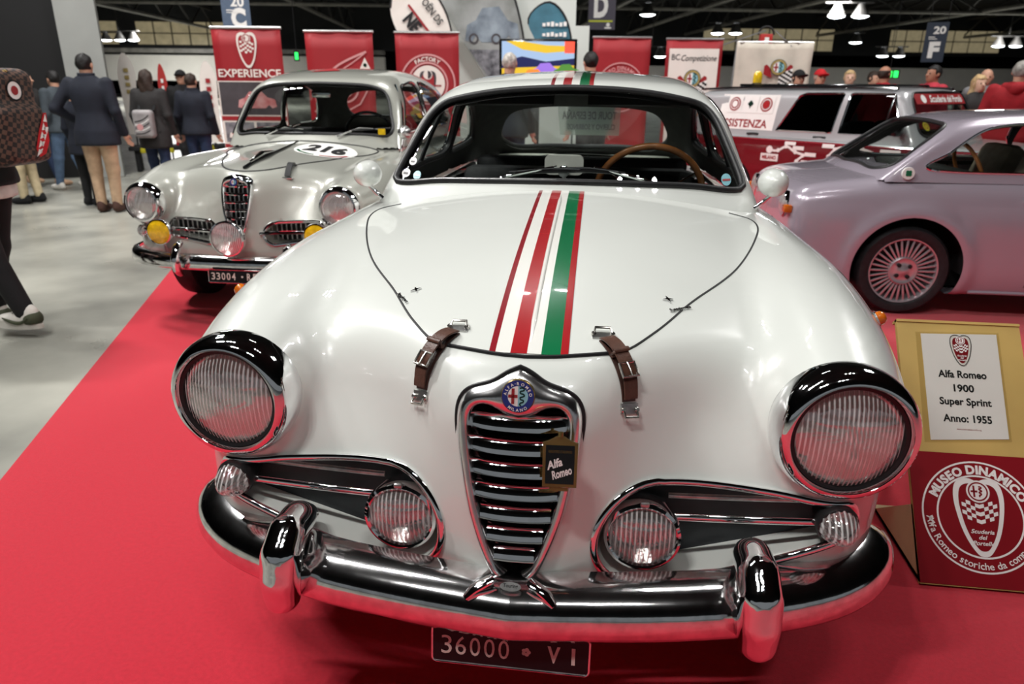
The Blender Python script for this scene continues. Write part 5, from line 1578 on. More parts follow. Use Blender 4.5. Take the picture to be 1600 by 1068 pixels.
M['rim_silver'] = mat('rim_silver', srgb(205, 196, 200), .25, metal=.7, noise=.08)
for sg in (1, -1):
    for yc in (.735, 2.83):
        turbine_wheel(gt, (sg * .595, yc, .272), (sg, 0, 0))
        wheel_well(gt, (sg * .66, yc, .285), .335, .24, sg)
    P = side_pts(gt_body, [(1.42, .82), (1.425, .60), (1.425, .40), (1.42, .20)], sg, -.001); MB().tube(smooth_open(P, 24), .003, 6).build('door_gap', 'black', gt, smooth=True)
    P = side_pts(gt_body, [(.05, .64)], sg)[0]
    MB().box(Vector((sg * .575, .035, .615)), (.07, .05, .05), bevel=.012).build('marker_lamp', 'orange_lens', gt, smooth=True)
    P = side_pts(gt_cabin, [(.67, .845)], sg)[0] + np.array([sg * .02, 0, 0])
    fr = disc_frame(P, (sg, 0, .15)); o = MB().lathe([(.0005, .006), (.034, .005), (.036, 0), (.036, -.01)], 28, P, (sg, 0, .15)).build('side_emblem', 'white_print', gt, smooth=True)
    flat_part('clover', *merge2d(*[disc2d(.010, 12, (.010 * math.cos(a), .010 * math.sin(a))) for a in (PI / 4, 3 * PI / 4, 5 * PI / 4, 7 * PI / 4)]), lambda u, v_: fr(u, v_, .008), 'stripe_green', o)
    P = side_pts(gt_cabin, [(.70, .86), (.86, .97), (1.0, 1.065)], sg, .006)
    P2 = side_pts(gt_body, [(y, .16) for y in np.linspace(1.12, 2.45, 12)], sg, .004); MB().tube(P2, .010, 8).build('sill_trim', 'lilac_paint', gt, smooth=True)
    P = side_pts(gt_body, [(1.30, .70), (1.40, .70)], sg, .014); MB().tube(P, .008, 8).build('door_handle', 'chrome', gt, smooth=True)
    hl = empty('headlamp', parent=gt)
    MB().lathe([(.078, -.05), (.082, .0), (.074, .008)], 32, (sg * .47, .035, .63), (0, -1, 0)).build('lamp_rim', 'chrome', hl, smooth=True)
    lens_dome('lens', (sg * .47, .030, .63), .074, .02, 'lens', hl)
    MB().lathe([(.0005, -.04), (.074, .0)], 32, (sg * .47, .034, .63), (0, -1, 0)).build('reflector', 'reflector', hl, smooth=True)
inn = empty('interior', parent=gt)
M['seat_tan'] = mat('seat_tan', srgb(160, 150, 130), .6, noise=.2, bump=.1)
for sg in (1, -1):
    MB().box((sg * .28, 1.55, .72), (.42, .14, .50), bevel=.06, rot=Matrix.Rotation(-.3, 3, 'X')).build('seat_back', 'seat_tan', inn, smooth=True)
    MB().box((sg * .28, 1.30, .42), (.42, .46, .14), bevel=.05).build('seat_cushion', 'seat_tan', inn, smooth=True)
MB().box((0, .98, .80), (1.0, .26, .10), bevel=.03).build('dashboard', 'dash', inn, smooth=True)
MB().tube(circle_pts((0, 0), .17, 40, lambda u, v_: disc_frame((.27, 1.16, .84), (0, 1, .45))(u, v_)), .012, 8, closed=True).build('steering_wheel', 'wood_rim', inn, smooth=True)
MB().box((0, 1.8, .20), (1.0, 2.9, .10)).build('underbody', 'black', gt)
MB().tube([(x, .005 + .16 * x * x, .47) for x in np.linspace(-.55, .55, 21)], .022, 10, flat=(1.4, .7)).build('bumper_blade', 'chrome', gt, smooth=True)


# ================================================================== service wagon behind on the right (own frame: front at y = 0, near side -x)
M['wagon_grey'] = mat('wagon_grey', srgb(168, 168, 170), .3, coat=.8, noise=.04, nscale=3, metal=.1)
M['wagon_red'] = mat('wagon_red', srgb(112, 18, 28), .25, coat=1.0, noise=.06, nscale=3)
WTH = 0.766; WX, WY = 4.009, 5.396
wagon = tag(empty('service_wagon', (WX, WY, 0), WTH), 'red and grey service wagon with ASSISTENZA lettering and a route map', 'car')
wagon.scale = (1.013, 1.013, 1.013)
W_zc = spl([-.05, .05, .2, .6, 1.0, 1.3, 2.5, 3.4, 3.7], [.66, .76, .80, .835, .86, .865, .865, .86, .80])
W_w = spl([-.05, .05, .25, .8, 1.6, 2.6, 3.3, 3.7], [.62, .66, .69, .70, .70, .70, .69, .66])
W_tum = spl([.15, .25, .40, .60, .74, .80, .86, .95], [-.05, -.02, -.003, 0, -.003, -.012, -.05, -.14])


def wagon_body(x, y, z):
    ax = np.sqrt(x * x + 1e-5)
    m = smax(z - (W_zc(y) - .03 * ax * ax), ax - (W_w(y) + W_tum(z)), .05)
    m = smax(m, .01 + .08 * ax * ax - y, .06); m = smax(m, y - (3.68 - .05 * ax * ax), .06)
    return smax(m, .22 - z, .03)


W_roof = spl([.9, 1.15, 1.4, 1.8, 2.4, 3.0, 3.45], [1.22, 1.275, 1.30, 1.308, 1.306, 1.298, 1.28])
W_cabx = spl([.78, .86, .95, 1.1, 1.24, 1.34], [.69, .665, .645, .61, .572, .53])


def wagon_cabin(x, y, z):
    ax = np.sqrt(x * x + 1e-5)
    m = smax(z - (W_roof(y) - .08 * ax * ax), (ax - W_cabx(z)) * .95, .07)
    m = smax(m, (.97 + (z - .88) * .62 + .22 * ax * ax - y) * .8, .04)
    m = smax(m, (y - (3.62 - (z - .86) * .40)) * .9, .06)
    return smax(m, .80 - z, .02)


w_ws = mirror_half(smooth_open([(0, .90), (.3, .90), (.53, .905), (.57, .93), (.55, 1.03), (.51, 1.18), (.47, 1.245), (.38, 1.262), (0, 1.27)], 40))
w_rw = mirror_half(smooth_open([(0, .95), (.4, .95), (.48, .97), (.46, 1.15), (.42, 1.22), (0, 1.24)], 30))
w_side = [np.array(densify([(1.195, .905), (1.335, 1.235), (1.365, 1.25), (1.72, 1.25), (1.745, 1.24), (1.77, .90)], .03)), np.array(densify([(1.84, .90), (1.81, 1.24), (1.83, 1.25), (2.20, 1.245), (2.26, 1.22), (2.43, .895)], .03))]
car_cuts(wagon, wagon_body, wagon_cabin, ((-.78, -.06, .16), (.78, 3.76, .92)), ((-.74, .86, .78), (.74, 3.70, 1.39)), .022, None, [], (.68, 2.92), w_ws, w_rw, w_side, 'wagon_grey', .6, arch_r=.31, arch_z=.29, cab_min=.83, glass='glass_dark', low=(.800, 'wagon_red'),
         cab_in=np.array([(-.55, 1.2), (0, 1.08), (.55, 1.2), (.58, 2.2), (.55, 3.4), (-.55, 3.4), (-.58, 2.2)]))


def wside(yz, off=.004): return side_pts(wagon_cabin, yz, -1, off)


def wbody(yz, off=.004): return side_pts(wagon_body, yz, -1, off)


# roof rack / dark roof edge
for sg in (1, -1):
    P = [(sg * .53, y, float(W_roof(y)) - .005) for y in np.linspace(1.35, 3.5, 20)]; MB().tube(P, .018, 8, flat=(.7, 1.2)).build('roof_gutter', 'black_gloss', wagon, smooth=True)
MB().box((0, 2.30, 1.318), (.98, 1.5, .026), bevel=.012).build('roof_panel', 'black_gloss', wagon, smooth=True)
# rear side panel print
def wtext(s, w, h, y, z, material, bold=.03, off=.006, fn=wside, name='lettering', parent=wagon, shear=0):
    tv, tf = text_fit(s, w, h, bold=bold, shear=shear); p = np.stack([y - tv[:, 0], z + tv[:, 1]], 1)
    return mesh_obj(name, fn(p, off), tf, material, parent, smooth=False)
def wquad(y0, z0, y1, z1, material, off, fn=wside, name='panel', parent=wagon):
    n = 6; p = [(y0 + (y1 - y0) * i / n, z) for z in (z0, (z0 + z1) / 2, z1) for i in range(n + 1)]
    return mesh_obj(name, fn(p, off), [(j * (n + 1) + i, j * (n + 1) + i + 1, (j + 1) * (n + 1) + i + 1, (j + 1) * (n + 1) + i) for j in range(2) for i in range(n)], material, parent, smooth=False)
def wdisc(y, z, r, material, off, r0=0.0, parent=wagon, name='roundel', fn=wside):
    g = disc2d(r, 28, (0, 0)) if r0 == 0 else ring2d(r0, r, 28)
    return mesh_obj(name, fn(np.stack([y - g[0][:, 0], z + g[0][:, 1]], 1), off), g[1], material, parent, smooth=False)
wquad(3.16, .885, 2.47, 1.225, 'white_print', .003, name='decal_sheet')
for k, yc in enumerate((2.985, 2.795, 2.605)):
    sq = wquad(yc + .090, 1.045, yc - .090, 1.210, 'white_print', .006, name='emblem_square')
    if k != 1:
        wdisc(yc, 1.13, .068, 'red_print', .009, parent=sq); wdisc(yc, 1.13, .054, 'white_print', .011, r0=.046, parent=sq); wdisc(yc, 1.13, .032, 'white_print' if k == 0 else 'stripe_red', .012, parent=sq)
    else:
        for a in (0, PI / 2, PI, 1.5 * PI): wdisc(yc + .016 * math.cos(a), 1.135 + .016 * math.sin(a), .016, 'snake', .009, parent=sq, name='clover_leaf')
        wquad(yc + .004, 1.09, yc - .004, 1.13, 'snake', .009, parent=sq, name='clover_stem')
wtext('ASSISTENZA', .60, .080, 2.845, .905, 'red_print', bold=.02)
# route map on the red side
route = [(2.443, .709), (2.344, .708), (2.261, .75), (2.153, .704), (2.067, .678), (2.127, .619), (2.111, .555), (2.054, .478), (1.943, .538), (1.86, .61), (1.803, .688), (1.748, .755), (1.62, .780), (1.488, .772), (1.353, .732), (1.254, .642)]
rt = smooth_open(route, 90)
g = stroke2d(rt, .022); mesh_obj('route_line', wbody(g[0], .004), g[1], 'white_print', wagon, smooth=False)
for y_, z_ in route[1:]: wdisc(y_, z_, .020, 'white_print', .006, fn=wbody, name='route_stop')
wdisc(*route[0], .036, 'white_print', .006, fn=wbody, name='route_stop')
for y_, z_, w_, h_, t_ in ((2.437, .634, .20, .070, 'MILANO'), (2.223, .780, .12, .030, None), (2.127, .742, .12, .036, None), (1.992, .69, .12, .036, None), (2.02, .615, .12, .036, None), (2.183, .531, .13, .036, None), (2.141, .476, .13, .036, None), (1.823, .78, .12, .034, None), (1.601, .735, .12, .036, None), (1.692, .702, .12, .036, None), (1.727, .646, .12, .036, None), (1.791, .578, .12, .036, None), (1.864, .524, .11, .036, None), (1.237, .764, .18, .042, None), (1.644, .493, .12, .036, None)):
    q = wquad(y_ + w_ / 2, z_ - h_ / 2, y_ - w_ / 2, z_ + h_ / 2, 'white_print', .005, fn=wbody, name='place_tag')
    if t_: wtext(t_, w_ * .8, h_ * .55, y_, z_ - h_ * .28, 'red_print', fn=wbody, off=.008, parent=q)
# window pillar, vent bar, door gaps, handles, mirror, chrome strip
for sg in (1, -1):
    f = lambda yz, off=.0: side_pts(wagon_cabin, yz, sg, off)
    MB().tube(f([(1.36, .90), (1.352, 1.08), (1.345, 1.245)], .002), .009, 8).build('vent_bar', 'chrome', wagon, smooth=True)
    P = side_pts(wagon_body, [(1.79, .85), (1.79, .6), (1.79, .3)], sg, -.001); MB().tube(P, .004, 6).build('door_gap', 'black', wagon)
    P = side_pts(wagon_body, [(y, .805) for y in np.linspace(.1, 3.6, 30)], sg, .004); MB().tube(P, .007, 8).build('side_moulding', 'chrome', wagon, smooth=True)
    for yy in (1.88, 2.62): MB().tube(side_pts(wagon_body, [(yy, .835), (yy + .06, .838), (yy + .13, .835)], sg, .018), .011, 8).build('door_handle', 'black', wagon, smooth=True)
    P = side_pts(wagon_cabin, [(1.20, .93)], sg, .0)[0]
    mm = MB().box(Vector(P) + Vector((sg * .08, -.01, .02)), (.13, .06, .095), bevel=.022).build('door_mirror', 'black_gloss', wagon, smooth=True)
    for yc in (.68, 2.92):
        wheel('wheel', wagon, (sg * .60, yc, .28), .28, .16, (sg, 0, 0), .19)
        wheel_well(wagon, (sg * .66, yc, .29), .33, .22, sg)
# windscreen banner and stickers
def wws(p, off):
    p = np.asarray(p, float); O = np.stack([p[:, 0], np.full(len(p), .6), p[:, 1]], 1); q = ray_hit(wagon_cabin, O, np.tile([0, 1., 0], (len(p), 1)), 1.2); return q + field_grad(wagon_cabin, q) * off
n = 14; p = [(-.47 + .94 * i / n, z) for z in (1.165, 1.21, 1.25) for i in range(n + 1)]
bn = mesh_obj('windshield_banner', wws(p, .004), [(j * (n + 1) + i, j * (n + 1) + i + 1, (j + 1) * (n + 1) + i + 1, (j + 1) * (n + 1) + i) for j in range(2) for i in range(n)], 'red_print', wagon, smooth=False)
tv, tf = text_fit('Scuderia del Portello', .66, .060, shear=.3, bold=.02); mesh_obj('lettering', wws(tv + np.array([.05, 1.178]), .007), tf, 'white_print', bn, smooth=False)
dd = disc2d(.034, 24, (-.36, 1.207)); mesh_obj('emblem', wws(dd[0], .006), dd[1], 'white_print', bn, smooth=False)
M['sticker_yellow'] = mat('sticker_yellow', srgb(190, 180, 40), .5, noise=.1); M['sticker_blue'] = mat('sticker_blue', srgb(60, 120, 170), .5, noise=.1)
for x, z, r, m_ in ((-.46, 1.06, .034, 'stripe_green'), (-.47, .985, .036, 'sticker_yellow'), (-.1, .95, .05, 'white_print'), (.12, .96, .04, 'sticker_blue')):
    dd = disc2d(r, 24, (x, z)); st_ = mesh_obj('windshield_sticker', wws(dd[0], .004), dd[1], m_, wagon, smooth=False)
    dd = ring2d(r * .45, r * .62, 20, (x, z)); mesh_obj('sticker_ring', wws(dd[0], .006), dd[1], 'red_print', st_, smooth=False)
inn = empty('interior', parent=wagon)
for sg in (1, -1):
    for yy in (1.75, 2.45): MB().box((sg * .3, yy, .75), (.48, .14, .5), bevel=.05, rot=Matrix.Rotation(-.2, 3, 'X')).build('seat_back', 'seat', inn, smooth=True)
MB().box((0, 1.25, .84), (1.1, .26, .10), bevel=.03).build('dashboard', 'dash', inn, smooth=True)
MB().box((0, 1.85, .24), (1.0, 3.2, .10)).build('underbody', 'black', wagon)
# amber beacon on the roof
bc = empty('beacon', parent=wagon)
MB().lathe([(.05, 0), (.05, .02), (.045, .03)], 24, (-.30, 2.97, 1.315), (0, 0, 1)).build('beacon_base', 'black', bc, smooth=True)
MB().lathe([(.046, .02), (.048, .07), (.044, .12), (.025, .145), (.0005, .15)], 24, (-.30, 2.97, 1.315), (0, 0, 1)).build('beacon_lens', 'amber_lens', bc, smooth=True)


# ================================================================== banners, panels, signs
M['banner_red'] = mat('banner_red', srgb(150, 28, 36), .6, noise=.08, nscale=4)
M['banner_white'] = mat('banner_white', srgb(226, 220, 212), .6, noise=.05, nscale=4)
M['banner_grey'] = mat('banner_grey', srgb(70, 66, 70), .6, noise=.3, nscale=5)
M['alu'] = mat('alu', srgb(190, 190, 190), .3, metal=.8, noise=.1)
M['pink_print'] = mat('pink_print', srgb(206, 150, 150), .6, noise=.06)
M['checker_black'] = M['black_print']


def banner(loc, w, h, rz, label, base=.06, mat_='banner_red'):
    t = tag(empty('roll_up_banner', loc, rz), label, 'banner', 'roll-up banners behind the cars')
    MB().box((0, 0, .04), (w + .04, .16, .08), bevel=.02).build('banner_base', 'alu', t, smooth=True)
    n = 8; V = [(-w / 2 + w * i / n, .006 * math.sin(i * 1.7 + j) , .08 + (h - .1) * j / 10) for j in range(11) for i in range(n + 1)]
    F = [(j * (n + 1) + i, j * (n + 1) + i + 1, (j + 1) * (n + 1) + i + 1, (j + 1) * (n + 1) + i) for j in range(10) for i in range(n)]
    o = mesh_obj('banner_sheet', V, F, mat_, t); md = o.modifiers.new('s', 'SOLIDIFY'); md.thickness = .003
    MB().tube([(-w / 2 - .01, 0, h - .01), (w / 2 + .01, 0, h - .01)], .016, 10).build('top_rail', 'alu', t, smooth=True)
    MB().tube([(0, .05, .05), (0, .05, h - .02)], .012, 8).build('pole', 'alu', t)
    return t


def pr(t, name, g, m, d=-.012): return mesh_obj(name, [(u, d, v) for u, v in g[0]], g[1], m, t, smooth=False)
def sh(g, x, z, s=1.0): return g[0] * s + np.array([x, z]), g[1]


def shield_outline(w, h, n=40):
    """heart-topped shield, unit box centred"""
    half = [(0, .46), (.12, .50), (.30, .50), (.44, .44), (.50, .30), (.47, .05), (.36, -.22), (.20, -.42), (.08, -.50), (0, -.51)]
    p = mirror_half(smooth_open(half, n)); return p * np.array([w, h])


def shield(t, x, z, w, h, outer, inner, flag=True, d=-.012):
    o = shield_outline(w, h); pr(t, 'shield', (o + np.array([x, z]), [tuple(range(len(o)))]), outer, d)
    i = shield_outline(w * .80, h * .84); pr(t, 'shield_field', (i + np.array([x, z]), [tuple(range(len(i)))]), inner, d - .002)
    if flag:
        g = []; 
        for a in range(6):
            for b in range(5):
                if (a + b) % 2 == 0:
                    x0 = (a - 3) * w * .115; z0 = (b - 1.6) * h * .062 + (abs(a - 2.5) * h * .022); g.append(rect2d(x + x0, z + z0, x + x0 + w * .115, z + z0 + h * .062))
        pr(t, 'checker_flag', merge2d(*g), outer, d - .004)
    pr(t, 'crest', disc2d(w * .22, 24, (x, z + h * .34)), outer, d - .005); pr(t, 'crest_ring', ring2d(w * .15, w * .19, 24, (x, z + h * .34)), inner, d - .006)
    pr(t, 'crest_cross', merge2d(rect2d(x - w * .09, z + h * .34 - w * .10, x - w * .05, z + h * .34 + w * .10), rect2d(x - w * .13, z + h * .34 - w * .02, x - w * .01, z + h * .34 + w * .02)), inner, d - .007)


# EXPERIENCE
b = banner((-3.865, 6.94, 0), .76, 1.90, .13, 'red roll-up banner reading EXPERIENCE with car photos')
shield(b, 0, 1.66, .22, .36, 'banner_white', 'banner_red')
tv = text_fit('EXPERIENCE', .70, .085, bold=.018); pr(b, 'lettering', sh(tv, 0, 1.38), 'banner_white')
pr(b, 'photo_field', rect2d(-.375, .15, .375, 1.34), 'banner_white'); pr(b, 'photo', rect2d(-.36, .98, .36, 1.33), 'banner_grey', -.014)
M['photo_red'] = mat('photo_red', srgb(170, 70, 74), .6, noise=.4, nscale=9, color2=srgb(210, 170, 168)); M['photo_grey'] = mat('photo_grey', srgb(150, 150, 156), .6, noise=.5, nscale=9, color2=srgb(60, 60, 66))
CARP = np.array([(-.5, -.18), (-.46, .0), (-.30, .06), (-.18, .20), (.12, .22), (.28, .06), (.46, .02), (.5, -.16), (.38, -.2), (.30, -.12), (.20, -.2), (-.20, -.2), (-.30, -.12), (-.38, -.2)])
cg = lambda x, z, w: (CARP * w + np.array([x, z]), [tuple(range(len(CARP)))])
pr(b, 'photo_car', cg(.05, 1.14, .44), 'photo_red', -.016); pr(b, 'photo_strip', rect2d(-.37, .92, .37, .965), 'banner_red', -.016)
for x in (-.18, .18): pr(b, 'photo', rect2d(x - .165, .68, x + .165, .90), 'photo_grey', -.014); pr(b, 'photo_car', cg(x, .78, .26), 'banner_white', -.016)
pr(b, 'photo_strip', rect2d(-.37, .60, .37, .66), 'banner_red', -.016)
for x in (-.18, .18): pr(b, 'photo', rect2d(x - .165, .36, x + .165, .58), 'photo_grey', -.014)
# road-curve banner with triangle
b = banner((-2.915, 7.23, 0), .76, 1.88, .13, 'red roll-up banner with white curved lines and small triangle')
arc = smooth_open([(-.22, 1.30), (-.10, 1.46), (.10, 1.58), (.30, 1.66)], 30); pr(b, 'curve', stroke2d(arc, .022), 'pink_print')
arc = smooth_open([(-.20, 1.27), (-.06, 1.42), (.10, 1.52), (.29, 1.65)], 30); pr(b, 'curve', stroke2d(arc, .012), 'pink_print')
pr(b, 'seal', ring2d(.15, .17, 40, (.03, 1.28)), 'pink_print'); pr(b, 'lettering', sh(arc_text('MUSEO DINAMICO', .122, .036, 0, spread=3.0), .03, 1.28), 'pink_print', -.014); pr(b, 'seal_disc', disc2d(.11, 32, (.03, 1.28)), 'pink_print', -.014)
for dx in (-.04, .04): pr(b, 'seal_mark', disc2d(.03, 16, (.03 + dx, 1.30)), 'banner_red', -.016)
pr(b, 'triangle', (np.array([(.22, 1.48), (.34, 1.48), (.28, 1.60)]), [(0, 1, 2)]), 'banner_white'); pr(b, 'triangle_mark', disc2d(.020, 12, (.28, 1.52)), 'snake', -.016)
zig = [(.34, 1.42), (.24, 1.42), (.30, 1.26), (.20, 1.10), (.04, 1.02), (-.06, .96), (-.02, .90)]; pr(b, 'outline', stroke2d(zig, .016), 'pink_print')
zig = [(-.33, 1.02), (-.20, .98), (-.12, .88), (-.28, .74), (.02, .74), (.14, .92), (.30, .98)]; pr(b, 'outline', stroke2d(zig, .020), 'pink_print')
# FACTORY
b = banner((-2.065, 7.89, 0), .76, 1.91, .13, 'red roll-up banner with round FACTORY seal')
c = (0, 1.33)
pr(b, 'seal', ring2d(.315, .335, 56, c), 'pink_print'); pr(b, 'seal', ring2d(.225, .245, 56, c), 'pink_print'); pr(b, 'seal_disc', disc2d(.205, 48, c), 'banner_white')
pr(b, 'lettering', sh(arc_text('FACTORY', .255, .065, 0, bold=.03, spread=1.15), *c), 'banner_white', -.014)
o = shield_outline(.20, .30); pr(b, 'shield', (o + np.array([0, 1.32]), [tuple(range(len(o)))]), 'banner_grey', -.014); i = shield_outline(.15, .25); pr(b, 'shield_field', (i + np.array([0, 1.31]), [tuple(range(len(i)))]), 'banner_red', -.016)
pr(b, 'crest', disc2d(.055, 24, (0, 1.43)), 'banner_white', -.018); hd = [(.045 * math.cos(a), 1.43 + .045 * math.sin(a)) for a in np.linspace(-PI / 2, PI / 2, 14)]; pr(b, 'crest_half', (np.array(hd), [tuple(range(14))]), 'banner_grey', -.020)
pr(b, 'bar', rect2d(-.16, 1.30, .16, 1.315), 'banner_red', -.018); tv = text_fit('Portello', .20, .05, shear=.3); pr(b, 'lettering', sh(tv, 0, 1.22), 'banner_red', -.020)
# MUSEO DINAMICO
b = banner((.26, 9.165, 0), .76, 1.93, .13, 'plain red roll-up banner with pale round seal, right of the television')
c = (0, 1.30); pr(b, 'seal', ring2d(.30, .315, 56, c), 'pink_print'); pr(b, 'seal', ring2d(.20, .212, 56, c), 'pink_print'); pr(b, 'lettering', sh(arc_text('MUSEO DINAMICO', .222, .066, 0, bold=.03, spread=2.5), *c), 'pink_print', -.014)
shield(b, 0, 1.24, .22, .32, 'pink_print', 'banner_red', d=-.014)
# racing team banner
b = banner((1.235, 9.505, 0), .76, 1.93, .13, 'white roll-up banner with red border and black script heading')
pr(b, 'field', rect2d(-.335, .2, .335, 1.80), 'banner_white'); tv = text_fit('BC', .11, .075, bold=.01); pr(b, 'lettering', sh(tv, -.245, 1.655), 'black_print', -.014); tv = text_fit('Competizione', .48, .10, shear=.35, bold=.012); pr(b, 'lettering', sh(tv, .07, 1.62), 'black_print', -.014)
M['gold_print'] = mat('gold_print', srgb(170, 150, 90), .6, noise=.2, nscale=30)


def crest_flags(t, x, z, R, d=-.014):
    for sx in (-1, 1): pr(t, 'wing', (np.array([(x + sx * R * .7, z - R * 1.3), (x + sx * R * 1.75, z - R * .9), (x + sx * R * 1.75, z + .15 * R), (x + sx * R * 1.45, z + .35 * R), (x + sx * R * 1.15, z + .1 * R), (x + sx * R * .9, z - .3 * R)])[::sx], [tuple(range(6))]), 'red_print', d)
    g = []
    for a in range(6):
        for k in range(6):
            if (a + k) % 2 == 0: g.append(rect2d(x + R * (.15 + .27 * a), z - R * (1.1 + .27 * k) + a * .12 * R, x + R * (.42 + .27 * a), z - R * (.83 + .27 * k) + a * .12 * R))
    pr(t, 'flag_field', (np.array([(x + .15 * R, z - 2.5 * R), (x + 1.77 * R, z - 1.7 * R), (x + 1.77 * R, z - .1 * R), (x + .15 * R, z - .9 * R)]), [(0, 1, 2, 3)]), 'white_print', d - .002); pr(t, 'checker_flag', merge2d(*g), 'black_print', d - .004)
    pr(t, 'crest', disc2d(R, 36, (x, z)), 'black_print', d - .006); pr(t, 'crest_ring', ring2d(R * .72, R * .92, 36, (x, z)), 'gold_print', d - .008); pr(t, 'crest_field', disc2d(R * .66, 32, (x, z)), 'white_print', d - .008)
    pr(t, 'crest_half', (np.array([(x + R * .66 * math.sin(a), z + R * .66 * math.cos(a)) for a in np.linspace(0, PI, 16)]), [tuple(range(16))[::-1]]), 'badge_sky', d - .010)
    pr(t, 'crest_cross', merge2d(rect2d(x - .40 * R, z - .5 * R, x - .22 * R, z + .5 * R), rect2d(x - .6 * R, z - .1 * R, x - .04 * R, z + .1 * R)), 'red_print', d - .010); g = stroke2d(smooth_open(np.array(SNAKE) * R * .95, 40), .10 * R); pr(t, 'crest_serpent', sh(g, x, z), 'snake', d - .012)


crest_flags(b, 0, 1.42, .115)
# beige cloth banner hung from a bar
M['cloth'] = mat('cloth', srgb(206, 198, 184), .8, noise=.12, nscale=5)
cl = tag(empty('cloth_banner', (2.33, 9.74, 0), .13), 'beige cloth banner with crest and chequered flags hung behind the wagon', 'banner')
cl.scale = (1.129, 1.0, 1.036)
n = 16; V = [(-.46 + .92 * i / n, .02 * math.sin(i * 1.1) + .012 * math.sin(i * 2.7 + j * .5), 1.02 + (1.83 - 1.02) * j / 10 - .02 * math.sin(PI * i / n) * (j / 10)) for j in range(11) for i in range(n + 1)]
mesh_obj('cloth_sheet', V, [(j * (n + 1) + i, j * (n + 1) + i + 1, (j + 1) * (n + 1) + i + 1, (j + 1) * (n + 1) + i) for j in range(10) for i in range(n)], 'cloth', cl).modifiers.new('s', 'SOLIDIFY').thickness = .004
MB().tube([(-.47, .02, 1.83), (.47, .02, 1.83)], .012, 8).build('crossbar', 'alu', cl)
for sx in (-1, 1): MB().tube([(sx * .45, .03, 1.83), (sx * .5, .06, .0)], .012, 8).build('stand_leg', 'alu', cl)
for x0, x1 in ((-.66, -.13), (.20, -.02)): MB().tube([(x0, .0, 1.78), (x1, 0, 1.97)], .008, 6).build('cord', 'alu', cl)
crest_flags(cl, .06, 1.52, .10, -.04)
M['red_box'] = mat('red_box', srgb(176, 44, 40), .5, noise=.1)
bx = tag(empty('lantern', (2.30, 10.3, 0), .13), 'small red lantern with black hoop above the cloth banner', 'lantern')
MB().box((0, 0, 1.95), (.17, .10, .16), bevel=.01).build('lantern_box', 'red_box', bx, smooth=True); MB().tube([(.11 * math.cos(a), 0, 2.02 + .11 * math.sin(a)) for a in np.linspace(0, PI, 16)], .015, 8).build('hoop', 'black', bx, smooth=True); MB().box((0, -.055, 1.935), (.06, .004, .10)).build('lantern_print', 'white_print', bx); MB().tube([(0, .1, 0), (0, .06, 1.95)], .015, 8).build('post', 'black', bx)

# television on a stand
M['screen_base'] = mat('screen_base', srgb(40, 60, 120), .3, emit=srgb(190, 215, 235), estr=.9)
def em(name, c, s=.9): M[name] = mat(name, c, .4, emit=c, estr=s); return name
em('scr_yellow', srgb(190, 160, 40)); em('scr_navy', srgb(24, 30, 70)); em('scr_orange', srgb(220, 120, 50)); em('scr_purple', srgb(130, 100, 190)); em('scr_green', srgb(70, 120, 50)); em('scr_red', srgb(220, 80, 60))
tv_ = tag(empty('television', (-.785, 8.47, 0), .13), 'flat television showing a colourful race behind the white coupe', 'television')
MB().box((0, .03, 1.58), (.98, .05, .57), bevel=.01).build('tv_case', 'black_gloss', tv_, smooth=True)
pr(tv_, 'screen', rect2d(-.455, 1.325, .455, 1.835), 'screen_base', -.002)
wv = lambda pts: (np.array(pts), [tuple(range(len(pts)))])
pr(tv_, 'image_band', wv([(-.40, 1.835), (-.2, 1.74), (.1, 1.70), (.34, 1.72), (.455, 1.70), (.455, 1.78), (.1, 1.79), (-.2, 1.835)]), 'scr_yellow', -.004); pr(tv_, 'image_band', rect2d(.33, 1.70, .455, 1.835), 'scr_red', -.005)
pr(tv_, 'image_band', wv([(-.455, 1.60), (-.2, 1.66), (.1, 1.60), (.455, 1.64), (.455, 1.56), (-.455, 1.52)]), 'scr_navy', -.004); pr(tv_, 'image_band', rect2d(-.455, 1.325, .455, 1.56), 'scr_yellow', -.003)
pr(tv_, 'image_car', sh(cg(0, 0, .40), .10, 1.50), 'scr_purple', -.006); pr(tv_, 'image_car', sh(cg(0, 0, .34), .36, 1.50), 'scr_green', -.007); pr(tv_, 'image_car', sh(cg(0, 0, .42), -.05, 1.42), 'scr_orange', -.008)
MB().tube([(0, .08, .02), (0, .06, 1.4)], .03, 10).build('tv_post', 'black', tv_); MB().box((0, .08, .018), (.7, .5, .03), bevel=.01).build('tv_foot', 'black', tv_)

# white display wall with sail-shaped print, feather flags
M['panel_white'] = mat('panel_white', srgb(216, 220, 214), .7, noise=.04, nscale=1)
pw = MB().prism([(-2.0, 0), (.95, 0), (.95, 2.25), (.72, 2.25), (.72, 4.2), (-2.75, 4.2), (-1.30, 1.2), (-1.30, 0)], 0, .12, lambda u, v, d: (u * math.cos(.13) - 1.2 - d * math.sin(.13), 11.6 + u * math.sin(.13) + d * math.cos(.13), v)).build('display_wall', 'panel_white'); tag(pw, 'tall white display wall with slanted left edge behind the screen', 'display wall')
M['photo_sail'] = mat('photo_sail', srgb(176, 178, 178), .6, noise=.35, nscale=1.6, color2=srgb(110, 114, 108)); M['photo_car_blue'] = mat('photo_car_blue', srgb(150, 162, 172), .6, noise=.4, nscale=4, color2=srgb(90, 100, 112))
sl = tag(empty('sail_print', (-1.87, 11.15, 0), .13), 'large sail-shaped print of a parked grey car on the white wall', 'banner')
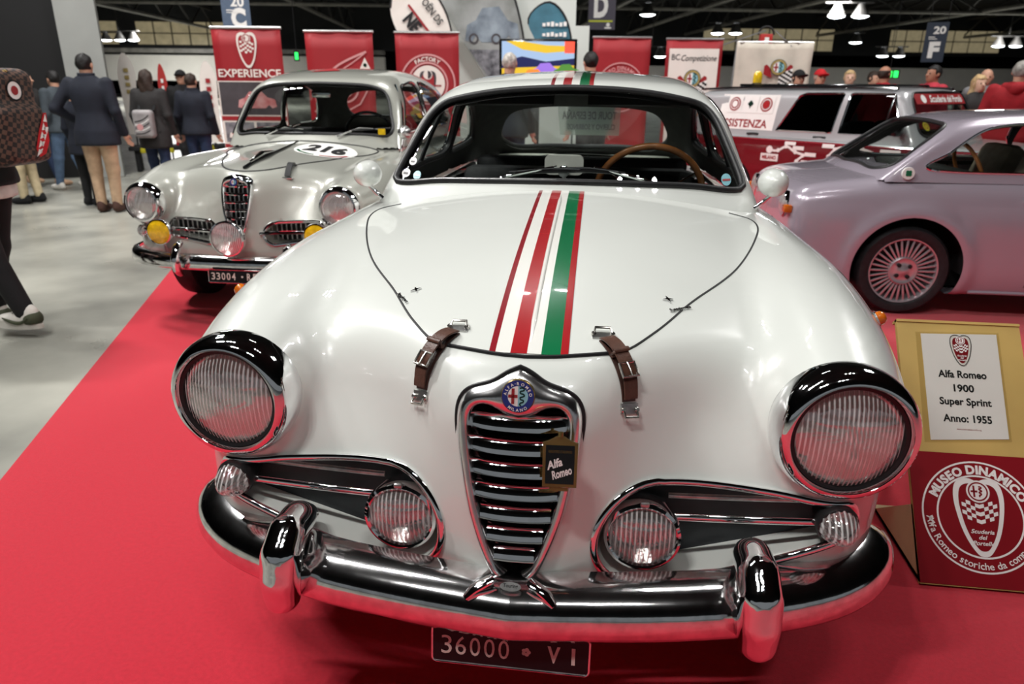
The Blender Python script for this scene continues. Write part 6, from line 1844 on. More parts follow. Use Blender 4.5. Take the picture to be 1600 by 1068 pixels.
sp = smooth_open([(.63, 1.2), (.62, 1.75), (.55, 2.2), (.40, 2.7), (.1, 3.2), (-.3, 3.6)], 24); sp = [(-.80, 2.62), (.02, 1.35), (.1, 1.2)] + [tuple(p) for p in sp] + [(-.9, 3.4)]
MB().prism(sp, 0, .02, lambda u, v, d: (u, d, v)).build('print_sheet', 'photo_sail', sl); MB().tube([(u, -.005, v) for u, v in sp[3:-1]], .016, 8).build('sail_pole', 'black', sl)
pr(sl, 'photo_ground', wv([(-.30, 1.86), (.60, 1.86), (.62, 1.40), (.05, 1.40)]), 'photo_grey', -.004); pr(sl, 'photo_car', (CARP * np.array([.88, 1.25]) + np.array([.08, 2.22]), [tuple(range(len(CARP)))]), 'photo_car_blue', -.008)
for x in (-.22, .14): pr(sl, 'photo_wheel', ring2d(.05, .08, 20, (x, 2.02)), 'banner_grey', -.010)
pr(sl, 'photo_mark', stroke2d(smooth_open([(.27, 1.62), (.33, 1.67), (.38, 1.61), (.44, 1.68), (.49, 1.63)], 20), .03), 'red_print', -.008)
M['teal_cloth'] = mat('teal_cloth', srgb(66, 116, 134), .7, noise=.25, nscale=4)


def feather(loc, pts, m, label, rz=.13, pole=True):
    t = tag(empty('feather_flag', loc, rz), label, 'flag'); P = smooth_open(pts, 40)
    V = [(u, .015 * math.sin(9 * v + 5 * u), v) for u, v in P]; MB().prism([tuple(p) for p in P], 0, .008, lambda u, v, d: (u, d + .012 * math.sin(7 * u), v)).build('flag_cloth', m, t)
    if pole: MB().tube([(u + .006, 0, v) for u, v in P[: len(P) * 2 // 3]], .014, 8).build('flag_pole', 'black', t); MB().tube([(P[0][0], 0, P[0][1]), (P[0][0], 0, 0)], .014, 8).build('flag_mast', 'black', t)
    return t


f = feather((-.80, 10.35, 0), [(.38, 1.1), (.36, 1.6), (.32, 1.95), (.18, 2.33), (-.02, 2.47), (-.20, 2.40), (-.33, 2.22), (-.24, 2.0), (-.14, 1.7), (-.10, 1.1)], 'teal_cloth', 'teal feather flag with pale lettering beside the D sign')
for k, z_ in enumerate((2.14, 2.00)): pr(f, 'flag_print', merge2d(*[rect2d(-.11 + .062 * q, z_ + .006 * ((q + k) % 2), -.065 + .062 * q, z_ + .045 + .01 * (q % 3)) for q in range(6)]), 'white_print', -.030)
f = feather((-2.70, 10.2, 0), [(.48, 1.0), (.46, 1.8), (.40, 2.2), (.22, 2.55), (-.04, 2.72), (-.28, 2.70), (-.44, 2.52), (-.46, 2.30), (-.30, 1.9), (-.22, 1.0)], 'banner_white', 'white feather flag with slanted black lettering behind the FACTORY banner')
def rot2(g, a, x, z): c_, s_ = math.cos(a), math.sin(a); return g[0] @ np.array([[c_, s_], [-s_, c_]]) + np.array([x, z]), g[1]
pr(f, 'lettering', rot2(text_fit('OËN DS', .40, .13, bold=.02), -.9, .12, 2.30), 'black_print', -.03); pr(f, 'lettering', rot2(text_fit('NE', .24, .20, bold=.05), -.9, -.22, 2.12), 'black_print', -.03); pr(f, 'lettering', rot2(rect2d(-.25, 0, .25, .035), -.9, -.05, 2.22), 'red_print', -.03)
# small far feather flags at left
M['flag_plum'] = mat('flag_plum', srgb(60, 44, 60), .7, noise=.2)
for loc, w, z1, z0, m_, lb, mk in (((-9.35, 10.0, 0), .34, 1.62, .4, 'flag_plum', 'dark plum feather flag left of the man in the blazer', 'white_print'), ((-8.65, 10.15, 0), .30, 1.52, .4, 'flag_plum', 'dark plum feather flag right of the blazer man\'s head', 'white_print'),
                             ((-7.75, 10.4, 0), .24, 1.78, .5, 'banner_white', 'slim white feather flag behind the long-haired woman', 'gold_print'), ((-5.55, 9.0, 0), .22, 1.62, .5, 'banner_white', 'slim white feather flag beside the EXPERIENCE banner', 'red_print'), ((-7.2, 10.5, 0), .13, 1.62, .5, 'red_box', 'narrow red feather flag behind the capped man', 'white_print')):
    f = feather(loc, [(.5 * w, z0), (.5 * w, z0 + .6 * (z1 - z0)), (.38 * w, z1 - .12), (.0, z1), (-.36 * w, z1 - .14), (-.5 * w, z0 + .55 * (z1 - z0)), (-.42 * w, z0)], m_, lb, .5, pole=False)
    MB().tube([(0, .02, 0), (0, .02, z1 - .05)], .012, 6).build('flag_mast', 'black', f); g = merge2d(*[rect2d(-.12 * w, z1 - .3 - .11 * k, .16 * w, z1 - .24 - .11 * k) for k in range(4)]); pr(f, 'flag_print', g, mk, -.02)
t = tag(empty('arched_sign', (-9.9, 9.6, 0), .6), 'white arched sign with blue and red print beside the grey pillar', 'sign')
pts = [(-.45, 1.12)] + [(-.1 + .46 * math.cos(a) * (1.0 if math.cos(a) < 0 else 1.15), 1.12 + .40 * math.sin(a)) for a in np.linspace(PI * .95, 0.05, 20)] + [(.45, 1.12)]
MB().prism(pts, 0, .03, lambda u, v, d: (u, d, v)).build('sign_face', 'banner_white', t); pr(t, 'sign_print', rot2(rect2d(-.16, 0, .16, .05), .5, -.14, 1.33), 'badge_blue', -.006); pr(t, 'sign_print', rot2(rect2d(-.10, 0, .10, .04), -.7, .06, 1.22), 'red_print', -.006)
for x in (-.4, .4): MB().tube([(x, .02, 0), (x, .02, 1.13)], .02, 8).build('sign_leg', 'alu', t)

# hanging hall signs
M['sign_blue'] = mat('sign_blue', srgb(84, 100, 122), .6, noise=.1); M['sign_navy'] = mat('sign_navy', srgb(40, 50, 66), .6, noise=.1); M['sign_slate'] = mat('sign_slate', srgb(74, 70, 82), .6, noise=.1); M['lime'] = mat('lime', srgb(190, 196, 60), .6, noise=.05)
def hang_sign(loc, w, z0, z1, m, label, rz):
    t = tag(empty('hanging_sign', loc, rz), label, 'sign', 'hanging aisle signs'); MB().box((0, .02, (z0 + z1) / 2), (w, .03, z1 - z0), bevel=.004).build('sign_panel', m, t)
    for x in (-.4, .4): MB().tube([(x * w, .02, z1), (x * w, .02, 9.0)], .006, 6).build('wire', 'black', t)
    return t
s = hang_sign((-.09, 13.3, 0), .50, 2.30, 3.05, 'sign_slate', 'hanging slate aisle sign with a large letter D', .13)
pr(s, 'lettering', sh(text_fit('D', .26, .40, bold=.05), -.02, 2.50), 'white_print', .0); pr(s, 'lime_line', rect2d(-.24, 2.43, .20, 2.46), 'lime', .0); pr(s, 'pictogram', merge2d(disc2d(.035, 12, (.12, 2.385)), rect2d(.06, 2.32, .18, 2.345)), 'white_print', .0)
s = hang_sign((-5.72, 10.4, 0), .42, 2.10, 2.95, 'sign_blue', 'hanging blue aisle sign numbered 20 with letter C', .45)
pr(s, 'lettering', sh(text_fit('20', .20, .15, bold=.03), .03, 2.44), 'white_print', .0); pr(s, 'lettering', sh(text_fit('C', .22, .30, bold=.06), .03, 1.95 + .18), 'white_print', .0); pr(s, 'small_print', merge2d(rect2d(-.14, 2.38, -.02, 2.395), rect2d(-.14, 2.35, .04, 2.362)), 'white_print', .0)
s = hang_sign((6.02, 13.95, 0), .36, 1.78, 2.46, 'sign_navy', 'hanging dark aisle sign numbered 20 with letter F', -.25)
pr(s, 'lettering', sh(text_fit('20', .20, .13, bold=.03), .04, 2.26), 'white_print', .0); pr(s, 'lettering', sh(text_fit('F', .18, .28, bold=.06), .0, 1.85), 'white_print', .0); pr(s, 'small_print', merge2d(rect2d(-.12, 2.20, -.02, 2.215), rect2d(-.12, 2.17, .02, 2.182)), 'white_print', .0)
em('exit_green', srgb(40, 230, 90), 2.5)
t = tag(empty('exit_sign', (5.55, 14.6, 0), -.1), 'small lit green exit sign right of the bald man', 'sign'); MB().box((0, .02, 1.58), (.36, .04, .16)).build('sign_box', 'black', t); pr(t, 'pictogram', merge2d(*[rect2d(-.15 + .11 * k, 1.52, -.07 + .11 * k, 1.64) for k in range(3)]), 'exit_green', -.004); MB().tube([(0, .02, 1.66), (0, .02, 9)], .006, 6).build('wire', 'black', t)
t = tag(empty('exit_sign', (-6.0, 13.2, 0), .3), 'small lit green exit sign right of the EXPERIENCE banner', 'sign'); MB().box((0, .02, 1.84), (.10, .04, .20)).build('sign_box', 'black', t); pr(t, 'pictogram', rect2d(-.03, 1.77, .03, 1.90), 'exit_green', -.004); MB().tube([(0, .02, 1.94), (0, .02, 9)], .006, 6).build('wire', 'black', t)

# dark booth wall with grey end at the left
M['booth_black'] = mat('booth_black', srgb(9, 9, 10), .7, noise=.2, nscale=1); M['booth_grey'] = mat('booth_grey', srgb(150, 152, 148), .8, noise=.06, nscale=3)
t = tag(empty('booth_wall', (-7.0, 7.9, 0)), 'tall black booth wall with a grey end face at the left edge', 'wall panel')
MB().box((-3.0, -.42, 2.4), (6.0, .50, 4.8), rz=.55).build('wall_body', 'booth_black', t); MB().box((-.28, .95, 2.4), (.50, .30, 4.8), rz=.55).build('wall_end', 'booth_grey', t)

# ================================================================== sign board leaning on a wedge beside the coupe
M['plywood'] = mat('plywood', srgb(196, 166, 96), .55, noise=.12, nscale=5, detail=8); M['plywood_pale'] = mat('plywood_pale', srgb(214, 196, 148), .6, noise=.12, nscale=6, detail=8); M['board_red'] = mat('board_red', srgb(132, 20, 30), .35, noise=.05, nscale=5); M['paper'] = mat('paper', srgb(240, 240, 240), .45, noise=.01); M['sleeve'] = glass_mat('sleeve', (.93, .92, .88), .08, .05)
sb = tag(empty('sign_board', (1.068, .713, .009)), 'plywood sign board with a white car label and red museum panel', 'sign board')
bd = np.array([0, .487, .61]); bd /= np.linalg.norm(bd); bn_ = np.array([0, -bd[2], bd[1]])
def ob(u, v, d=0.0): return np.array([u, 0, 0]) + bd * v + bn_ * d
def bpart(name, g, m, d, parent=sb): return mesh_obj(name, [ob(u, v, d) for u, v in g[0]], g[1], m, parent, smooth=False)
MB().prism([(0, .0), (.358, .0), (.358, .79), (-.0, .79)], -.014, 0, lambda u, v, d: ob(u, v, d)).build('board', 'plywood', sb)
MB().prism([(.0, .003), (.358, .003), (.358, .374), (.0, .374)], 0, .003, lambda u, v, d: ob(u, v, d)).build('red_panel', 'board_red', sb)
MB().prism([(0, .782), (.358, .782), (.358, .79), (0, .79)], -.03, .004, lambda u, v, d: ob(u, v, d)).build('top_edge', 'plywood', sb)
for u in (.0, .346): MB().prism([(.0, 0), (.140, .168), (.375, 0)], 0, .012, lambda a, b_, d, u=u: (u + d, a, b_)).build('wedge_cheek', 'plywood_pale', sb)
MB().prism([(.0, 0), (.358, 0), (.358, .38), (0, .38)], 0, .010, lambda u, v, d: (u, .005 + v, d)).build('base_plate', 'plywood_pale', sb)
MB().tube([(.18, .40, .48), (.18, .72, .014)], .012, 8).build('back_strut', 'plywood_pale', sb)
pp = MB().prism([(.066, .410), (.284, .426), (.288, .752), (.068, .745)], .0005, .0015, lambda u, v, d: ob(u, v, d)).build('paper_sheet', 'paper', sb)
bpart('plastic_sleeve', (np.array([(.048, .402), (.290, .418), (.294, .758), (.052, .75)]), [(0, 1, 2, 3)]), 'sleeve', .0030)
for s_, v_, w_ in (('Alfa Romeo', .606, .138), ('1900', .562, .058), ('Super Sprint', .514, .146), ('Anno: 1955', .468, .136)):
    tv = text_fit(s_, w_, .024 if 'p' not in s_ else .030, bold=.03); tv = (tv[0] * np.array([1, 1.0]), tv[1]); bpart('lettering', sh(tv, .175, v_), 'black_print', .0022, pp)
tv = text_fit('www.scuderiadelportello.org', .068, .006); bpart('lettering', sh(tv, .176, .444), 'red_print', .0022, pp)


def bshield(x, z, w, h, outer, inner, d, parent, flagc):
    o = shield_outline(w, h); bpart('shield', (o + np.array([x, z]), [tuple(range(len(o)))]), outer, d, parent); i = shield_outline(w * .80, h * .86); bpart('shield_field', (i + np.array([x, z]), [tuple(range(len(i)))]), inner, d + .0006, parent)
    g = []
    for side in (-1, 1):
        for a in range(4):
            for b_ in range(5):
                if (a + b_) % 2 == 0:
                    q = np.array([(a, b_), (a + 1, b_), (a + 1, b_ + 1), (a, b_ + 1)], float) * np.array([w * .088, h * .050]); q[:, 1] += q[:, 0] * .35 - h * .09; q[:, 0] *= side; q = q + np.array([x, z]); g.append((q if side > 0 else q[::-1], [(0, 1, 2, 3)]))
    bpart('checker_flag', merge2d(*g), flagc, d + .0012, parent)
    bpart('crest', disc2d(w * .235, 32, (x, z + h * .335)), outer, d + .0014, parent); bpart('crest_ring', ring2d(w * .17, w * .20, 32, (x, z + h * .335)), inner, d + .0018, parent)
    bpart('crest_cross', merge2d(rect2d(x - w * .10, z + h * .335 - w * .12, x - w * .06, z + h * .335 + w * .12), rect2d(x - w * .145, z + h * .335 - w * .02, x - w * .01, z + h * .335 + w * .02)), inner, d + .0018, parent); bpart('crest_serpent', sh(stroke2d(smooth_open(np.array(SNAKE) * w * .17, 40), w * .03), x, z + h * .335), inner, d + .0018, parent)
    for k, (s_, ww) in enumerate((('Scuderia', .46), ('del', .17), ('Portello', .44))):
        tv = text_fit(s_, w * ww, h * .055, shear=.3, bold=.02); bpart('lettering', sh(tv, x, z - h * (.215 + .075 * k)), outer if outer != 'banner_red' else 'white_print', d + .0018, parent)


bshield(.180, .695, .058, .094, 'white_print', 'board_red', .0022, pp, 'white_print'); bpart('shield_border', (lambda o: merge2d(stroke2d(np.vstack([o, o[:1]]), .0022)))(shield_outline(.060, .096) + np.array([.180, .695])), 'black_print', .0036, pp)
cc = (.178, .196)
bpart('seal_ring', ring2d(.152, .157, 72, cc), 'white_print', .0038); bpart('seal_ring', ring2d(.112, .117, 72, cc), 'white_print', .0038)
bpart('lettering', sh(arc_text('MUSEO DINAMICO', .121, .034, 0, bold=.05, spread=2.35), *cc), 'white_print', .0038)
bpart('lettering', sh(arc_text('Alfa Romeo storiche da competizione', .1455, .027, PI, inside=True, bold=.012, spread=3.05), *cc), 'white_print', .0038)
for a in (-1.72, 1.72): bpart('seal_wave', sh(stroke2d(smooth_open([(-.004, -.012), (.004, -.005), (-.004, .005), (.004, .012)], 20), .006), cc[0] + .134 * math.sin(a), cc[1] + .134 * math.cos(a)), 'white_print', .0038)
bshield(cc[0], cc[1] - .002, .135, .215, 'white_print', 'board_red', .0038, sb, 'white_print')


# ================================================================== visitors
def skin(n, c): M[n] = mat(n, c, .55, noise=.08, nscale=12); return n
skin('skin_a', srgb(196, 150, 126)); skin('skin_b', srgb(170, 120, 96)); skin('skin_c', srgb(214, 174, 150))
def clo(n, c, r=.85, nz=.18): M[n] = mat(n, c, r, noise=nz, nscale=14, bump=.12, bscale=90); return n
for n, c in dict(navy=srgb(24, 28, 40), slate=srgb(60, 68, 74), jeans=srgb(86, 108, 136), dark_jeans=srgb(36, 50, 78), beige=srgb(190, 160, 130), cream=srgb(196, 180, 146), blackc=srgb(18, 18, 20), green_leather=srgb(26, 36, 36), redc=srgb(150, 20, 30), bright_red=srgb(190, 26, 34), pinkred=srgb(176, 50, 64), brown_shoe=srgb(70, 46, 38), tan_shoe=srgb(168, 136, 110), white_shoe=srgb(210, 206, 198), olive=srgb(66, 70, 52), greyc=srgb(120, 120, 122), charcoal=srgb(44, 42, 42)).items(): clo(n, c)
for n, c in dict(hair_black=srgb(18, 15, 14), hair_brown=srgb(50, 36, 28), hair_grey=srgb(150, 146, 140), hair_blond=srgb(190, 160, 116), hair_white=srgb(186, 180, 172)).items(): M[n] = mat(n, c, .6, noise=.4, nscale=40, bump=.5, bscale=70)
M['eye'] = mat('eye', srgb(24, 18, 16), .2)


def person(loc, rz, label, H=1.55, top='navy', legs='jeans', shoes='brown_shoe', skinm='skin_a', hair='hair_black', hair_style='short', armL=None, armR=None, stride=0.0, cap=None, hood=False, lean=0.0, coat_len=.0, wide=1.0, group='visitors at the show', collar=None):
    """standing figure, facing -y in its own frame; joint positions for a height of 1.75, scaled to H"""
    s = H / 1.75; w = wide
    hipx = .095; st = stride
    LEG = {}
    for sg, f in ((1, st), (-1, -st)):
        ank = (sg * .09, -f * .34, .085 + (.05 if f < -.2 else 0)); kn = (sg * .10, -f * .12 - .02, .49); hp = (sg * hipx, 0, .92); LEG[sg] = (hp, kn, ank)
    lz = lean
    off = lambda z: -lz * max(0, z - .95)
    SH = {sg: (sg * .185 * w, off(1.43), 1.425) for sg in (1, -1)}
    arms = {1: armL or [(.245 * w, .03 + off(1.13), 1.13), (.255 * w, -.07 + off(.9), .885)], -1: armR or [(-.245 * w, .03 + off(1.13), 1.13), (-.255 * w, -.07 + off(.9), .885)]}
    hx, hy, hz = 0, off(1.62) - .015, 1.615
    fl = lambda y, k=1.38: y * k

    def legs_f(g):
        def f(x, y, z):
            d = None
            for sg in (1, -1):
                hp, kn, an = LEG[sg]; e = cone_chain(x, y, z, [hp + (.096 * w + g,), kn + (.064 + g,), an + (.046 + g * 1.3,)], .03); d = e if d is None else smin(d, e, .02)
            p = np.sqrt((x / (.165 * w + g)) ** 2 + (y / (.115 * w + g)) ** 2 + ((z - .95) / .13) ** 2) - 1; return smin(d, p * .115, .05)
        return f

    def torso_f(g, z0):
        P = [(0.0, .13 * w, .95), (0, .140 * w, 1.10), (0, .160 * w, 1.28), (0, .150 * w, 1.40)]
        rx = spl([.80, .95, 1.08, 1.28, 1.40, 1.47, 1.52], [.185, .170, .155, .185, .180, .12, .06]); ry = spl([.80, .95, 1.08, 1.28, 1.40, 1.47, 1.52], [.125, .115, .105, .120, .105, .075, .055])
        def f(x, y, z):
            yy = y + lz * np.maximum(z - .95, 0)
            ex = (.030 * np.clip((1.12 - z) / .2, 0, 1)) if g > 0 else 0.0
            a = rx(z) * w + g + ex; b = ry(z) * w + g + ex
            d = (np.sqrt((x / a) ** 2 + (yy / b) ** 2) - 1) * b
            return smax(smax(d, z - (1.505 + g), .03), z0 - z, .02)
        return f

    def arms_f(g, end=1.0):
        def f(x, y, z):
            d = None
            for sg in (1, -1):
                e_, w_ = arms[sg]; wr = tuple(e_[i] + (w_[i] - e_[i]) * end for i in range(3))
                c_ = cone_chain(x, y, z, [SH[sg] + (.062 + g,), tuple(e_) + (.046 + g,), wr + (.034 + g,)], .02); d = c_ if d is None else np.minimum(d, c_)
            return d
        return f

    def head_f(x, y, z):
        X, Y, Z = x - hx, y - hy, z - hz
        d = ellipsoid(X, Y, Z, (0, .012, .022), (.076, .092, .092)); d = smin(d, ellipsoid(X, Y, Z, (0, -.018, -.045), (.056, .066, .070)), .03)
        d = smin(d, cone_chain(X, Y, Z, [(0, -.088, .012, .008), (0, -.108, -.020, .013)], .01), .012)              # nose
        for sg in (1, -1):
            d = smin(d, ellipsoid(X, Y, Z, (sg * .079, .012, -.004), (.010, .022, .034)), .008); d = smax(d, -ellipsoid(X, Y, Z, (sg * .030, -.092, .012), (.016, .012, .010)), .008)
        d = smax(d, -ellipsoid(X, Y, Z, (0, -.090, -.062), (.024, .010, .004)), .006)                               # mouth
        return smin(d, cone_chain(x, y, z, [(0, off(1.45) + .01, 1.44, .062), (hx, hy + .022, hz - .07, .056)], .01), .02)

    fl_ = legs_f(-.014); ft_ = torso_f(-.016, .9); fa_ = arms_f(-.013)
    body_f = lambda x, y, z: smin(smin(smin(fl_(x, y, z), ft_(x, y, z), .04), fa_(x, y, z), .03), head_f(x, y, z), .02)
    allp = list(arms[1]) + list(arms[-1]); xa = max(.36, max(abs(p[0]) for p in allp) + .12); ya0 = min(-.32, min(p[1] for p in allp) - .12, -abs(st) * .36 - .12, hy - .14); ya1 = max(.30, max(p[1] for p in allp) + .12, abs(st) * .36 + .14)
    V, Q = surface_nets(body_f, (-xa, ya0, .02), (xa, ya1, 1.78), .019, 1); Vs = [V]; Qs = [Q]; k0 = len(V)
    for sg in (1, -1):            # hands: palm, four bent fingers of different length, thumb at the side
        e_, w_ = Vector(arms[sg][0]), Vector(arms[sg][1]); d = (w_ - e_).normalized(); sd = Vector((0, -1, 0)) - d * Vector((0, -1, 0)).dot(d); sd = sd.normalized() if sd.length > .1 else Vector((1, 0, 0)); nn = d.cross(sd) * sg
        def hf(x, y, z):
            p = w_ + d * .05; q = cone_chain(x, y, z, [tuple(w_) + (.026,), tuple(w_ + d * .04) + (.030,)], .02)
            a = w_ + d * .035 + sd * .020; b_ = w_ + d * .075 + sd * .022; c_ = w_ + d * .035 - sd * .020; e2 = w_ + d * .07 - sd * .024
            q = smin(q, cone_chain(x, y, z, [tuple(a) + (.017,), tuple(b_) + (.013,)]), .02); q = smin(q, cone_chain(x, y, z, [tuple(c_) + (.017,), tuple(e2) + (.012,)]), .02)
            for k, L in enumerate((.066, .078, .074, .058)):
                r0 = w_ + d * .082 + sd * (.028 - .019 * k); r1 = r0 + d * L * .5 - nn * .010; r2 = r1 + d * L * .42 - nn * .026
                q = np.minimum(q, cone_chain(x, y, z, [tuple(r0 - d * .02) + (.0095,), tuple(r1) + (.0085,), tuple(r2) + (.0075,)]))
            t0 = w_ + d * .03 + sd * .026; t1 = t0 + d * .030 + sd * .024 - nn * .010; t2 = t1 + d * .030 + sd * .004 - nn * .012
            return np.minimum(q, cone_chain(x, y, z, [tuple(t0) + (.012,), tuple(t1) + (.010,), tuple(t2) + (.008,)]))
        lo = np.minimum(np.array(w_), np.array(w_ + d * .20)) - .06; hi = np.maximum(np.array(w_), np.array(w_ + d * .20)) + .06
        v, q = surface_nets(hf, lo, hi, .0075, 1); Vs.append(v); Qs.append(q + k0); k0 += len(v)
    root = mesh_obj('person', np.concatenate(Vs), np.concatenate(Qs), skinm); root.location = loc; root.rotation_euler = (0, 0, rz); root.scale = (s, s, s); tag(root, label, 'person', group)
    part = lambda nm, fn, lo, hi, m, h=.019: mesh_obj(nm, *surface_nets(fn, lo, hi, h, 1), m, root)
    lf = legs_f(.006); part('trousers', lambda x, y, z: smax(smax(lf(x, y, z), .07 - z, .01), z - 1.04, .01), (-.36, min(-.3, -abs(st) * .36 - .12), .04), (.36, max(.3, abs(st) * .36 + .12), 1.08), legs)
    zb = .86 - coat_len; tf_ = torso_f(.014, zb); af = arms_f(.010, .97)
    part('jacket', lambda x, y, z: smin(tf_(x, y, z), af(x, y, z), .035), (-xa, ya0, zb - .04), (xa, ya1, 1.56), top)
    for sg in (1, -1):
        an = LEG[sg][2]; part('shoe', lambda x, y, z, an=an: smax(smin(ellipsoid(x, y, z, (an[0], an[1] - .065, an[2] - .045), (.050, .135, .048)), ellipsoid(x, y, z, (an[0], an[1] + .01, an[2] - .01), (.050, .065, .072)), .03), (an[2] - .083) - z, .01), (an[0] - .08, an[1] - .23, an[2] - .12), (an[0] + .08, an[1] + .12, an[2] + .10), shoes, .013)
    X = lambda x, y, z: (x - hx, y - hy, z - hz)
    if hair and hair_style != 'bald':
        def hairf(x, y, z):
            a, b_, c_ = X(x, y, z); d = ellipsoid(a, b_, c_, (0, .016, .026), (.084, .101, .100)); d = d + .004 * np.sin(60 * a) * np.sin(50 * c_ + 30 * b_)
            face = smax(smax(-(b_ + .040 + .25 * (c_ - .05)), -(-c_ + .055), .01) * -1, -10, .01) if 0 else None
            cutf = np.maximum(-(b_ + .030), -( .062 - c_))      # inside face zone when y forward and z low
            d = smax(d, np.minimum(-(b_ + .028), .058 - c_) , .015)
            if hair_style == 'short': d = smax(d, -.050 - c_ + np.where(b_ > .0, 0, .03), .01)
            if hair_style == 'long':
                d = smin(d, smax(np.sqrt((a / .105) ** 2 + ((b_ - .055) / .065) ** 2 + ((c_ + .10) / .21) ** 2) * .065 - .065 + .006 * np.sin(45 * a + 3) * np.sin(30 * c_), np.minimum(-(b_ + .01), .2 - c_), .01), .03)
            if hair_style == 'fringe': d = smax(d, -.072 - c_, .01)
            return d
        if hair_style == 'balding':
            hf0 = hairf; hairf = lambda x, y, z: smax(hf0(x, y, z), (z - hz) - .055, .01)
        part('hair', hairf, (-.14, hy - .16, hz - .34), (.14, hy + .18, hz + .16), hair, .011)
    if cap:
        part('cap', lambda x, y, z: smin(smax(ellipsoid(x - hx, y - hy, z - hz, (0, .012, .035), (.088, .105, .098)), .045 - (z - hz), .006), smax(np.abs((z - hz) - .048 + .25 * ((y - hy) + .12)) - .005, np.sqrt(((x - hx) / .075) ** 2 + ((y - hy + .09) / .095) ** 2) * .075 - .075, .004), .006), (-.13, hy - .22, hz + .0), (.13, hy + .15, hz + .16), cap, .011)
    if hood:
        part('hood', lambda x, y, z: cone_chain(x, y, z, [(-.11, off(1.47) + .02, 1.46, .05), (0, off(1.46) + .11, 1.44, .065), (.11, off(1.47) + .02, 1.46, .05)], .04), (-.2, off(1.46) - .1, 1.34), (.2, off(1.46) + .22, 1.56), top, .016)
    if collar: part('collar', lambda x, y, z: smax(np.abs(np.sqrt((x / .078) ** 2 + ((y - off(1.48)) / .072) ** 2) * .075 - .075) - .012, np.abs(z - 1.50) - .035, .01), (-.12, off(1.48) - .12, 1.44), (.12, off(1.48) + .12, 1.56), collar, .012)
    for sg in (1, -1):
        MB().lathe([(.0005, .009), (.006, .007), (.009, 0), (.006, -.007), (.0005, -.009)], 10, (hx + sg * .030, hy - .078, hz + .012), (0, -1, 0)).build('eye', 'eye', root, smooth=True)
    return root


UP = PI  # back to the camera
person((-5.16, 6.0, 0), PI + .15, 'man in navy blazer and beige trousers seen from behind', 1.60, 'navy', 'beige', 'brown_shoe', hair='hair_black', coat_len=.10, wide=1.10, armL=[(.36, .10, 1.16), (.25, -.10, 1.02)], collar='navy')
person((-6.72, 7.47, 0), -PI / 2 - .25, 'man in slate jacket and jeans walking past the grey pillar', 1.46, 'slate', 'jeans', 'white_shoe', hair='hair_black', stride=.55)
person((-5.62, 6.35, 0), PI - .2, 'smaller visitor in navy jacket half hidden by the blazer man', 1.30, 'navy', 'blackc', 'blackc', hair='hair_brown', coat_len=.1)
person((-5.30, 7.2, 0), PI + .1, 'long-haired woman in dark jacket carrying a grey backpack', 1.47, 'charcoal', 'dark_jeans', 'blackc', hair='hair_brown', hair_style='long', coat_len=.18, stride=.2)
person((-5.95, 9.0, 0), .3, 'man in black cap and dark coat facing the camera', 1.50, 'blackc', 'blackc', 'blackc', cap='blackc', hair='hair_black')
person((-4.95, 7.55, 0), PI + .1, 'man in navy sweater and jeans beside the EXPERIENCE banner', 1.44, 'navy', 'dark_jeans', 'brown_shoe', hair='hair_brown', wide=1.05, collar='navy')
person((-6.42, 6.40, 0), -PI / 2 + .2, 'visitor in cream trousers behind the shark-mouth backpack', 1.45, 'olive', 'cream', 'blackc', stride=.15)
person((-7.35, 7.75, 0), PI / 2 + .2, 'visitor in dark jeans and tan boots behind the cream trousers', 1.45, 'charcoal', 'dark_jeans', 'tan_shoe', stride=.5)
p1 = person((-3.13, 2.33, 0), -PI / 2, 'person in green leather jacket and black trousers at the left edge', 1.62, 'green_leather', 'blackc', 'white_shoe', stride=-.55, wide=1.05, hair='hair_black')
person((-.96, 7.10, 0), PI - .1, 'grey-haired man in dark jacket watching the television', 1.66, 'navy', 'dark_jeans', 'brown_shoe', hair='hair_white', hair_style='short', armL=[(.42, .10, 1.30), (.66, .02, 1.22)], coat_len=.05)
person((-.06, 7.45, 0), PI + .5, 'dark-haired man in navy jacket right of the television', 1.69, 'navy', 'blackc', 'brown_shoe', hair='hair_black', hair_style='fringe', lean=.12)
person((2.43, 8.75, 0), .25, 'visitor in black cap and pinkish shirt behind the wagon', 1.53, 'pinkred', 'dark_jeans', 'brown_shoe', cap='blackc', hair='hair_black', lean=.1)
person((2.83, 9.2, 0), .2, 'visitor in bright red cap behind the wagon', 1.55, 'bright_red', 'blackc', 'brown_shoe', cap='bright_red', hair='hair_grey')
person((3.38, 9.8, 0), -.2, 'fair-haired older visitor right of the red cap', 1.56, 'charcoal', 'blackc', 'brown_shoe', skinm='skin_c', hair='hair_blond', hair_style='fringe')
person((3.62, 9.2, 0), PI * .7, 'balding man in red top seen from behind', 1.60, 'redc', 'blackc', 'brown_shoe', skinm='skin_b', hair='hair_brown', hair_style='balding')
person((3.95, 10.6, 0), .6, 'brown-haired visitor half hidden left of the balding man', 1.56, 'charcoal', 'blackc', 'brown_shoe', hair='hair_brown')
person((4.04, 8.75, 0), -1.2, 'black-haired young man in pink-red polo in profile', 1.60, 'pinkred', 'blackc', 'brown_shoe', skinm='skin_b', hair='hair_black', hair_style='fringe')
person((4.42, 8.4, 0), .1, 'blond woman with long hair left of the red hoodie', 1.48, 'charcoal', 'blackc', 'brown_shoe', skinm='skin_c', hair='hair_blond', hair_style='long')
person((4.85, 9.2, 0), -.3, 'bald man standing behind the blond woman', 1.57, 'greyc', 'blackc', 'brown_shoe', hair=None, hair_style='bald')
person((4.32, 7.35, 0), PI - .5, 'grey-haired person in red hoodie beside the wagon windscreen', 1.60, 'redc', 'blackc', 'brown_shoe', hair='hair_grey', hood=True, wide=1.2, hair_style='short')

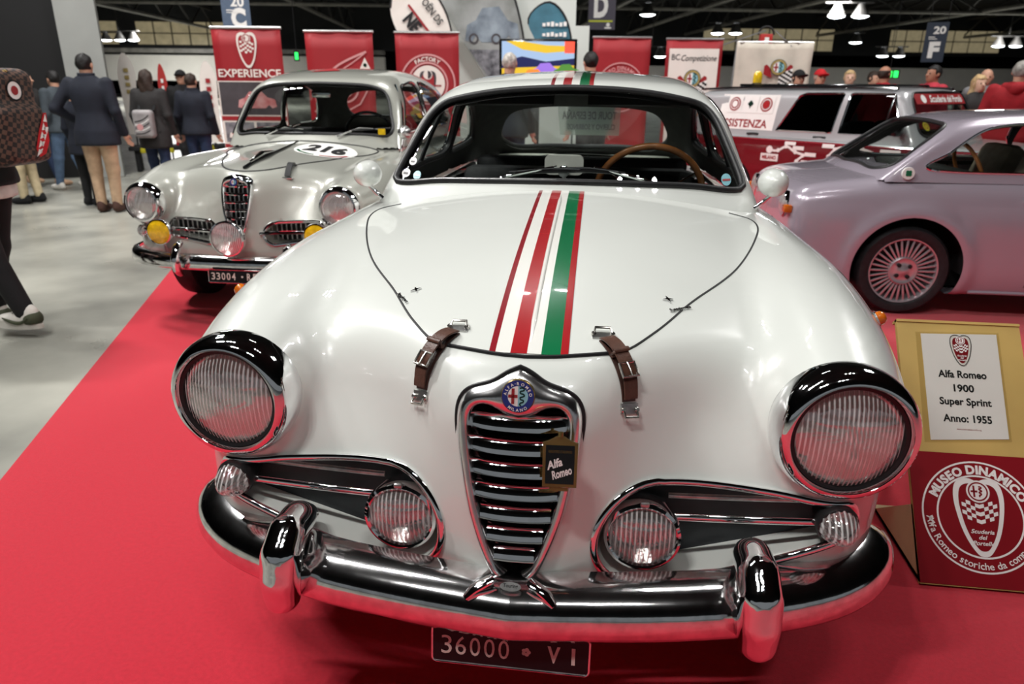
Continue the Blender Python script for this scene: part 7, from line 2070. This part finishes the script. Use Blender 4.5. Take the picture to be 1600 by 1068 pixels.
# ---------------------------------------------------------------- backpacks
def checker_cloth():
    m = mat('checker_cloth', srgb(70, 50, 42), .6); nt = m.node_tree; b = nt.nodes['Principled BSDF']; tc = nt.nodes.new('ShaderNodeTexCoord'); mp = nt.nodes.new('ShaderNodeMapping'); mp.inputs['Rotation'].default_value = (.3, .2, .2)
    ck = nt.nodes.new('ShaderNodeTexChecker'); ck.inputs['Scale'].default_value = 44; ck.inputs[1].default_value = srgb(92, 66, 54) + (1,); ck.inputs[2].default_value = srgb(26, 20, 19) + (1,)
    nt.links.new(tc.outputs['Object'], mp.inputs[0]); nt.links.new(mp.outputs[0], ck.inputs[0]); nt.links.new(ck.outputs[0], b.inputs['Base Color']); return m
M['checker_cloth'] = checker_cloth()
def rbox(x, y, z, c, r, k):
    qx, qy, qz = np.abs(x - c[0]) - (r[0] - k), np.abs(y - c[1]) - (r[1] - k), np.abs(z - c[2]) - (r[2] - k)
    return np.sqrt(np.maximum(qx, 0) ** 2 + np.maximum(qy, 0) ** 2 + np.maximum(qz, 0) ** 2) + np.minimum(np.maximum(qx, np.maximum(qy, qz)), 0) - k
bp_ = tag(empty('backpack', (-3.13, 2.33, 0), -PI / 2), 'brown chequered backpack with shark-mouth print worn at the left edge', 'backpack')
V, Q = surface_nets(lambda x, y, z: smin(rbox(x, y, z, (0, .235, 1.14), (.165, .085, .235), .06), rbox(x, y, z, (0, .31, 1.06), (.14, .05, .14), .04), .03), (-.2, .1, .86), (.2, .40, 1.42), .018, 1)
mesh_obj('bag_body', V, Q, 'checker_cloth', bp_)
MB().tube([(.05 * math.cos(a), .20, 1.37 + .05 * math.sin(a)) for a in np.linspace(0, PI, 12)], .014, 8).build('grab_handle', 'blackc', bp_, smooth=True)
for sg in (1, -1): MB().tube([(sg * .11, .17, 1.36), (sg * .13, .05, 1.42), (sg * .14, -.10, 1.36), (sg * .15, -.12, 1.15), (sg * .15, .10, .98)], .020, 8, flat=(.5, 1.4)).build('shoulder_strap', 'blackc', bp_, smooth=True)
MB().tube([(-.10, .25, 1.34), (.0, .30, 1.36), (.1, .25, 1.34)], .008, 8).build('zip', 'badge_gold', bp_, smooth=True)
# print on the back of the bag
def bs(name, g, m, d): mesh_obj(name, [(u, .362 + d if v < 1.2 else .322 + d, v) for u, v in g[0]], g[1], m, bp_, smooth=False)
bs('roundel', disc2d(.046, 28, (.0, 1.27)), 'white_print', .002); bs('roundel_ring', ring2d(.042, .050, 28, (.0, 1.27)), 'blackc', .003); bs('roundel_eye', disc2d(.022, 20, (.0, 1.27)), 'red_print', .004)
mouth = [(-.13, 1.16), (-.11, 1.16), (-.055, 1.07), (-.015, .99), (-.03, .945), (-.075, .96), (-.115, 1.02)]; bs('mouth_print', (np.array(mouth), [tuple(range(7))]), 'bright_red', .002)
g = merge2d(*[(np.array([(-.118 + .022 * k, 1.155 - .042 * k), (-.096 + .022 * k, 1.118 - .042 * k), (-.122 + .018 * k, 1.115 - .036 * k)]), [(0, 1, 2)]) for k in range(5)], *[(np.array([(-.125 + .022 * k, 1.09 - .034 * k), (-.105 + .022 * k, 1.055 - .03 * k), (-.092 + .018 * k, 1.09 - .036 * k)]), [(0, 1, 2)]) for k in range(4)]); bs('teeth_print', g, 'white_print', .004)
bk2 = tag(empty('backpack', (-5.30, 7.2, 0), PI + .1), 'grey backpack with white sneaker print on the long-haired woman', 'backpack')
V, Q = surface_nets(lambda x, y, z: rbox(x, y, z, (.02, .20, 1.02), (.14, .07, .19), .05), (-.2, .08, .78), (.24, .34, 1.28), .018, 1); bk2.scale = (.84, .84, .84)
M['bag_grey'] = mat('bag_grey', srgb(150, 146, 146), .7, noise=.2, nscale=10); mesh_obj('bag_body', V, Q, 'bag_grey', bk2)
for k in range(5): mesh_obj('print_line', [(u, .272, v) for u, v in stroke2d(smooth_open([(-.09, 1.14 - .05 * k), (.0, 1.08 - .045 * k), (.12, 1.05 - .04 * k)], 12), .012)[0]], stroke2d(smooth_open([(-.09, 1.14 - .05 * k), (.0, 1.08 - .045 * k), (.12, 1.05 - .04 * k)], 12), .012)[1], 'blackc' if k % 2 == 0 else 'white_print', bk2, smooth=False)
dd = disc2d(.045, 20, (.05, .98)); mesh_obj('print_patch', [(u, .274, v) for u, v in dd[0]], dd[1], 'pink_print', bk2, smooth=False)
for sg in (1, -1): MB().tube([(sg * .10, .14, 1.2), (sg * .12, .02, 1.44), (sg * .13, -.13, 1.34), (sg * .14, -.12, 1.1), (sg * .14, .12, .90)], .016, 8, flat=(.5, 1.4)).build('shoulder_strap', 'blackc', bk2, smooth=True)
# barrier chain in the aisle
br_ = tag(empty('toy_display', (-6.7, 9.9, 0), .5), 'low black display table with yellow lamps behind the blazer man', 'display table')
MB().box((0, 0, .35), (1.4, .5, .06), bevel=.01).build('table_top', 'blackc', br_); 
for x in (-.6, .6): MB().box((x, 0, .17), (.06, .4, .34)).build('table_leg', 'blackc', br_)
for k in range(6): MB().lathe([(.0005, .06), (.04, .045), (.05, 0), (.04, -.04), (.0005, -.05)], 12, (-.5 + .2 * k, -.22, .33), (0, 0, 1)).build('lamp_globe', 'sticker_yellow', br_, smooth=True)
for k in range(5): MB().tube([(-.4 + .2 * k, 0, .38), (-.36 + .2 * k, .02, .8)], .03, 8).build('candy_pole', 'white_print' if k % 2 else 'red_print', br_)

# hem of the white shirt and sneaker details of the walker at the left edge
V, Q = surface_nets(lambda x, y, z: smax((np.sqrt((x / .205) ** 2 + (y / .150) ** 2) - 1) * .15, np.abs(z - .84) - .05, .01), (-.26, -.22, .76), (.26, .22, .92), .018, 1); mesh_obj('shirt_hem', V, Q, 'white_shoe', p1)
for sg in (1, -1):
    f = -.55 * sg; ay = -f * .34; az = .085 + (.05 if f < -.2 else 0); ax_ = sg * .09
    MB().prism([(ax_ + .056 * math.cos(a) * (1 if math.sin(a) > 0 else .9), ay - .055 + .145 * math.sin(a)) for a in np.linspace(0, 2 * PI, 28, endpoint=False)], az - .085, az - .055, lambda u, v, d: (u, v, d)).build('shoe_sole', 'white_shoe', p1)
    for side in (1, -1):
        pts = [(ax_ + side * .052, ay + .05, az - .01), (ax_ + side * .054, ay - .01, az - .045), (ax_ + side * .054, ay - .07, az - .035), (ax_ + side * .047, ay - .12, az - .020)]
        MB().tube(smooth_open(pts, 12), [.004 + .008 * math.sin(PI * k / 11) for k in range(12)], 6).build('shoe_stripe', 'olive', p1, smooth=True)
    V, Q = surface_nets(lambda x, y, z: smax(ellipsoid(x, y, z, (ax_, ay + .035, az - .03), (.056, .055, .055)), (az - .055) - z, .005), (ax_ - .08, ay - .05, az - .1), (ax_ + .08, ay + .12, az + .06), .013, 1); mesh_obj('shoe_heel', V, Q, 'olive', p1)
    for k in range(4): MB().tube([(ax_ - .025, ay - .05 - .022 * k, az + .022 - .014 * k), (ax_ + .025, ay - .05 - .022 * k, az + .022 - .014 * k)], .005, 6).build('shoe_lace', 'white_shoe', p1)
